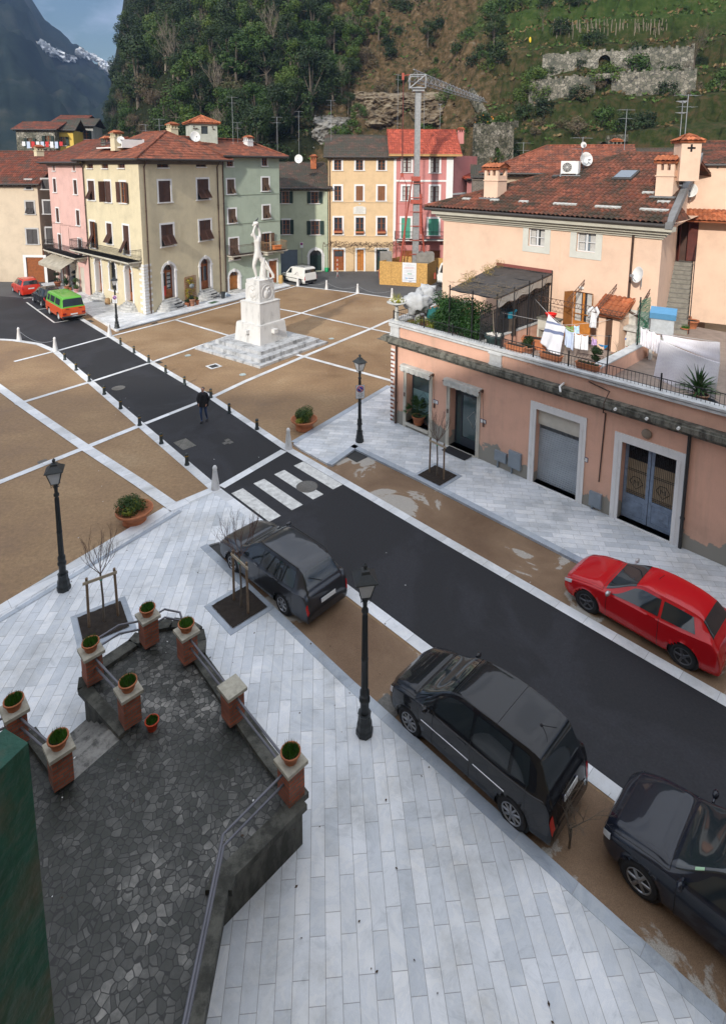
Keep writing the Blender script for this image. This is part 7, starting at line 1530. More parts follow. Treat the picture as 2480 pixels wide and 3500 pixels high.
# small bare bush by the dark car
t=baretree(41,2.2,'bare twiggy bush between the black people carrier and the last dark car',BARK,5,3,.7,'bare_bush'); t.location=(3.75,8.75,0); t.scale=(.62,.62,.62)
# ------------------------------------------------------------------ vehicles
TYRE=pm('tyre_rubber',(.014,.014,.015),.8,.1,20); RIM=pm('alloy_rim',(.32,.33,.35),.3,.1,9,metal=.8); RIMD=pm('grey_alloy',(.10,.10,.11),.35,.1,9,metal=.7); CARG=m_glass('car_glass',(.018,.024,.028),.04); TRIM=pm('black_trim',(.012,.012,.013),.5,0); CHR=pm('chrome',(.55,.56,.58),.12,0,metal=1)
TAIL=pm('tail_lamp_red',(.42,.008,.010),.15,0,coat=1); HEAD=pm('headlamp_glass',(.50,.52,.54),.08,0,spec=.8,coat=1); PLATE=pm('number_plate',(.62,.63,.63),.4,0)
def paint(name,col,metal=.0,rough=.25): return pm(name,col,rough,.03,.7,metal=metal,coat=.7,spec=.15)
def cr(a,b,c,d,t): return .5*((2*b)+(-a+c)*t+(2*a-5*b+4*c-d)*t*t+(-a+3*b-3*c+d)*t*t*t)
class Car:
    def __init__(s,name,lab,loc,rz,st,paintm,wb,wr=.30,track=.73,zs=.20,cat='car',low=None,split=None,group=None):
        s.t=thing(name,lab,cat,loc,rz,group); s.st=st; s.n=len(st); s.zs=zs; s.p=paintm; s.wb=wb; s.wr=wr; s.track=track
        s.body(low,split)
    def sec(s,i):
        x,w,zb,wt,zt=s.st[i][:5]; cz=s.st[i][5] if len(s.st[i])>5 else .045; zs=s.zs+(.06 if i in (0,s.n-1) else 0); zm=min(.52,(zs+zb)/2)
        return [(w*.93,zs),(w*.985,zs+.10 if zb-zs>.25 else zs+.05),(w,zm),(w*.985,zb-.07 if zb-zs>.3 else zb-.03),(w*.945,zb),(wt,zt-cz-.02),(wt*.84,zt-.008),(0,zt)]
    def S(s,u,v,off=0,side=1):
        u=min(max(u,0),s.n-1.0001); i=int(u); t=u-i; v=min(max(v,0),6.9999); k=int(v); q=v-k
        def pt(j):
            j=min(max(j,0),s.n-1); c=s.sec(j); g=lambda m:c[m] if m<8 else (-c[14-m][0],c[14-m][1])
            a,b,c_,d=g(max(k-1,0)),g(k),g(k+1),g(k+2); return (cr(a[0],b[0],c_[0],d[0],q)*.85+.15*(b[0]+(c_[0]-b[0])*q),cr(a[1],b[1],c_[1],d[1],q)*.85+.15*(b[1]+(c_[1]-b[1])*q))
        P=[pt(i-1),pt(i),pt(i+1),pt(i+2)]; y=[.92*cr(P[0][z],P[1][z],P[2][z],P[3][z],t)+.08*(P[1][z]+(P[2][z]-P[1][z])*t) for z in (0,1)]
        x=s.st[i][0]+(s.st[min(i+1,s.n-1)][0]-s.st[i][0])*t; p=Vector((x,y[0]*side,y[1]))
        if off:
            e=.03; a=s.S(u+e,v,0,side)-s.S(u-e,v,0,side); b=s.S(u,v+e,0,side)-s.S(u,v-e,0,side); n=a.cross(b)
            if n.length>1e-9:
                n.normalize(); c=p-Vector((0,0,.6)); 
                if n.dot(Vector((p.x*.25,p.y,p.z-.55)))<0: n=-n
                p=p+n*off
        return p
    def uof(s,x):
        for i in range(s.n-1):
            a,b=s.st[i][0],s.st[i+1][0]
            if (a-x)*(b-x)<=0: return i+(a-x)/(a-b)
        return 0 if x>s.st[0][0] else s.n-1
    def body(s,low,split):
        m=MB(); NU=(s.n-1)*11; NV=42; ax=(s.wb/2,-s.wb/2); Rr=s.wr+.055
        vs=[];idx={}
        full=[]
        for a in range(NU+1):
            row=[]
            for b in range(2*NV+1):
                side=1 if b<=NV else -1; v=(b if b<=NV else 2*NV-b)*7/NV; row.append(s.S(a*(s.n-1)/NU,v,0,side))
            full.append(row)
        W2=2*NV+1
        for row in full:
            for k,p in enumerate(row):
                v=min(k,2*NV-k)*7/NV
                if v<4:
                    for X in ax:
                        dx,dz=p.x-X,p.z-s.wr; r=math.hypot(dx,dz)
                        if Rr*.86<r<Rr*1.14 and dz>-.2: p.x=X+dx*Rr/r; p.z=s.wr+dz*Rr/r
                vs.append(p)
        fs=[];mi=[]
        for a in range(NU):
            for b in range(2*NV):
                q=(a*W2+b,a*W2+b+1,(a+1)*W2+b+1,(a+1)*W2+b); c=(vs[q[0]]+vs[q[2]])/2; v=min(b,2*NV-b)*7/NV
                if v<4 and any(math.hypot(c.x-X,c.z-s.wr)<Rr*.99 for X in ax): continue
                fs.append(q); k=0
                if split and c.z<split: k=1
                if low and c.z<low: k=2
                mi.append(k)
        m.v=vs; m.f=[list(f) for f in fs]; m.m=mi; m.sm=[True]*len(fs)
        for a in (0,NU): m.f.append([a*W2+b for b in range(W2)]); m.m.append(0 if not split else 1); m.sm.append(False)
        m.f.append([a*W2 for a in range(NU+1)]+[a*W2+2*NV for a in range(NU,-1,-1)]); m.m.append(2); m.sm.append(False)
        s.b=m.build('body',[s.p[0],s.p[1] if len(s.p)>1 else s.p[0],TRIM],s.t,fix=True)
        w=MB()
        for X in ax:
            for sd in (-1,1):
                w.lathe([(.001,-.0),(Rr*1.02,0),(Rr*1.02,.26),(.001,.26)],n=24).xf(Matrix.Translation((X,sd*(s.track+.10),s.wr))@Matrix.Rotation(R(90)*sd,4,'X'),len(w.v)-24*4) if False else None
                mm=MB().lathe([(.001,.0),(Rr*.995,0),(Rr*.995,.24)],n=24); mm.xf(Matrix.Translation((X,sd*(s.track-.20),s.wr))@Matrix.Rotation(-R(90)*sd,4,'X')); w.join(mm)
        w.build('wheel_arch',TRIM,s.t,fix=False)
    def patch(s,u0,u1,v0,v1,mat,name,off=.006,sides=(1,-1),nu=10,nv=8,shape=None,parent=None):
        m=MB()
        for sd in sides:
            def f(a,b):
                if shape: a,b=shape(a,b)
                return s.S(u0+(u1-u0)*a,v0+(v1-v0)*b,off,sd)
            m.grid(f,nu,nv,0,True)
        return m.build(name,mat,parent or s.t,fix=False)
    def patches(s,*a,**k):
        for sd in (1,-1): s.patch(*a,sides=(sd,),**k)
    def across(s,u0,u1,v0,mat,name,off=.008,nu=8,nv=20,inset=.0):
        def f(a,b):
            u=u0+(u1-u0)*a
            if b<=.5: return s.S(u,v0+(7-v0)*b*2,off,1)
            return s.S(u,v0+(7-v0)*(1-b)*2,off,-1)
        return MB().grid(f,nu,nv,0,True).build(name,mat,s.t,fix=False)
    def line(s,u0,v0,u1,v1,mat=None,name='seam',r=.006,sides=(1,-1),off=.001):
        m=MB()
        for sd in sides: m.tube([s.S(u0+(u1-u0)*k/12,v0+(v1-v0)*k/12,off,sd) for k in range(13)],r,4,cap=False)
        return m
    def wheels(s,rim=RIM,spokes=5,tw=.19,hub=None):
        r=s.wr
        for X in (s.wb/2,-s.wb/2):
            for sd in (1,-1):
                M=Matrix.Translation((X,sd*s.track,r))@Matrix.Rotation(-R(90)*sd,4,'X')
                w=MB().lathe([(r*.66,-tw/2),(r*.90,-tw/2),(r*.98,-tw*.40),(r,-tw*.25),(r,tw*.25),(r*.98,tw*.40),(r*.90,tw/2),(r*.68,tw/2),(r*.66,tw*.4)],n=28).xf(M).build('wheel',TYRE,s.t)
                m=MB().lathe([(r*.67,tw*.38),(r*.64,tw*.42),(r*.60,tw*.2),(.001,tw*.1)],n=28,mi=1)
                m.lathe([(r*.68,tw*.36),(r*.67,tw*.50),(r*.61,tw*.50),(r*.60,tw*.2)],n=28)
                for k in range(spokes):
                    a=2*PI*k/spokes; c,q=math.cos(a),math.sin(a)
                    for dd in ((-.05,.05) if spokes<=6 else (0,)):
                        a2=a+dd; m.tube([(.03*math.cos(a),.03*math.sin(a),tw*.42),(r*.62*math.cos(a2),r*.62*math.sin(a2),tw*.40)],[.028,.020],5)
                m.lathe([(.07,tw*.3),(.065,tw*.46),(.001,tw*.48)],n=12); m.xf(M).build('rim',[rim,TRIM],w)
    def mirror(s,x,z,mat,y=.92):
        for sd in (1,-1): m=MB().ball((x,sd*(y+.04),z),.10,10,sx=.55,sy=1.0,sz=.68); m.tube([(x,sd*(y-.12),z-.04),(x,sd*y,z-.02)],.025,5); m.build('mirror',mat,s.t)
    def plate(s,x,z,text=None,sgn=-1,tilt=0,blue=True):
        M=Matrix.Translation((x,0,z))@Matrix.Rotation(R(90)*-sgn,4,'Z')@Matrix.Rotation(R(tilt),4,'X')
        p=MB().bb(-.26,.26,-.012,0,-.055,.055).xf(M).build('number_plate',PLATE,s.t)
        if blue: MB().bb(-.26,-.215,-.016,-.012,-.055,.055).bb(.215,.26,-.016,-.012,-.055,.055).xf(M).build('blue_band',SIGNB,p)
        if text: textmb(text,.085,.001).xf(M@Matrix.Translation((0,-.015,0))).build('lettering',BLK,p)
# -- generic hatch: stations are x, half width, belt z, top half width, top z
def hatch_parts(c,cowl,rf,bp,re,gb,tail,paintm,v1=4.92,wind_v=5.12,quarter=None,door2=True,rearv=5.2,lampv=(2.6,4.1),rails=None,headlamp=(.7,1.9,2.7,3.8)):
    U=c.uof
    c.across(U(cowl)+.06,U(rf)-.05,wind_v,CARG,'windscreen'); c.across(U(re)+.10,U(gb)-.05,rearv,CARG,'rear_window')
    tri=lambda a,b:(a,b)
    xs=[cowl-.12]+bp+[re+.02]
    for x0,x1 in zip(xs[:-1],xs[1:]):
        first=x0==xs[0]; last=x1==xs[-1]
        def shp(a,b,first=first,last=last):
            if first: a=a+(1-a)*b*.38*(1 if True else 0)
            if last: a=a*(1-.22*b)
            return a,b
        c.patches(U(x0-.035),U(x1+.035),4.12,v1,CARG,'side_window',off=.008,shape=shp,nu=12)
    m=MB()
    for x in [bp[0]]+([re+.10] if door2 else [])+[cowl-.10]+(bp[1:2] if len(bp)>1 and door2 else []): m.join(c.line(U(x),.7,U(x),4.1))
    m.join(c.line(U(cowl)-.1,4.45,U(cowl)-.1,7)); m.join(c.line(U(cowl)-.1,4.45,.6,4.6)); m.build('panel_gap',TRIM,c.t,fix=False)
    c.patches(headlamp[0],headlamp[1],headlamp[2],headlamp[3],HEAD,'headlight',off=.012)
    c.patches(c.n-1-1.75,c.n-1-.75,lampv[0],lampv[1],TAIL,'tail_light',off=.012)
    for x in [bp[0]+.18]+([bp[1]+.18] if len(bp)>1 and door2 else []):
        for sd in (1,-1): MB().box(c.S(U(x),3.55,.03,sd),(.19,.03,.035)).build('door_handle',paintm,c.t)
RED=paint('red_paint',(.46,.006,.010)); GREYP=paint('dark_grey_metallic',(.045,.048,.055),.6,.3); BLKP=paint('black_paint',(.008,.009,.012)); NAVYP=paint('blue_black_paint',(.010,.013,.022))
# red three door hatchback
st=[(2.02,.50,.42,.36,.47),(1.97,.66,.54,.52,.60),(1.80,.78,.66,.64,.73),(1.45,.84,.78,.70,.84),(1.10,.85,.85,.72,.93),(.80,.855,.89,.74,.985),(.02,.86,.93,.55,1.37),(-.5,.86,.94,.57,1.425),(-1.15,.86,.97,.55,1.40),(-1.52,.845,1.0,.53,1.31),(-1.80,.80,.97,.60,1.03),(-1.92,.77,.80,.62,.86),(-1.99,.72,.55,.58,.62),(-2.02,.66,.42,.55,.46)]
c=Car('red_hatchback','shiny red three door hatchback parked on the brown bay by the right hand kerb',(7.66,14.05,0),math.atan2(.732,-.681),st,[RED],2.46,.31,.735,.20); hatch_parts(c,.80,.02,[-.62],-1.5,-1.80,-1.95,RED,door2=False,lampv=(3.0,4.2),headlamp=(.9,2.3,2.9,3.9)); c.wheels(RIMD,5); c.mirror(.62,1.0,pm('silver_mirror',(.5,.5,.52),.3,0,metal=.6)); c.plate(-2.03,.55,None); c.across(.08,.9,4.8,TRIM,'grille',.006) if False else None
MB().tube([c.S(c.uof(-.3),7,.02),c.S(c.uof(-.42),7,.20)],.006,4).build('aerial',TRIM,c.t)
# grey estate car with roof rails
st=[(2.10,.52,.44,.38,.50),(2.04,.70,.56,.56,.64),(1.85,.80,.68,.66,.77),(1.45,.835,.80,.70,.88),(1.10,.84,.86,.72,.94),(.86,.84,.89,.74,.98),(.12,.845,.92,.56,1.37),(-.5,.845,.93,.58,1.43),(-1.2,.84,.94,.57,1.43),(-1.72,.82,.95,.54,1.37),(-2.02,.79,.95,.62,1.02),(-2.12,.77,.80,.64,.88),(-2.18,.74,.55,.62,.62),(-2.20,.68,.42,.58,.46)]
c=Car('estate_car','dark grey metallic estate car with roof rails parked beside the young bare tree',(-2.50,15.68,0),math.atan2(.69,-.724),st,[GREYP],2.41,.30,.72,.20); hatch_parts(c,.86,.12,[-.22,-1.12],-1.70,-2.02,-2.1,GREYP,lampv=(2.9,4.3)); c.wheels(RIM,7); c.mirror(.66,1.0,GREYP); c.plate(-2.215,.66,'CS 411 XU',tilt=8)
for sd in (1,-1): MB().tube([c.S(c.uof(.05),5.55,.03,sd),c.S(c.uof(0),5.5,.07,sd),c.S(c.uof(-1.5),5.5,.07,sd),c.S(c.uof(-1.6),5.55,.03,sd)],.018,6).build('roof_rail',TRIM,c.t)
MB().tube([c.S(c.uof(-2.0),6.9,.02),c.S(c.uof(-1.85),6.2,.03)],.009,4).build('rear_wiper',TRIM,c.t); c.across(c.n-1.42,c.n-1.0,2.0,TRIM,'bumper_strip',.012)
# black people carrier
st=[(1.99,.52,.50,.38,.56),(1.93,.70,.64,.56,.72),(1.75,.80,.78,.66,.88),(1.45,.84,.90,.70,1.0),(1.25,.85,.95,.72,1.06),(1.10,.85,.98,.73,1.10),(.30,.85,1.02,.60,1.56),(-.4,.85,1.03,.62,1.66),(-1.1,.85,1.04,.61,1.66),(-1.62,.83,1.05,.58,1.58),(-1.86,.80,1.03,.64,1.12),(-1.95,.78,.85,.66,.92),(-2.0,.74,.55,.62,.62),(-2.03,.68,.42,.58,.46)]
c=Car('people_carrier','tall black people carrier parked between the nearest lamp and the last dark car',(2.50,10.55,0),math.atan2(.713,-.70),st,[BLKP],2.51,.305,.735,.20); hatch_parts(c,1.10,.30,[.62,-.30,-1.15],-1.60,-1.86,-1.95,BLKP,lampv=(2.9,4.9)); c.wheels(RIM,9); c.mirror(.72,1.12,BLKP); c.plate(-2.0,.80,None,tilt=5)
c.across(c.n-1.75,c.n-1.62,5.2,CHR,'chrome_strip',.015); m=MB().join(c.line(c.uof(.55),5.3,c.uof(-1.5),5.3)); m.join(c.line(c.uof(.25),6.99,c.uof(.25),5.3)); m.join(c.line(c.uof(-.75),6.99,c.uof(-.75),5.3)); m.build('roof_seam',TRIM,c.t,fix=False)
p=c.S(c.uof(-1.35),7,.0); MB().tube([p,p+Vector((-.30,0,.18))],.008,4).ball(p,.03,8).build('aerial',TRIM,c.t); m=MB().join(c.line(c.uof(.9),2.35,c.uof(-.3),2.35,r=.014,off=.004)); m.join(c.line(c.uof(-.4),2.35,c.uof(-1.1),2.35,r=.014,off=.004)); m.build('side_strip',CHR,c.t,fix=False)
m=MB()
for sd in (1,-1): m.join(MB().ball((.1,sd*.36,1.05),.2,10,sx=.5,sz=1.1))
# last dark car at the right edge
st=[(1.98,.50,.46,.36,.50),(1.92,.68,.58,.54,.66),(1.75,.79,.70,.66,.80),(1.40,.84,.82,.72,.92),(1.05,.85,.88,.74,.99),(.80,.855,.91,.75,1.02),(.05,.86,.94,.58,1.42),(-.5,.86,.95,.60,1.47),(-1.2,.86,.97,.58,1.45),(-1.55,.84,1.0,.55,1.36),(-1.82,.80,.97,.60,1.05),(-1.94,.77,.80,.62,.86),(-1.99,.70,.55,.58,.62),(-2.01,.66,.42,.55,.46)]
c=Car('dark_car','blue black car with a sticker on its windscreen, nearest car at the right edge',(6.15,7.75,0),math.atan2(.713,-.70),st,[NAVYP],2.5,.30,.735,.20); hatch_parts(c,.80,.05,[-.28,-1.15],-1.5,-1.82,-1.95,NAVYP); c.wheels(RIM,6); c.mirror(.62,1.02,NAVYP)
q=c.S(c.uof(.42),5.5,.014,1); c.patch(c.uof(.50),c.uof(.38),5.35,5.75,pm('pale_green_sticker',(.35,.55,.35),.5,0),'sticker',.014,sides=(1,),nu=3,nv=3)
# two-tone camper van (rear to the viewer)
GRN=paint('apple_green_paint',(.10,.36,.035),0,.35); ORG=paint('orange_red_paint',(.55,.075,.012),0,.35)
st=[(2.28,.80,.95,.66,1.02,.06),(2.22,.86,1.10,.72,1.35,.08),(1.95,.89,1.14,.70,1.86,.10),(1.5,.90,1.15,.72,1.95,.10),(0,.90,1.15,.73,1.97,.10),(-1.6,.90,1.15,.73,1.95,.10),(-2.02,.89,1.15,.72,1.88,.10),(-2.22,.88,1.12,.78,1.16,.05),(-2.27,.86,.90,.80,.94,.03),(-2.28,.84,.48,.78,.52,.03)]
c=Car('camper_van','old two tone camper van, apple green above orange red, parked rear to the square',(-24.45,46.25,0),math.atan2(.726,-.688),st,[GRN,ORG],2.46,.33,.78,.28,cat='van',split=1.12)
U=c.uof; c.across(U(-2.04)+.05,U(-2.22)-.12,5.15,CARG,'rear_window',.01); c.across(U(2.2)+.02,U(1.97),5.2,CARG,'windscreen',.01)
for x0,x1 in ((1.7,1.05),(.85,-.25),(-.45,-1.6)): c.patches(U(x0),U(x1),4.2,4.85,CARG,'side_window',off=.01)
c.wheels(pm('white_rim',(.5,.5,.5),.4,.1),5,.18)
MB().bb(-2.40,-2.28,-.90,.90,.36,.50).build('bumper',TRIM,c.t); MB().bb(-2.42,-2.40,-.88,.88,.42,.50).build('bumper_edge',CHR,c.t)
for sd in (1,-1): MB().bb(-2.31,-2.28,sd*.58,sd*.84,.60,.74).build('tail_light',pm('dark_red_lamp',(.20,.01,.01),.2,0),c.t)
c.plate(-2.30,.60,None); 
for sd in (1,-1): MB().bb(-2.305,-2.29,sd*.35,sd*.60,1.02,1.06).build('badge',TRIM,c.t)
m=MB().box((.2,.35,1.99),(.5,.06,.02)).box((.2,-.35,1.99),(.5,.06,.02)); m.build('roof_vent',GRN,c.t); m=MB().join(c.line(U(2.2),4.0,U(-2.2),4.0,r=.012,off=.004)); m.build('waist_trim',CHR,c.t,fix=False)
# black hatch beyond the camper, then the red one
st=[(2.0,.52,.5,.4,.56),(1.93,.72,.64,.58,.72),(1.7,.83,.80,.68,.90),(1.2,.86,.92,.72,1.04),(.95,.86,.96,.74,1.10),(.2,.86,1.0,.60,1.55),(-.5,.86,1.01,.62,1.63),(-1.3,.85,1.03,.60,1.60),(-1.70,.83,1.05,.57,1.50),(-1.90,.80,1.0,.66,1.10),(-1.97,.78,.80,.66,.86),(-2.02,.72,.5,.6,.56)]
c=Car('black_car','small black car parked between the camper van and the red car',(-28.25,50.55,0),math.atan2(.72,-.69),st,[BLKP],2.5,.31,.75,.2); hatch_parts(c,.95,.2,[0,-.9],-1.68,-1.90,-1.97,BLKP,lampv=(3,4.6)); c.wheels(RIM,5)
c=Car('red_car','tall red car with roof bars and dark rear window at the far left edge',(-32.6,54.75,0),math.atan2(.72,-.69),st,[paint('orange_red_small_car',(.50,.03,.012),0,.3)],2.4,.29,.74,.2); hatch_parts(c,.95,.2,[0,-.9],-1.68,-1.90,-1.97,RED,lampv=(3,5.4)); c.wheels(RIM,5); c.plate(-2.0,.78,None)
for sd in (1,-1): MB().tube([c.S(c.uof(.1),5.55,.05,sd),c.S(c.uof(-1.5),5.55,.06,sd)],.02,5).build('roof_rail',TRIM,c.t)
# white van with roof rack
WHT=paint('white_van_paint',(.66,.66,.64),0,.35)
st=[(2.05,.60,.55,.46,.62),(1.98,.76,.70,.62,.80),(1.6,.83,.86,.70,.98),(1.25,.85,.95,.72,1.08),(1.05,.85,.98,.74,1.13),(.45,.85,1.02,.66,1.66,.08),(.1,.85,1.05,.70,1.78,.08),(-1.2,.85,1.06,.72,1.82,.08),(-1.95,.85,1.05,.72,1.78,.08),(-2.06,.84,1.0,.78,1.10,.05),(-2.10,.82,.55,.78,.60,.03)]
c=Car('white_van','white panel van with roof rack parked between the green house and the chained cones',(-6.95,60.65,0),math.atan2(.688,-.725),st,[WHT],2.69,.31,.73,.2,cat='van'); U=c.uof
c.across(U(1.05)+.05,U(.45),5.15,CARG,'windscreen'); c.patches(U(.80),U(.05),4.12,4.85,CARG,'side_window',off=.008,shape=lambda a,b:(a+(1-a)*b*.4,b)); c.across(U(-1.97)+.1,U(-2.06)-.3,5.2,CARG,'rear_window',.012); c.patches(c.n-2.0,c.n-1.2,2.2,4.4,TAIL,'tail_light',off=.012); c.patches(.8,1.9,2.8,3.8,HEAD,'headlight',off=.012); c.wheels(pm('steel_rim',(.2,.2,.2),.5,.1),6)
m=MB(); m.join(c.line(U(.95),.8,U(.95),4.1)); m.join(c.line(U(-.1),.8,U(-.1),4.9)); m.build('panel_gap',TRIM,c.t,fix=False)
m=c.line(U(1.4),2.2,U(-1.9),2.2,r=.03,off=.006); m.build('rub_strip',TRIM,c.t,fix=False); MB().bb(-2.16,-2.06,-.80,.80,.30,.52).build('bumper',TRIM,c.t); c.mirror(.9,1.15,TRIM)
m=MB()
for y in (-.6,.6): m.tube([(.0,y,1.95),(-1.9,y,1.95)],.018,5)
for k in range(7): m.tube([(-.05-k*.3,-.62,1.95),(-.05-k*.3,.62,1.95)],.014,5)
for x in (-.3,-1.7):
    for y in (-.6,.6): m.tube([(x,y,1.76),(x,y,1.95)],.016,4)
m.build('roof_rack',TRIM,c.t)
m=MB(); p=[c.S(U(-.55),3.0,.012,1),c.S(U(-.85),4.4,.012,1),c.S(U(-1.15),3.0,.012,1)]; m.tube(p,.03,4); m.tube([c.S(U(-.65),3.5,.012,1),c.S(U(-1.05),3.5,.012,1)],.022,4); m.tube([c.S(U(-.35),2.9,.012,1),c.S(U(-.65),4.2,.012,1)],.012,4); m.build('letter_mark',pm('grey_decal',(.35,.33,.33),.5,0),c.t)
# lorry cab behind the hoarding
t=thing('lorry','white lorry cab half hidden between the chipboard hoarding and the peach house','lorry',(9.0,58.9,0),R(160)); WH=WHT
m=MB(); st_=[(1.0,.60),(1.05,1.1),(.95,1.6),(.72,2.5),(.60,2.62)]; 
prof=[(1.05,.55),(1.10,1.25),(.98,1.75),(.72,2.50),(.55,2.62),(-.75,2.66),(-.80,.55)]; vs=[(x,y,z) for y in (-1.1,1.1) for x,z in prof]; n=len(prof); m.add(vs,[tuple(range(n)),tuple(range(2*n-1,n-1,-1))]+[(i,(i+1)%n,n+(i+1)%n,n+i) for i in range(n)]); m.build('cab',WH,t)
g=MB(); g.add([(1.00,-.95,1.72),(1.00,.95,1.72),(.76,.9,2.42),(.76,-.9,2.42)],[(0,1,2,3)]); g.xf(Matrix.Translation((.012,0,.006))); g.build('windscreen',CARG,t,fix=False)
for sd in (1,-1): g=MB().add([(.82,sd*1.106,1.55),(.60,sd*1.106,2.35),(-.25,sd*1.106,2.35),(-.25,sd*1.106,1.45)],[(0,1,2,3)]); g.build('side_window',CARG,t,fix=False); g=MB().bb(1.0,1.12,sd*1.15,sd*1.35,1.5,2.1); g.build('mirror',TRIM,t)
for x in (.45,-2.6):
    for sd in (1,-1): MB().lathe([(.3,-.12),(.46,-.12),(.5,-.05),(.5,.08),(.42,.12),(.25,.10),(.2,.03),(.001,.02)],n=24).xf(Matrix.Translation((x,sd*.98,.5))@Matrix.Rotation(-R(90)*sd,4,'X')).build('wheel',TYRE,t)
MB().bb(-4.2,-.85,-1.05,1.05,.75,.95).bb(.6,1.15,-1.1,1.1,.35,.7).build('chassis',TRIM,t); MB().bb(-4.2,-.95,-1.1,1.1,.95,1.5).build('flatbed',pm('lorry_red',(.45,.04,.02),.5,.1),t)
for y in (-.75,.75): MB().bb(1.14,1.18,y-.18,y+.18,.5,.66).build('headlight',HEAD,t)
t=thing('warning_sign','red and yellow triangular warning sign on the lorry side of the hoarding','sign',G(z5(1272,230)),0); MB().tube([(0,0,0),(0,0,2.2)],.03,5).build('post',ZINC,t); MB().prism([(-.3,0),(.3,0),(0,.52)],0,.03).xf(Matrix.Translation((0,0,1.7))@Matrix.Rotation(R(90),4,'X')).build('red_border',SIGNR,t); MB().prism([(-.19,.06),(.19,.06),(0,.40)],0,.012).xf(Matrix.Translation((0,-.031,1.7))@Matrix.Rotation(R(90),4,'X')).build('yellow_face',pm('sign_yellow',(.7,.45,.03),.5,0),t)
# ------------------------------------------------------------------ hoarding and crane
HA,HB=G(z5(925,248)),G(z5(1255,270)); WH_=Wall((HA.x,HA.y),(HB.x,HB.y)); OSB=pm('chipboard',(.46,.27,.085),.8,.35,6.5,.2,40,detail=8)
t=thing('hoarding','chipboard site hoarding with a white notice around the crane base','hoarding',HA); M=Matrix.Translation(-HA)@WH_.M(); Lh=WH_.len
HC=G(z5(1303,242)); hr=Wall((HB.x,HB.y),(HC.x,HC.y))
m=MB()
for k in range(4): m.bb(k*Lh/4+.006,(k+1)*Lh/4-.006,0,.03,0,2.5)
m.xf(M); q=MB().bb(0,3.2,0,.03,0,2.45).xf(Matrix.Translation(-HA)@hr.M()); m.join(q); q=MB().bb(.03,4.6,-.03,0,0,2.48); q.xf(M@Matrix.Rotation(R(72),4,'Z')); m.join(q); q=MB().bb(0,6.0,0,.03,0,2.45); q.xf(M@Matrix.Translation((1.4,4.3,0))); m.join(q); m.build('panel',OSB,t)
a,z=WH_.sz(z5(1133,165)); wN=abs(WH_.sz(z5(1182,165))[0]-WH_.sz(z5(1085,165))[0]); hN=abs(WH_.sz(z5(1133,97))[1]-WH_.sz(z5(1133,233))[1])
nb=thing('site_notice','white site notice board with a green and a blue mark on the hoarding','sign',WH_.pt(a,z,.02),WH_.rz); MB().bb(-wN/2,wN/2,-.02,0,-hN/2,hN/2).build('board',SIGNW,nb)
GT=pm('notice_grey_text',(.30,.30,.34),.6,0); m=MB(); rnd=random.Random(2); rows=[(.43,.3),(.38,.8),(.34,.5)]+[(.27,.7),(.235,.6),(.2,.8)]+[(.12,.5),(.085,.7),(.05,.4),(.01,.75)]+[(-.12,.8),(-.16,.7),(-.2,.8)]
for i,(zz,ww) in enumerate(rows):
    if 3<=i<6: continue
    x=-ww*wN/2
    while x<ww*wN/2: l=rnd.uniform(.04,.13); m.bb(x,min(x+l,ww*wN/2),-.024,-.0205,zz*hN-.012,zz*hN+.012); x+=l+.03
m.build('text_lines',GT,nb); m=MB()
for i in (3,4,5):
    zz,ww=rows[i]; x=-ww*wN/2
    while x<ww*wN/2: l=rnd.uniform(.04,.13); m.bb(x,min(x+l,ww*wN/2),-.024,-.0205,zz*hN-.014,zz*hN+.014); x+=l+.03
m.build('red_text_lines',pm('notice_red_text',(.45,.12,.12),.6,0),nb)
MB().bb(-.12*wN,.10*wN,-.024,-.0205,-.085*hN,-.05*hN).build('green_mark',pm('notice_green',(.05,.33,.20),.6,0),nb); MB().bb(.12*wN,.18*wN,-.024,-.0205,-.09*hN,-.045*hN).build('dark_green_square',pm('notice_dark_green',(.0,.16,.09),.6,0),nb)
MB().lathe([(.09,0),(.09,.003),(.001,.003)],n=20).xf(Matrix.Translation((-.18*wN,-.021,-.30*hN))@Matrix.Rotation(R(90),4,'X')).build('blue_disc',pm('notice_light_blue',(.22,.42,.65),.6,0),nb); MB().tube([(-.27*wN+.09*math.cos(q),-.023,-.30*hN+.09*math.sin(q)) for q in [1+.25*k for k in range(18)]],.012,4).build('dark_ring',INK,nb); MB().bb(-.08*wN,.30*wN,-.024,-.0205,-.305*hN,-.275*hN).build('name_line',INK,nb); MB().bb(-wN/2,wN/2,-.0235,-.0205,-.405*hN,-.395*hN).bb(-.02,.3,-.024,-.0205,-.46*hN,-.44*hN).build('footer_line',INK,nb)
GALV=pm('galvanised_steel',(.30,.31,.32),.45,.2,5,metal=.4); CRR=pm('crane_red',(.34,.07,.045),.6,.2,4)
cy=61.3; cb=at_y(z2(1176,1500),cy); cb.z=0; t=thing('tower_crane','self erecting grey crane with lattice jib and red lower frame rising behind the hoarding','crane',cb)
tz=at_y(z2(1176,440),cy).z; m=MB().bb(-.24,.24,-.24,.24,8.5,tz); 
for s_ in (-1,1): m.bb(s_*.26-.03,s_*.26+.03,-.28,.28,8.5,tz)
m.bb(-.32,.32,-.32,.32,1.6,8.6); m.build('mast',GALV,t)
m=MB()
for x in (-.75,.55): m.tube([(x-.9*(1 if x<0 else -.6),0,1.5),(x*.6,.2,11.0)],.07,6); m.tube([(x-.9*(1 if x<0 else -.6),.9,1.5),(x*.6,.3,11.0)],.07,6)
for k in range(6): m.bb(-.7,.7,-.5,-.44,3+k*1.5,3.08+k*1.5)
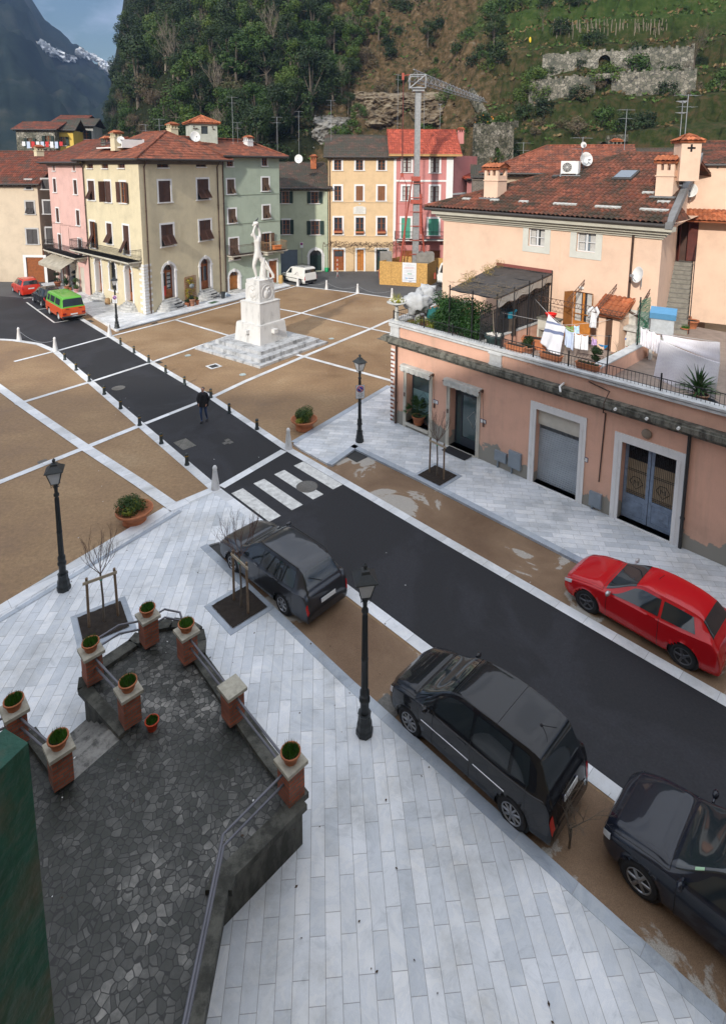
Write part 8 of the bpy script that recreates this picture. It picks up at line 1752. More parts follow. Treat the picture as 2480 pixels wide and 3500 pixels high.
m.bb(-.6,.6,-.55,.55,8.4,8.8); m.box((-.1,-.2,11.0),(.9,.9,.5)); m.tube([(.55,-.3,5.2),(.45,-.3,9.4)],.13,8); m.build('lower_frame',CRR,t)
m=MB()
for cx,cw in ((-3.15,1.25),(1.0,1.9)):
    for k in range(2): m.bb(cx-cw/2,cx+cw/2,-.8+.02*k,.8,1.2+k*1.0,2.17+k*1.0)
m.build('ballast_block',CONC,t); MB().bb(-3.9,2.1,-1.2,1.2,.5,1.15).build('base',CRR,t)
# jib in plan direction away to the right
tip=at_y(z3(125,568),84.0)-cb; hub=Vector((0,0,tz+.5)); tip.z=tz+.55+.4; jd=Vector((tip.x,tip.y,0)); JL=jd.length; jd.normalize(); jn=Vector((-jd.y,jd.x,0)); upv=(tip-hub); 
m=MB(); B0=[];T0_=[];
def jp(d,s_,h): 
    f=d/JL; tp_=1-.35*max(0,f); return hub+jd*d+jn*(.55*s_*tp_)+Vector((0,0,h*1.05*tp_+ .4*f))
start=-1.3; n=20
for s_ in (-1,1): m.tube([jp(start,s_,0),jp(JL,s_,0)],.055,5)
m.tube([jp(start,0,1),jp(JL,0,.55)],.065,5)
for k in range(n):
    d0=start+(JL-start)*k/n; d1=start+(JL-start)*(k+1)/n; dm=(d0+d1)/2
    for s_ in (-1,1): m.tube([jp(d0,s_,0),jp(dm,0,1)],.020,4,cap=False); m.tube([jp(dm,0,1),jp(d1,s_,0)],.020,4,cap=False)
    m.tube([jp(d0,-1,0),jp(d1,1,0)],.014,4,cap=False)
m.build('jib',pm('jib_steel',(.30,.31,.33),.5,.2,5,metal=.3),t)
m=MB()
for a_,b_ in (((-.9,-.6,tz-.2),(.7,-.6,tz-.2)),((-.9,-.6,tz+1.1),(.7,-.6,tz+1.1)),((-.9,-.6,tz-.2),(-.9,-.6,tz+1.1)),((.7,-.6,tz-.2),(.7,-.6,tz+1.1)),((-.9,-.6,tz-.2),(.7,-.6,tz+1.1)),((-.9,.6,tz+1.1),(.7,.6,tz+1.1)),((-.9,-.6,tz+1.1),(-.9,.6,tz+1.1)),((.7,-.6,tz+1.1),(.7,.6,tz+1.1)),((-.9,.6,tz-.2),(-.9,.6,tz+1.1))): m.tube([a_,b_],.07,5)
m.bb(-.6,.6,-.5,.5,tz-.5,tz-.1); m.build('head_frame',GALV,t)
x0=-1.62; m=MB().tube([(x0,-.7,tz+1.1),(x0,-.7,tz-8.9)],.025,4).tube([(x0+.12,-.7,tz+.9),(x0+.12,-.7,tz-8.9)],.02,4); m.build('hoist_cable',IRONB,t)
m=MB(); hk=tz-9.0; m.tube([(x0+.05,-.7,hk),(x0-.35,-.7,hk-.8),(x0+.45,-.7,hk-.8),(x0+.05,-.7,hk)],.05,5); m.box((x0+.05,-.7,hk),(.3,.25,.35)); m.box((x0,-.7,tz+.9),(.22,.25,.7)); m.tube([(x0,-.7,tz+1.0),(-.9,-.6,tz+1.1)],.05,5); m.tube([(x0+.05,-.7,tz+.6),(x0+.05,-.7,hk)],.02,4)
for dx in (-.4,.5): m.tube([(x0+dx,-.7,hk-.8),(x0+dx-.1,-.7,2.6)],.045,4); 
for k in range(5): m.tube([(x0-.4,-.7,hk-3-k*2.1),(x0+.5,-.7,hk-3-k*2.1)],.02,4)
m.build('sling_ladder',CRR,t)
# ------------------------------------------------------------------ roof terrace furniture and laundry
def PD(px,dep): W_=Wall(tuple(tp(0,dep))[:2],tuple(tp(5,dep))[:2]); s,z=W_.sz(px); return tp(s,dep,z)
RZ=WS.rz
def cloth(nm,corners,mat,lab,group='laundry pegged on the roof terrace lines',wav=.05,nu=26,nv=22,cat='laundry',hem=0,seed=0):
    A,Bq,C_,D=[Vector(c) for c in corners]; c0=(A+Bq+C_+D)/4; n=(Bq-A).cross(D-A).normalized()
    def f(u,v):
        p=(A*(1-u)+Bq*u)*(1-v)+(D*(1-u)+C_*u)*v; w_=wav*(v**.7)*(math.sin(u*9+seed)+.6*math.sin(u*17+v*3+seed))+wav*.5*noise.noise(Vector((u*3,v*3,seed))); p=p+n*w_+Vector((0,0,-.06*math.sin(u*PI)*(1-v)))
        return p-c0
    o=MB().grid(f,nu,nv).build(nm,mat,fix=False); o.location=c0; tag(o,lab,cat,group)
    md=o.modifiers.new('t','SOLIDIFY'); md.thickness=.006; return o
def m_dots(name,bg,dot,scale=26,thr=.30):
    m,N,L,b=nodes(name); tc=_n(N,'ShaderNodeTexCoord'); v=_n(N,'ShaderNodeTexVoronoi',Scale=scale,Randomness=.15); L.new(tc.outputs['Object'],v.inputs['Vector'])
    r=_ramp(N,[(thr,dot),(thr+.06,bg)]); L.new(v.outputs['Distance'],r.inputs[0]); L.new(r.outputs[0],b.inputs['Base Color']); b.inputs['Roughness'].default_value=.9; return m
WCL=pm('white_cotton',(.66,.66,.68),.9,.05,3); LBL=pm('pale_blue_cotton',(.45,.52,.66),.9,.06,3); DOT=m_dots('dotted_cotton',(.72,.70,.73),(.58,.53,.61),30,.28); 
def m_tow():
    m,N,L,b=nodes('blue_banded_cloth'); tc=_n(N,'ShaderNodeTexCoord'); sp=_n(N,'ShaderNodeSeparateXYZ'); L.new(tc.outputs['Object'],sp.inputs[0])
    n1=_n(N,'ShaderNodeTexNoise',Scale=2.2,Detail=1); L.new(tc.outputs['Object'],n1.inputs['Vector'])
    a=_n(N,'ShaderNodeMath',operation='MULTIPLY_ADD'); a.inputs[1].default_value=.12; L.new(n1.outputs['Fac'],a.inputs[0]); L.new(sp.outputs['Z'],a.inputs[2])
    r=_ramp(N,[(0,(.60,.61,.66)),(.14,(.60,.61,.66)),(.15,(.14,.17,.28)),(.27,(.14,.17,.28)),(.28,(.62,.63,.67)),(.50,(.62,.63,.67)),(.52,(.16,.19,.30)),(.58,(.16,.19,.30)),(.60,(.62,.63,.67))]); r.color_ramp.interpolation='CONSTANT'; L.new(a.outputs[0],r.inputs[0]); L.new(r.outputs[0],b.inputs['Base Color']); b.inputs['Roughness'].default_value=.9; return m
d_=2.4
cloth('tablecloth',[PD(z6(570,455),d_),PD(z6(688,545),d_),PD(z6(640,765),d_-.25),PD(z6(512,652),d_-.2)],m_tow(),'large white cloth with slate blue bands hanging from the line at left')
cloth('shirt',[PD(z6(684,548),d_+.1),PD(z6(748,580),d_+.1),PD(z6(742,710),d_),PD(z6(680,668),d_)],LBL,'pale blue crumpled shirt next to the big banded cloth',seed=2)
cloth('towel',[PD(z6(752,580),d_+.2),PD(z6(797,597),d_+.2),PD(z6(790,700),d_+.1),PD(z6(750,690),d_+.1)],WCL,'white towel left of its twin in the middle of the line',seed=3,wav=.02); cloth('towel',[PD(z6(800,597),d_+.2),PD(z6(846,600),d_+.2),PD(z6(843,706),d_+.1),PD(z6(794,700),d_+.1)],WCL,'white towel right of its twin, last on the line',seed=5,wav=.02)
cloth('tank_top',[PD(z6(692,532),3.6),PD(z6(742,534),3.6),PD(z6(745,600),3.5),PD(z6(690,690),3.5)],pm('olive_cotton',(.16,.24,.07),.9,.1),'olive green top half hidden behind the pale blue shirt',seed=4); cloth('blue_top',[PD(z6(748,530),3.6),PD(z6(784,530),3.6),PD(z6(782,592),3.5),PD(z6(748,586),3.5)],pm('sky_blue_print',(.40,.58,.75),.9,.4,14),'sky blue printed top behind the towels',seed=6)
cloth('dark_sock',[PD(z6(846,602),4.2),PD(z6(868,602),4.2),PD(z6(864,662),4.2),PD(z6(846,662),4.2)],pm('black_cotton',(.02,.02,.025),.9,0),'black sock hanging beside the pink bag',wav=.01); cloth('pink_bag',[PD(z6(872,612),4.4),PD(z6(905,625),4.4),PD(z6(903,670),4.4),PD(z6(866,668),4.4)],pm('lilac_plastic',(.50,.35,.60),.4,.2,9),'lilac plastic bag near the wooden terrace door',wav=.05,cat='bag')
sh=cloth('nightshirt',[PD(z6(868,398),4.6),PD(z6(905,400),4.6),PD(z6(903,552),4.5),PD(z6(852,545),4.5)],WCL,'white nightshirt hung in front of the wooden door',seed=8,wav=.04); 
m=MB(); a=PD(z6(880,405),4.55)-sh.location
m.tube([a,PD(z6(850,430),4.5)-sh.location,PD(z6(850,480),4.5)-sh.location],[.05,.07,.05],7).tube([PD(z6(902,405),4.55)-sh.location,PD(z6(915,440),4.5)-sh.location,PD(z6(910,480),4.5)-sh.location],[.05,.07,.05],7); m.build('sleeve',WCL,sh)
g2='laundry on the right hand terrace'
for i,(x0,x1,yb) in enumerate(((1208,1252,690),(1255,1300,712),(1300,1345,738))): cloth('pillowcase',[PD(z6(x0,540+i*18),2.2),PD(z6(x1,556+i*20),2.2),PD(z6(x1-2,yb),2.1),PD(z6(x0-4,yb-26),2.1)],DOT,['leftmost bunched dotted cloth on the right line','middle bunched dotted cloth on the right line','dotted cloth next to the big dotted sheet'][i],g2,seed=i*3,wav=.05)
cloth('bed_sheet',[PD(z6(1352,590),2.3),PD(z6(1760,650),2.3),PD(z6(1760,800),2.2),PD(z6(1365,640),2.2)],DOT,'rear fold of the big dotted bed sheet',g2,seed=1,wav=.04); cloth('bed_sheet',[PD(z6(1345,630),1.7),PD(z6(1760,790),1.7),PD(z6(1720,1080),1.45),PD(z6(1297,892),1.5)],DOT,'big white dotted bed sheet hanging at the right edge',g2,seed=2,wav=.05,nu=40,nv=30)
def line3(nm,pts,r,mat,lab,cat,group=None):
    P=[Vector(p) for p in pts]; c=P[0].copy(); o=MB().tube([p-c for p in P],r,6).build(nm,mat); o.location=c; return tag(o,lab,cat,group)
LNM=pm('line_cord',(.5,.5,.5),.6,0); gl='clothes lines on the roof terrace'
line3('clothes_line',[PD(z6(470,342),4.9),PD(z6(570,452),d_),PD(z6(690,547),d_+.1),PD(z6(800,597),d_+.2),PD(z6(846,600),d_+.2),PD(z6(997,608),.3)],.008,LNM,'line carrying the banded cloth and towels','clothes line',gl)
line3('clothes_line',[PD(z6(255,447),.35),PD(z6(470,490),2.8),PD(z6(690,530),3.6),PD(z6(900,512),4.6),PD(z6(1180,455),5.7)],.008,LNM,'long line from the railing corner across to the green net','clothes line',gl)
line3('clothes_line',[PD(z6(1205,540),2.2),PD(z6(1352,590),2.2),PD(z6(1760,650),2.3)],.008,LNM,'line holding the dotted sheets on the right terrace','clothes line',gl)
for a_,b_,dp,lab in ((z6(255,435),z6(252,680),.35,'thin pole at the pergola corner of the terrace'),(z6(998,600),z6(970,902),.3,'pole at the party wall on the parapet')):
    p=PD(b_,dp); q=PD(a_,dp); p=Vector((p.x,p.y,5.05)); t=thing('line_pole',lab,'pole',p,0,'poles holding the clothes lines'); MB().tube([(0,0,0),(0,0,q.z-5.05)],.024,7).build('post',IRONB,t); MB().tube([(-.1,0,q.z-5.08),(.1,0,q.z-5.08)],.012,5).build('hook',IRONB,t)
def truss(nm,a,b,wd,lab,n=9):
    a=Vector(a); b=Vector(b); c=a.copy(); m=MB(); dn=Vector((0,0,-wd))
    m.tube([Vector((0,0,0)),b-c],.016,5).tube([dn,b-c+dn],.016,5)
    for k in range(n): p=(b-a)*k/n; q=(b-a)*(k+.5)/n; r=(b-a)*(k+1)/n; m.tube([p,q+dn],.009,4).tube([q+dn,r],.009,4)
    o=m.build(nm,IRONR); o.location=c; return tag(o,lab,'bracket','iron lattice brackets for awnings on the terrace')
truss('lattice_beam',PD(z6(465,320),4.9),PD(z6(1110,450),4.4),.22,'long horizontal lattice beam crossing the wooden door',22)
for i,(a_,b_,lab) in enumerate(((z6(700,355),z6(822,215),'lattice bracket over the left leaf of the wooden door'),(z6(915,400),z6(1045,245),'lattice bracket above the tiled shed'),(z6(1190,420),z6(1275,280),'lattice bracket above the green net'))): truss('lattice_bracket',PD(a_,4.5),PD(b_,5.95),.18,lab,6)
# pergola
t=thing('pergola','black iron pergola with dark flat canopy on the roof terrace','pergola',tp(3.5,3,zf)); O=tp(3.5,3,zf)
cn={k:PD(p,dp) for k,p,dp in (('nl',(1537,972),.45),('nr',(1698,1022),.45),('fr',(1885,936),5.85),('fl',(1695,912),5.85))}; cn['nl'].z=cn['nr'].z=6.95; cn['fl'].z=cn['fr'].z=7.2
nl,nr,fr_,fl=[cn[k]-O for k in ('nl','nr','fr','fl')]
m=MB(); n=nr-nl
for u in (0,.5,1): 
    p=nl+(nr-nl)*u; q=fl+(fr_-fl)*u; m.tube([p,q],.022,5); m.tube([Vector((p.x,p.y,.0)),p+Vector((0,0,.15))],.03,6)
for v in (0,.33,.66,1): m.tube([nl+(fl-nl)*v,nr+(fr_-nr)*v],.02,5)
for v in (.28,.55,.8,1): q=nr+(fr_-nr)*v; m.tube([Vector((q.x,q.y,0)),q+Vector((0,0,.12))],.028,6); m.ball(q+Vector((0,0,.15)),.04,8)
for k in range(4): 
    q=nr+(fr_-nr)*(k*.28); m.tube([q+Vector((0,0,-.55)),q+(fr_-nr).normalized()*.35+Vector((0,0,-.02))],.010,4)
for q in (nl,nr): m.ball(q+Vector((0,0,.18)),.04,8)
m.build('frame',IRONB,t)
m=MB().grid(lambda u,v:(nl*(1-u)+nr*u)*(1-v)+(fl*(1-u)+fr_*u)*v+Vector((0,0,.03-.05*math.sin(u*PI*2)**2)),16,24); m.grid(lambda u,v:(nl*(1-u)+nr*u)*(1-v)+(fl*(1-u)+fr_*u)*v+Vector((0,0,.0-.05*math.sin(u*PI*2)**2)),16,24); m.build('canopy',pm('dark_shade_cloth',(.055,.05,.048),.9,.35,2.5),t,fix=False)
m=MB().grid(lambda u,v:nr+(fr_-nr)*u+Vector((0,0,-.05-(.32+.05*math.sin(u*26))*v)),60,4); m.build('valance',pm('beige_valance',(.38,.35,.31),.9,.15),t,fix=False)
m=MB().box((fl+fr_)/2+Vector((0,0,.12)),((fr_-fl).length,.05,.14),rz=math.atan2((fr_-fl).y,(fr_-fl).x)); m.build('wall_batten',pm('red_brown_batten',(.20,.06,.05),.7,.1),t)
m=MB(); rnd=random.Random(8)
for k in range(70):
    u=rnd.uniform(-.1,1.05); v=rnd.uniform(-.02,.35) if k%2 else rnd.uniform(0,.8)*(1 if u<.3 else .35); p=(nl*(1-u)+nr*u)*(1-v)+(fl*(1-u)+fr_*u)*v+Vector((0,0,.08)); pts=[p]
    for q in range(4): pts.append(pts[-1]+Vector((rnd.uniform(-.3,.3),rnd.uniform(-.3,.3),rnd.uniform(-.06,.12))))
    m.tube(pts,.007,3,cap=False)
o=m.build('creeper',pm('creeper_stems',(.19,.15,.10),.9,.3),t,fix=False)
m=MB(); leafcloud(m,[(*(fl+(nl-fl)*k/9+Vector((rnd.uniform(-.2,.5),0,.18)))[:],.30) for k in range(9)],1300,.05,rnd); m.build('creeper_leaves',pm('autumn_leaves',(.26,.19,.05),.8,.4,9),t,fix=False)
# iron fence between the two terraces
t=thing('iron_screen','tall black iron railing screen dividing the two roof terraces','fence',tp(pf,.35,4.98),RZ); m=MB()
for k in range(40): y=k*.14; m.tube([(0,y,0),(0,y,1.35+.012*k)],.011,4,cap=False)
for z in (.1,1.0,1.30): m.tube([(0,0,z),(0,5.5,z+(.45 if z>.5 else 0)*1)],.016,5)
for y in (0,1.4,2.8,4.2,5.5): m.tube([(0,y,-.5),(0,y,1.5+.08*y)],.025,6)
m.build('bars',IRONB,t); MB().add([(.03,0,.1),(.03,5.5,.1),(.03,5.5,1.6),(.03,0,1.2)],[(0,1,2,3)]).build('shade_net',pm('black_net',(.03,.03,.032),.9,.2,9,alpha=.75),t,fix=False)
# hedge and urns
t=thing('hedge','dense glossy camellia hedge behind the terrace railing under the pergola','hedge',tp(3.2,1.0,zf),RZ); rnd=random.Random(12); cl=[(rnd.uniform(-1.25,1.35),rnd.uniform(-.25,.25),rnd.uniform(.5,1.95),rnd.uniform(.32,.45)) for _ in range(60)]; m=MB(); leafcloud(m,cl,17000,.09,rnd); m.build('leaves',m_leaf('glossy_leaves',(.010,.035,.008),(.022,.070,.012),(.06,.13,.02)),t,fix=False); m=MB()
for k in range(6): m.tube([(-1.1+k*.45,0,0),(-1.1+k*.45,0,1.4)],.02,5)
m.build('stems',BARK,t)
GRNP=pm('green_plastic_urn',(.03,.055,.055),.5,.15,6); PEB=pm('white_pebbles',(.62,.60,.56),.8,.4,30,.5,60); STU=pm('stone_urn',(.46,.46,.44),.8,.2,5)
def urn(p,r,h,lab,mat,plant=True,seed=0,kind='u'):
    t=thing('urn',lab,'urn',p,seed,'urns on the roof terrace'); MB().lathe([(r*.62,0),(r*.66,.05),(r*.72,h*.55),(r*.80,h*.80),(r*1.02,h*.88),(r*1.06,h*.94),(r*1.0,h),(r*.85,h*.97),(.001,h*.95)],n=24).build('pot',mat,t)
    m=MB(); rn=random.Random(seed)
    for k in range(120): a=rn.uniform(0,6.28); q=r*.82*rn.random()**.5; m.ball((q*math.cos(a),q*math.sin(a),h*.98),.03,5)
    m.build('pebbles',PEB,t); m=MB().tube([(0,0,h*.9),(.05,.03,h+.5),(.12,.02,h+1.1)],[.022,.018,.012],5); m.build('stem',BARKP,t)
    return t
q=PD(z5(1330,470),1.0); urn((q.x,q.y,zf),.30,.85,'green urn with white pebbles left of the hedge',GRNP,seed=1); q=PD(z6(195,570),.75); urn((q.x,q.y,zf),.40,.95,'large green urn with white pebbles at the right end of the hedge',GRNP,seed=2)
q=tp(.15,.18,5.06); t=thing('pedestal_urn','stone bowl of white flowers on a baluster at the terrace corner','urn',q,0); MB().lathe([(.14,0),(.14,.05),(.085,.09),(.10,.30),(.075,.55),(.09,.60),(.05,.66),(.30,.78),(.46,.84),(.47,.88),(.40,.88),(.001,.86)],n=24).build('bowl',STU,t)
m=MB(); rn=random.Random(3); leafcloud(m,[(rn.uniform(-.25,.25),rn.uniform(-.25,.25),.95,.13) for _ in range(8)],420,.07,rn); 
for k in range(26): a=rn.uniform(0,6.28); m.tube([(0,0,.88),(.25*math.cos(a),.25*math.sin(a),1.15+.15*rn.random())],[.012,.004],4)
m.build('leaves',LEAFY,t,fix=False); m=MB()
for k in range(46): a=rn.uniform(0,6.28); q=.4*rn.random()**.5; m.ball((q*math.cos(a),q*math.sin(a),.93+.08*rn.random()),.04,5)
m.build('flowers',WHITEP,t)
FLE=pm('grey_fleece',(.40,.41,.42),.85,.18,3,.6,9)
for px,dp,r,lab,sd in ((z5(1190,372),1.15,.60,'big ball of grey fleece wrapped over a plant at the terrace corner',1),(z5(1255,320),1.9,.50,'second grey fleece wrapped plant behind the first',2)):
    c=PD(px,dp); o=MB().ball((0,0,0),r,26,sz=.86,jit=.6,seed=sd); 
    for i,v in enumerate(o.v): o.v[i]=v*(1+.10*noise.noise(v*6)+.06*noise.noise(v*15))
    o.lathe([(.12,-r-.75),(.16,-r*.6)],n=8); o=o.build('wrapped_plant',FLE); o.location=c; tag(o,lab,'wrapped plant','plants wrapped for winter on the roof terrace')
c=PD(z5(1305,430),1.3); o=MB().ball((0,0,0),.34,16,sz=1.4,jit=.5,seed=5).build('wrapped_plant',pm('teal_netting',(.01,.10,.10),.8,.2,12)); o.location=(c.x,c.y,zf+.85); tag(o,'plant wrapped in teal netting between fleece ball and hedge','wrapped plant','plants wrapped for winter on the roof terrace')
t=thing('low_hedge','low yellow green leaves below the grey fleece ball','hedge',tp(1.2,.75,zf),RZ); rn=random.Random(4); m=MB(); leafcloud(m,[(rn.uniform(-.85,.85),rn.uniform(-.15,.15),rn.uniform(.3,.85),.22) for _ in range(16)],2200,.07,rn); m.build('leaves',m_leaf('yellowish_leaves',(.06,.09,.01),(.15,.17,.02),(.28,.24,.03)),t,fix=False); MB().bb(-.95,.95,-.22,.22,0,.3).build('trough',TERRD,t)
# railing flower boxes, big trough, pots
for i,(px,lab) in enumerate(((z6(315,700),'empty terracotta box on the railing nearest the pergola'),(z6(562,765),'terracotta box of dark soil under the banded cloth'),(z6(818,828),'terracotta box with low green plants nearest the party wall'))):
    s_=WS.sz(px)[0]; t=thing('railing_box',lab,'flower box',tp(s_,.28,5.07),RZ,'terracotta boxes on the terrace railing'); m=MB().box((0,0,.10),(.74,.22,.20),taper=1.12).box((0,0,.205),(.88,.28,.03)); m.build('box',TERRA,t); MB().bb(-.38,.38,-.1,.1,.21,.225).build('soil',SOIL,t)
    if i==2: m=MB(); leafcloud(m,[(-.3+.15*k,0,.24,.07) for k in range(5)],200,.04,rn); m.build('plants',LEAFM,t,fix=False)
q=G(z6(475,690),zf); t=thing('trough','large empty terracotta trough against the party wall','flower box',q,RZ+R(20)); m=MB().box((0,0,.2),(.95,.42,.40),taper=1.12); m.box((0,0,.42),(1.12,.55,.06)); m.build('box',TERRA,t); MB().bb(-.46,.46,-.18,.18,.45,.455).build('soil',SOIL,t)
gp='pots standing on the roof terraces'
q=G(z6(420,720),zf); pot(q,.30,.28,'low pot with grey feathery plant under the railing','bush',TERRD,11,gp,.6)
for px,r,h,lab,k,mt,s_ in ((z6(1040,765),.20,.2,'round pot with dry twiggy plant beside the party wall','twigs',TERRD,1.2),(z6(1130,710),.15,.24,'small orange pot at the back of the party wall','grass',TERRA,1),(z6(1145,690),.12,.2,'tiny orange pot behind the white bin','none',TERRA,1),(z6(1085,750),.13,.16,'turquoise pot beside the party wall','none',pm('turquoise_pot',(.01,.33,.25),.4,0),1)):
    q=G(px,zf); pot(q,r,h,lab,k,mt,7,gp,s_)
q=G(z6(1030,815),zf); t=thing('trough','long trough of herbs along the party wall','flower box',q,RZ+R(90)); MB().box((0,0,.15),(1.5,.3,.3),taper=1.1).build('box',TERRD,t); m=MB(); leafcloud(m,[(-.6+.15*k,0,.42,.16) for k in range(9)],900,.06,rn); m.build('herbs',LEAFY if 0 else m_leaf('herb_leaves',(.03,.06,.02),(.07,.11,.03),(.14,.16,.06)),t,fix=False)
q=G(z6(905,865),zf); pot((q.x,q.y,zf),.26,.35,'leafy bush in a pot in the railing corner by the party wall','bush',TERRD,15,gp,1.5)
for px,r,h,lab,sd in ((z6(1518,512),.26,.32,'orange pot nearest the outside stairs',1),(z6(1562,550),.30,.40,'wide terracotta pot right of the outside stairs',2),(z6(1516,585),.20,.26,'small pot of grass below the outside stairs',3)): q=G(px,zf); pot(q,r,h,lab,'grass' if sd==3 else 'none',TERRA,sd,gp,1.6)
q=G(z6(1385,985),zf); q=tp(12.95,.75,zf); pot((q.x,q.y,zf+.0),.50,.42,'wide dark ring planter in the right terrace corner','none',pm('dark_planter',(.05,.06,.075),.5,.1),3,gp); pot((q.x,q.y,zf+.40),.21,.26,'pale copper pot with succulent standing in the dark ring planter','twigs',pm('pale_copper',(.50,.30,.20),.35,.1,metal=.4),6,gp,1.3)
q=PD(z6(1605,1010),.9); pot((q.x,q.y,zf),.30,.4,'spiky yucca at the right edge in front of the sheet','spiky',TERRD,9,gp,1.25)
plain(MB().lathe([(.24,0),(.34,.18),(.36,.20),(.33,.20),(.23,.03),(.001,.02)],n=24,sy=.8),'basin',pm('blue_plastic',(.01,.22,.55),.35,0),'bright blue plastic basin on the terrace floor by the shed','basin',G(z6(965,690),zf))
q=G(z6(1098,690),zf); t=thing('pedal_bin','white plastic bin with blue bag beside the tiled shed','bin',q); MB().lathe([(.17,0),(.20,.45),(.21,.5),(.20,.56),(.14,.66),(.001,.68)],n=12).build('body',WHITEP,t); MB().lathe([(.212,.44),(.23,.46),(.22,.52),(.212,.5)],n=12).build('bag_rim',pm('blue_bag',(.03,.15,.55),.4,0),t)
q=G(z6(560,600),zf); q=tp(5.6,4.5,zf); t=thing('stone_sink_table','grey stone table with red basin by the iron screen','table',q,RZ); m=MB().bb(-.5,.5,-.3,.3,.98,1.06); m.build('top',GREYSTONE,t); m=MB().bb(-.45,.45,-.25,.25,.5,.98); m.build('cupboard',CRM,t)
for sx in (-.42,.42): MB().bb(sx-.04,sx+.04,-.25,.25,0,.5).build('leg',CRM,t)
plain(MB().lathe([(.17,0),(.25,.18),(.27,.20),(.24,.20),(.16,.03),(.001,.02)],n=20),'basin',pm('red_plastic',(.65,.015,.012),.35,0),'red plastic basin on the grey stone table','basin',q+Vector((.05,0,1.07)))
q=PD(z6(285,450),2.6); plain(MB().lathe([(.30,0),(.40,.30),(.43,.32),(.38,.32),(.28,.04),(.001,.03)],n=20),'tub',pm('turquoise_plastic',(.02,.24,.36),.4,0),'turquoise plastic tub under the pergola canopy','tub',Vector((q.x,q.y,q.z-.15))); plain(MB().bb(-.35,.35,-.25,.25,0,.78),'work_table',pm('dark_wood_table',(.06,.045,.035),.7,.2),'dark table under the pergola carrying the turquoise tub','table',Vector((q.x,q.y,q.z-.15-.79))) 
plain(MB().bb(-.28,.28,-.18,.18,0,.22),'crate',pm('pine_crate',(.42,.25,.10),.7,.2,6),'small pine crate beside the turquoise tub','crate',Vector((q.x+.05,q.y+.55,q.z+.16)),rz=.3)
# tiled shed against the wall
a,_=Wall(tuple(tp(0,5))[:2],tuple(tp(5,5))[:2]).sz(z6(912,600)); b,_=Wall(tuple(tp(0,5))[:2],tuple(tp(5,5))[:2]).sz(z6(1058,600)); W_=Wall(tuple(tp(0,5))[:2],tuple(tp(5,5))[:2])
t=thing('garden_shed','small peach shed with orange tiled roof and brown door on the terrace','shed',tp(0,5,0)); MX=Matrix.Translation(-tp(0,5,0))@W_.M(); m=MB(); holed(m,a,b,zf,6.05,[(a+.30,b-.30,zf,5.95)],.12); m.add([(a,0,zf),(a,1,zf),(a,1,6.4),(a,0,6.05),(b,0,zf),(b,1,zf),(b,1,6.4),(b,0,6.05)],[(0,1,2,3),(4,5,6,7)]); m.xf(MX).build('wall',PEACH,t)
m=MB(); m.bb(a+.30,b-.30,.07,.11,zf,5.95); m.xf(MX).build('door',pm('brown_door',(.095,.05,.032),.6,.15,4),t); m=MB(); tiled(m,(a-.2,-.32,6.02),(b+.2,-.32,6.02),(b+.2,1.0,6.62),(a-.2,1.0,6.62),.21,.34,.06,sub=6); m.xf(MX).build('roof',TILEO,t)
# green net, wall basin, blue cabinet
t=thing('green_net','green plastic trellis net on a post at the end of the party wall','net',tp(dv,4.6,5.05),RZ+R(90)); MB().tube([(0,0,-.0),(0,0,2.0)],.03,6).build('post',IRONB,t); m=MB()
for k in range(9):
    for q in range(11): x=-.1+.11*q; z=.05+.2*k; m.tube([(x,.02*math.sin(q),z),(x+.055,0,z+.1)],.008,3,cap=False).tube([(x+.055,0,z+.1),(x+.11,.02*math.sin(q+1),z)],.008,3,cap=False).tube([(x+.055,0,z+.1),(x,.02,z+.2)],.008,3,cap=False).tube([(x+.055,0,z+.1),(x+.11,.02,z+.2)],.008,3,cap=False)
m.build('netting',pm('green_net_plastic',(.01,.16,.09),.5,0),t,fix=False)
q=tp(9.0,5.6,zf); t=thing('wall_basin','old marble wall basin between shed and party wall','basin',q,RZ); MB().bb(-.45,.45,-.25,.35,.95,1.1).bb(-.35,.35,-.1,.35,0,.95).bb(-.6,.7,.33,.37,1.1,1.75).build('basin',pm('blotched_marble',(.50,.49,.46),.7,.3,5),t)
q=tp(10.1,5.35,zf); t=thing('wall_cabinet','sky blue topped plastic cabinet above a stone sink at the foot of the stairs','cabinet',q,RZ+R(15)); MB().bb(-.42,.42,-.22,.22,1.15,1.85).build('plastic_box',pm('clear_plastic',(.42,.45,.47),.15,.15,6,spec=.8),t); m=MB().box((0,-.05,1.98),(.95,.55,.26),rx=R(18)); m.build('blue_lid',pm('sky_blue_lid',(.10,.28,.48),.5,.08),t); MB().bb(-.6,.7,-.35,.3,.78,.90).box((.5,-.1,.93),(.5,.5,.05),ry=R(-10)).build('sink',pm('stone_sink',(.42,.42,.37),.8,.15,5),t)
for x in (-.35,.35): MB().bb(x-.06,x+.06,-.2,.2,0,.78).build('leg',STU,t)
q=WU.pt(WU.sz(z6(800,272))[0],WU.sz(z6(800,272))[1],.03); plain(MB().ball((0,0,0),.13,12,sy=.5,sz=.6),'wall_lamp',WHITEP,'oval bulkhead lamp over the wooden terrace door','wall lamp',q,rz=RZ)
q=G(z6(855,760),zf); t=thing('drying_rack','clear folded drying rack lying on the terrace floor','rack',q,RZ+R(15)); m=MB()
for k in range(9): m.tube([(-.5+k*.125,-.3,.06),(-.5+k*.125,.3,.06)],.008,4)
for y in (-.3,.3): m.tube([(-.5,y,.06),(.5,y,.06)],.012,4); m.tube([(-.5,y,.06),(-.3,y*.5,.75),(.0,y*.5,.75)],.008,4)
m.build('frame',IRONR,t)
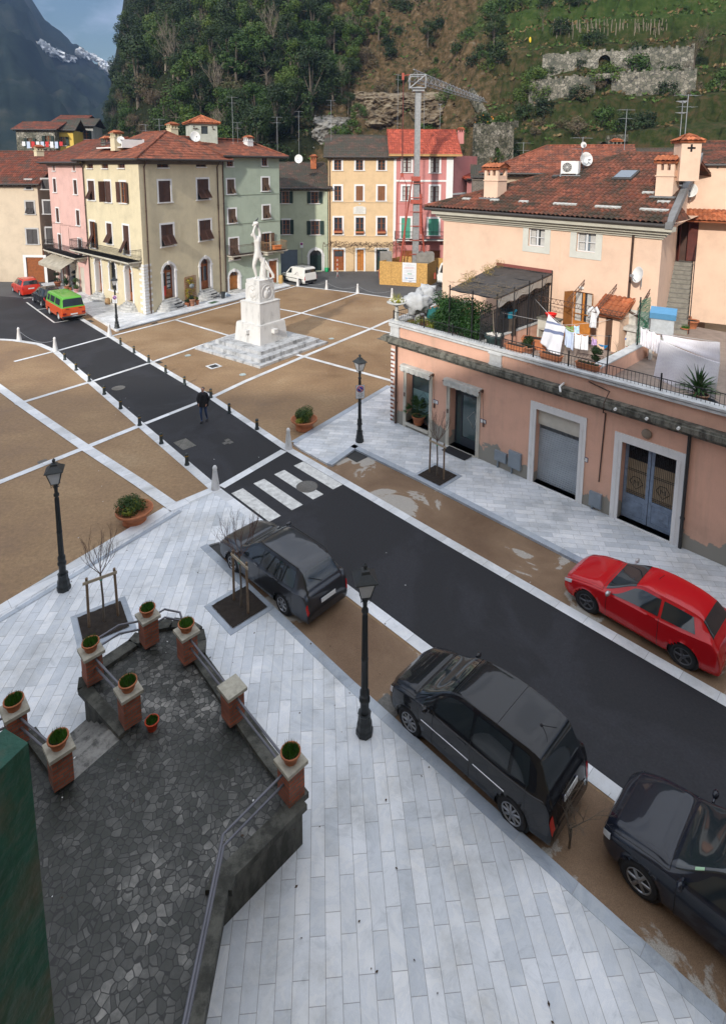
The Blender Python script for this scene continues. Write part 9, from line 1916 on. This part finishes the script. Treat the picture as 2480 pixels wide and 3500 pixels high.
# palm in the shop window niche
q=G(y2(1292,1118),.35); q=WS.pt((o1[0]+o1[1])/2-.1,.36,-.20); pot((q.x,q.y,.36),.30,.42,'fan palm in a round terracotta pot in the shop window recess','palm',TERRA,4,'shop plants',1.15)
# ------------------------------------------------------------------ near terrace with brick piers
zt=.95; TWALL=m_oldmarble('mossy_render',(.10,.10,.085),(.02,.022,.015),.44,1.2); MOSS=pm('moss',(.05,.09,.015),.9,.3,12)
poly=[(-1.05,8.75),(-1.9,9.65),(-3.75,11.78)]+[(-4.62+.78*math.cos(R(a)),12.15+.62*math.sin(R(a))) for a in (5,35,65,95,125,155,180)]+[(-6.12,11.25),(-6.02,10.98),(-4.72,9.98),(-5.38,9.02),(-6.62,9.98),(-6.95,9.85),(-9.2,8.3),(-9.2,.2),(-2.2,.2),(-2.2,7.6)]
B=Bld('garden_terrace','raised dark crazy paved terrace with brick piers and stone steps, bottom left','terrace',(-4,9)); MXT=Matrix.Translation(-Vector((-4,9,0)))
m=MB(); n=len(poly); vs=[Vector((*p,0)) for p in poly]+[Vector((*p,zt)) for p in poly]; m.add(vs,[(i,(i+1)%n,n+(i+1)%n,n+i) for i in range(n)]); B.put(m,'retaining_wall',TWALL)
B.put(MB().add([Vector((*p,zt)) for p in poly],[tuple(range(n))]),'paving',m_crazy('crazy_paving'),fix=False)
m=MB(); 
def edge(m,pts,w_,z0,z1,off=0):
    for a,b in zip(pts[:-1],pts[1:]):
        a=Vector((*a,0)); b=Vector((*b,0)); d=(b-a).normalized(); nn=Vector((-d.y,d.x,0))*w_/2; m.prism([a-nn,b-nn,b+nn,a+nn],z0,z1)
edge(m,[poly[i] for i in range(0,11)],.30,zt-.02,zt+.10); edge(m,[poly[k] for k in (10,11,12)],.24,zt-.02,zt+.085); edge(m,[poly[k] for k in (13,14,15,16)],.24,zt-.02,zt+.09); edge(m,[(-1.05,8.75),(-2.2,7.6),(-2.2,.4)],.28,zt-.02,zt+.095); m.prism([(-2.42,7.42),(-2.0,7.42),(-1.98,7.72),(-2.36,7.76)],zt-.02,zt+.097); B.put(m,'edge_kerb',TWALL)
m=MB(); b0_,b1_=Vector((-6.02,10.98,0)),Vector((-6.62,9.98,0)); t0_,t1_=Vector((-4.72,9.98,0)),Vector((-5.38,9.02,0))
for k in range(6):
    f=k/6*.92; g=1; a=b0_+(t0_-b0_)*f; b=b1_+(t1_-b1_)*f; m.prism([a,b,t1_,t0_],.02,.07+(k+1)*(zt-.07)/6-.01*(k==5))
B.put(m,'steps',m_oldmarble('worn_grey_steps',(.22,.215,.20),(.04,.04,.035),.52,2.5))
BRK=m_brick('pier_brick',(.36,.10,.05),(.24,.07,.04),(.12,.11,.09),.24,.075,.01); CAPM=pm('stone_cap',(.36,.34,.28),.9,.3,6)
piers=[((-5.03,12.18),1,'grass pot on the brick pier left of the curved rail top','grass'),((-3.98,11.72),1,'grass pot on the brick pier at the right end of the curved rail','grass'),((-5.90,11.18),1,'trailing plant pot on the brick pier left of the steps','grass'),((-4.70,10.22),1,'grass pot on the brick pier at the head of the steps','grass'),((-6.75,9.80),1,'grass pot on the leftmost brick pier below the steps','grass'),((-5.50,9.06),1,'moss pot on the lowest brick pier beside the steps','grass'),((-2.62,10.28),0,'',''),((-1.25,8.82),1,'grass pot on the rightmost brick pier near the parked cars','grass')]
for i,(p,hp,lab,k) in enumerate(piers):
    rz=R(-46); h=.62
    f=MB().box((p[0],p[1],zt+.10+h/2),(.34,.34,h),rz=rz); B.put(f,'brick_pier',BRK); B.put(MB().box((p[0],p[1],zt+.12+h+.035),(.44,.44,.07),rz=rz),'pier_cap',CAPM)
    if hp: pot((p[0],p[1],zt+.19+h),.17,.19,lab,k,TERRA,20+i,'pots of grass on the brick piers',1.0)
PIPE=pm('grey_rail',(.13,.13,.15),.4,.1,metal=.4)
def railp(pts):
    m=MB()
    for hh in (.36,.58): m.tube([(p[0],p[1],zt+.1+hh) for p in pts],.024,7)
    B.put(m,'rail',PIPE)
P_=[p[0] for p in piers]; railp([P_[0],(-4.75,12.5),(-4.35,12.4),P_[1]]); railp([P_[2],(-5.98,11.6),(-5.65,12.0),P_[0]]); railp([P_[2],P_[3]]); railp([P_[4],P_[5]]); railp([P_[4],(-7.8,9.2),(-9.2,8.4)]); railp([P_[1],P_[6]]); railp([P_[6],P_[7]]); railp([P_[7],(-2.2,7.75),(-2.2,.5)])
pot((-4.22,10.12,zt),.13,.2,'small red pot on the terrace floor by the pier at the head of the steps','grass',pm('red_orange_pot',(.5,.06,.02),.6,.1),40,'pots of grass on the brick piers',.6)
# ------------------------------------------------------------------ the house the view is taken from
B=Bld('viewpoint_house','tall ochre house with open green shutter, whose window overlooks the square','house',(-2,-.35)); W=Wall((27,-.35),(-42,-.35)); OCH=stucco('ochre_stucco',(.48,.36,.2),.2,None,(.25,.2,.14)); m=MB(); ow=[(26.3,27.85,11.08,13.3)]+[(2+k*5.0,3.3+k*5.0,zz,zz+1.9) for k in range(13) if k!=5 for zz in (2.6,7.0,11.2)]
m_=holed(m,0,69,0,16.6,ow,.3); m.add([(0,0,0),(0,9,0),(69,9,0),(69,0,0),(0,0,16.6),(0,9,16.6),(69,9,16.6),(69,0,16.6)],[(0,1,5,4),(1,2,6,5),(2,3,7,6)]); m.add([(0,1.2,0),(69,1.2,0),(69,1.2,16.6),(0,1.2,16.6)],[(0,1,2,3)]); B.put(m,'wall',OCH,W); m=MB(); m.add([(-.8,-.8,16.6),(69.8,-.8,16.6),(69.8,4.8,18.7),(-.8,4.8,18.7),(-.8,10,16.6),(69.8,10,16.6)],[(0,1,2,3),(3,2,5,4)]); B.put(m,'roof',TILE,W)
SHG=pm('weathered_green_shutter',(.012,.10,.065),.55,.5,5,.5,30,col2=(.16,.10,.07)); hx,hy,ex,ey=-.86,-.33,-.428,.62; an=math.atan2(ey-hy,ex-hx); Ls=math.hypot(ex-hx,ey-hy); m=MB()
m.bb(0,.09,-.022,.022,10.9,11.50).bb(Ls-.09,Ls,-.022,.022,10.9,11.50).bb(.09,Ls-.09,-.022,.022,10.9,11.02).bb(.09,Ls-.09,-.022,.022,11.42,11.50)
for k in range(8): m.box((Ls/2,0,11.05+k*.05),(Ls-.18,.010,.048),rx=R(-30))
m.xf(Matrix.Translation((hx,hy,0))@Matrix.Rotation(an,4,'Z')); B.put(m,'shutter',SHG)
B.put(MB().bb(26.1,28.0,-.18,.02,10.98,11.07),'window_sill',CAPM,W)
# ------------------------------------------------------------------ the walking man
def person():
    t=thing('person','man in black coat and blue jeans walking towards the viewer on the road','person',(*G(z4(1237,1203))[:2],.006),0)
    BLKC=pm('black_coat',(.010,.010,.012),.85,.15,8); JEAN=pm('blue_jeans',(.035,.06,.13),.85,.25,9); SKIN=pm('skin',(.48,.26,.18),.55,.05,8); HAIR=pm('grey_hair',(.10,.085,.075),.9,.3,30)
    # legs and trunk, one skinned surface (faces -y)
    J=[((0,0,.93),.125),((0,.01,1.10),.135),((0,.0,1.30),(.13)),((0,0,1.42),.08),((0,-.01,1.50),.055),
       ((-.09,0,.86),.095),((-.10,-.10,.50),.062),((-.09,-.02,.10),.042),((-.10,-.14,.035),.034),
       ((.09,.0,.86),.095),((.10,.03,.50),.062),((.09,.20,.12),.042),((.10,.10,.035),.034),
       ((-.17,0,1.41),.05),((-.27,.02,1.16),.052),((-.17,-.15,1.00),.038),
       ((.17,0,1.41),.05),((.28,.04,1.16),.052),((.20,-.10,.98),.038)]
    E=[(0,1),(1,2),(2,3),(3,4),(0,5),(5,6),(6,7),(7,8),(0,9),(9,10),(10,11),(11,12),(3,13),(13,14),(14,15),(3,16),(16,17),(17,18)]
    b=skinned('body',J,E,JEAN,t)
    J=[((0,0,1.49),.05),((0,-.012,1.57),.062),((0,-.005,1.66),.085),((0,.01,1.72),.070)]; hd=skinned('head',J,[(0,1),(1,2),(2,3)],SKIN,t)
    m=MB().ball((0,-.095,1.635),.016,8,sz=1.5).ball((-.082,0,1.64),.018,8,sx=.5,sz=1.5).ball((.082,0,1.64),.018,8,sx=.5,sz=1.5); m.build('nose_and_ears',SKIN,hd); m=MB().ball((-.03,-.082,1.66),.009,6).ball((.03,-.082,1.66),.009,6).box((0,-.083,1.598),(.04,.008,.008)); m.build('eyes_and_mouth',BLK,hd)
    m=MB().ball((0,.030,1.672),.088,14,sz=1.02); o=m; o.build('hair',HAIR,hd,fix=False)
    def coat(a,v):
        z=1.50-v*.66; th=a*2*PI; e=min(1,v/.14)**.5; w_=.08+.145*e+.03*v; dp=.08+.085*e+.03*v; fold=.012*math.sin(th*7+v*5); return Vector(((w_+fold)*math.sin(th),(dp+fold)*math.cos(th)*-1+.0,z))
    m=MB().grid(coat,40,20,0,True); m.tube([(-.17,0,1.42),(-.27,.02,1.16),(-.19,-.14,1.02)],[.075,.066,.055],10).tube([(.17,0,1.42),(.28,.04,1.16),(.21,-.09,1.0)],[.075,.066,.055],10); m.tube([(.12*math.cos(k*.5),.10*math.sin(k*.5)-.0,1.475) for k in range(14)],.028,6); ct=m.build('coat',BLKC,t,fix=False); md=ct.modifiers.new('t','SOLIDIFY'); md.thickness=.012
    for sd,hx_,hy_,hz_ in ((-1,-.165,-.17,.985),(1,.195,-.12,.96)):
        h=MB().ball((hx_,hy_,hz_-.03),.038,10,sx=.55,sz=1.15)
        for k in range(4): y=hy_-.028+k*.018; h.tube([(hx_,y,hz_-.06),(hx_-sd*.008,y-.006,hz_-.095),(hx_-sd*.022,y-.008,hz_-.118+.004*abs(k-1))],[.0095,.009,.0075],6)
        h.tube([(hx_-sd*.01,hy_-.03,hz_-.03),(hx_-sd*.02,hy_-.055,hz_-.06),(hx_-sd*.02,hy_-.06,hz_-.08)],[.011,.010,.008],6); h.build('hand',SKIN,t)
    for J_ in (((-.10,-.02,.04),(-.10,-.19,.03)),((.10,.17,.07),(.10,.04,.03))): MB().tube([J_[0],(Vector(J_[0])+Vector(J_[1]))/2+Vector((0,0,.01)),J_[1]],[.045,.05,.035],8).build('shoe',BLK,t)
    t.rotation_euler=(0,0,R(-6)); return t
person()
# ------------------------------------------------------------------ far left houses and hillside ruins
RUB=m_crazy('rubble_stone',3.0,((.42,(.02,.028,.010)),(.52,(.04,.045,.022)),(.64,(.12,.11,.08)),(.80,(.26,.24,.19)))); RUB2=m_crazy('rubble_stone_light',3.0,((.42,(.025,.032,.012)),(.52,(.06,.06,.035)),(.66,(.15,.14,.105)),(.85,(.33,.31,.26))))
def far(name,lab,px0,px1,y,mat,ztop,depth=6,wins=(),gable=False,tile=None,rise=1.4):
    a=at_y(px0,y); b=at_y(px1,y+.5); W=Wall((a.x,a.y),(b.x,b.y)); B=Bld(name,lab,'house',(a.x,a.y)); zt_=W.sz(((px0[0]+px1[0])/2,ztop))[1]; zb=min(hill_h(a.x,a.y),hill_h(b.x,b.y),a.z)-2
    ops=[(u*W.len-.45,u*W.len+.45,zt_-dz-.7,zt_-dz+.7) for u,dz in wins]; box_shell(B,W,0,W.len,depth,zb,zt_,mat,front=ops)
    for o in ops: window(B,W,(o[0]+o[1])/2,(o[2]+o[3])/2,.9,1.4,'O',trim=0,shut=DKGREEN)
    roof(B,W,0,W.len,0,depth,zt_+.02,rise,.5,'gable',tile or TILEK,course=.5,tw=.35,sub=3); return B,W,zt_
far('stone_house','grey stone house with green shutters and washing line, far left on the slope',z1(-60,845),z1(208,845),92,RUB2,z1(0,738)[1],7,((.35,2.0),(.82,1.6),(.35,4.5)))
B,W,q=far('yellow_house','small bright yellow house under a dark roof, far left',z1(214,840),z1(335,840),94,stucco('bright_yellow',(.66,.46,.10),.1),z1(0,742)[1],6,((.4,1.7),),tile=TILED,rise=1.8)
far('cream_gable_house','cream house with tall chimney behind the yellow house',z1(205,700),z1(395,700),110,PEACH,z1(0,682)[1],8,((.3,1.2),(.7,1.2)))
far('white_house','white walled house with dark roof at the foot of the wood',z1(345,770),z1(470,770),100,pm('dull_white_wall',(.42,.42,.40),.9,.2),z1(0,712)[1],6,((.6,1.5),),tile=TILED)
t=thing('washing','row of washing under the windows of the far stone house','laundry',at_y(z1(110,820),90.5)); m=MB(); rn=random.Random(1)
for k in range(9): x=-3+k*.72; m.bb(x,x+.5,-.01,.01,-rn.uniform(.6,1.1),0,mi=k%3)
m.build('clothes',[WCL,LBL,pm('red_cotton',(.5,.04,.04),.9,0)],t)
def ruin(lab,pxs,top,arch=None,mat=None,th=.9,name='ruined_wall'):
    a=hill_at(pxs[0]); b=hill_at(pxs[1]); W=Wall((a.x,a.y-2.6),(b.x,b.y-2.6)); t=thing(name,lab,'wall',(a.x,a.y-2.6,0),0,'ruined terrace walls on the hillside'); zt_=max(W.sz(top)[1],0); zb=min(a.z,b.z)-4; ops=[]
    if arch: s0=W.sz(arch[0])[0]; s1=W.sz(arch[1])[0]; za=W.sz(arch[2])[1]; ops=[(s0,s1,zb,za,1)]
    m=MB(); holed(m,0,W.len,zb,zt_,ops,th)
    rn=random.Random(len(lab)); n=60
    for k in range(n): x=W.len*k/n; h=rn.uniform(.0,.55); m.bb(x,x+W.len/n*1.02,.01,th,zt_-.3,zt_+h)
    m.xf(Matrix.Translation(-Vector((a.x,a.y-2.6,0)))@W.M()).build('masonry',mat or RUB2,t)
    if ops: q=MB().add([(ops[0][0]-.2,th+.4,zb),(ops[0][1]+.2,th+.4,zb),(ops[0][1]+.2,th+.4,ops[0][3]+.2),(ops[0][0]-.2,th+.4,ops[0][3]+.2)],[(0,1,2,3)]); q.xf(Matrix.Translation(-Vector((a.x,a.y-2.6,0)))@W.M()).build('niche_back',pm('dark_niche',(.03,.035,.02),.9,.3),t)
    return t
ruin('long pale rubble wall with an arched niche, upper terrace of the hillside',(z3(490,300),z3(1500,300)),z3(900,205),(z3(918,250),z3(1000,250),z3(960,218)))
ruin('lower rubble wall with a tall arched gateway, second terrace of the hillside',(z3(400,480),z3(1510,480)),z3(900,370),(z3(895,450),z3(1005,450),z3(950,350)),RUB)
ruin('small ruined stone arch behind the peach house roof',(z3(900,880),z3(1012,880)),z3(955,808),(z3(920,850),z3(985,850),z3(955,820)),RUB2)
ruin('ruined stone building with stairs and a doorway above the pink house',(z3(20,880),z3(290,930)),z3(150,715),(z3(195,900),z3(230,900),z3(212,858)),RUB2)
a=hill_at(z3(30,700)); t=thing('ruined_stairs','flight of ruined stone steps climbing beside the crane jib tip','stairs',(a.x,a.y-2,0)); m=MB()
for k in range(26): p=hill_at(z3(30+k*7.2,475+k*13)); m.box((p.x-a.x,p.y-a.y+1.2,p.z-.6),(.62,1.8,1.9))
m.build('steps',RUB2,t)
# pale rock face
def rock(lab,pts,mat,seed,nm='rock_face'):
    a=hill_at(pts[0]); t=[hill_at(p) for p in pts]; c=sum(t,Vector())/len(t); xs=[p.x for p in t]; zs=[p.z for p in t]; x0,x1,z0,z1_=min(xs),max(xs),min(zs),max(zs)
    def f(u,v):
        z=z0+(z1_-z0)*v; x=x0+(x1-x0)*u; y=c.y+(z-c.z)*.55; q=Vector((x,y,z)); n_=noise.fractal(q*.55+Vector((seed,0,0)),.9,2.2,6); st=abs((z*1.1+x*.35+2*noise.noise(q*.4))%1.0-.5); e=min(1,min(u,1-u)*5)*min(1,min(v,1-v)*5)
        return Vector((x,y-1.6*n_-st*.9-1.2*e+2.5*(1-e),z))-c
    o=MB().grid(f,110,80,0,False).build(nm,mat,fix=False); o.location=c; tag(o,lab,'rock face'); return o
def m_rock(name,c1,c2,c3):
    m,N,L,b=nodes(name); tc=_n(N,'ShaderNodeTexCoord'); mp=_n(N,'ShaderNodeMapping',Scale=(.5,.5,1.6),Rotation=(0,R(18),0)); L.new(tc.outputs['Object'],mp.inputs['Vector']); n1=_n(N,'ShaderNodeTexNoise',Scale=.9,Detail=12,Roughness=.75,Distortion=.5); L.new(mp.outputs[0],n1.inputs['Vector'])
    r=_ramp(N,[(.34,c1),(.47,c2),(.6,c3),(.78,sc3(c3,1.3))]); L.new(n1.outputs['Fac'],r.inputs[0]); L.new(r.outputs[0],b.inputs['Base Color']); b.inputs['Roughness'].default_value=.95
    bp=_n(N,'ShaderNodeBump',Strength=.8,Distance=.3); L.new(n1.outputs['Fac'],bp.inputs['Height']); L.new(bp.outputs[0],b.inputs['Normal']); return m
rock('pale grey rock face between the wood and the brown tiled roof',[z2(400,960),z2(720,960),z2(460,650),z2(720,640)],m_rock('grey_rock',(.05,.045,.04),(.18,.17,.15),(.34,.33,.31)),1)
rock('layered brown rock outcrop behind the crane mast',[z2(720,760),z2(1450,760),z2(820,500),z2(1500,500)],m_rock('brown_rock',(.035,.026,.018),(.12,.085,.05),(.24,.20,.14)),5)
# vineyard stakes in the meadow
rn=random.Random(6); m=MB(); 
for r_ in range(3):
    for k in range(30):
        px=z3(600+k*27+rn.uniform(-6,6),115-r_*28+rn.uniform(-5,5)); p=hill_at(px); m.tube([(p.x,p.y,p.z-.3),(p.x+rn.uniform(-.1,.1),p.y,p.z+1.8)],.05,4)
o=m.build('vineyard_stakes',BARKP); tag(o,'rows of thin wooden vineyard stakes on the top meadow','stakes',kind='stuff')
p=hill_at(z3(442,145)); plain(MB().lathe([(.0001,0),(.2,.2),(.18,.7),(.1,1.0),(.001,1.1)],n=10),'yellow_cover',pm('yellow_plastic',(.75,.5,.02),.5,.1),'small yellow covered object standing in the top meadow','cover',p)

rn=random.Random(21); m=MB()
for _ in range(240):
    k=rn.random(); x,y=(rn.uniform(-9,3),rn.uniform(5,17)) if k<.6 else (rn.uniform(-16,6),rn.uniform(15,36))
    z=.078 if k<.6 else .03; a=rn.uniform(0,6.28); s_=rn.uniform(.012,.035); d=Vector((math.cos(a),math.sin(a),.1)); e=Vector((-math.sin(a),math.cos(a),.05)); c=Vector((x,y,z+.005)); 
    if k<.6 and (x-3.2)+(y-8.3)>-1.2+0*y and y>8.5 : z=.012
    if -9.3<x<-1 and y<12.6 and k<.6: c.z=.96
    m.add([c-d*s_,c+e*s_*.6,c+d*s_,c-e*s_*.6],[(0,1,2,3)],0 if rn.random()<.7 else 1)
tag(m.build('litter',[pm('dry_leaf',(.05,.03,.018),.9,.4,20),pm('paper_scrap',(.6,.6,.6),.8,0)],fix=False),'a few dry leaves and paper scraps on the paving','litter',kind='stuff')
# ------------------------------------------------------------------ haze in the valley
m=bpy.data.materials.new('valley_haze'); m.use_nodes=True; N=m.node_tree.nodes; L=m.node_tree.links; N.remove(N['Principled BSDF']); v=N.new('ShaderNodeVolumePrincipled'); v.inputs['Color'].default_value=(.38,.58,1,1); v.inputs['Density'].default_value=.00022; L.new(v.outputs[0],N['Material Output'].inputs['Volume'])
o=MB().bb(-1500,1500,-320,1650,-60,760).build('haze',m); tag(o,'thin blue haze filling the valley','haze',kind='stuff')
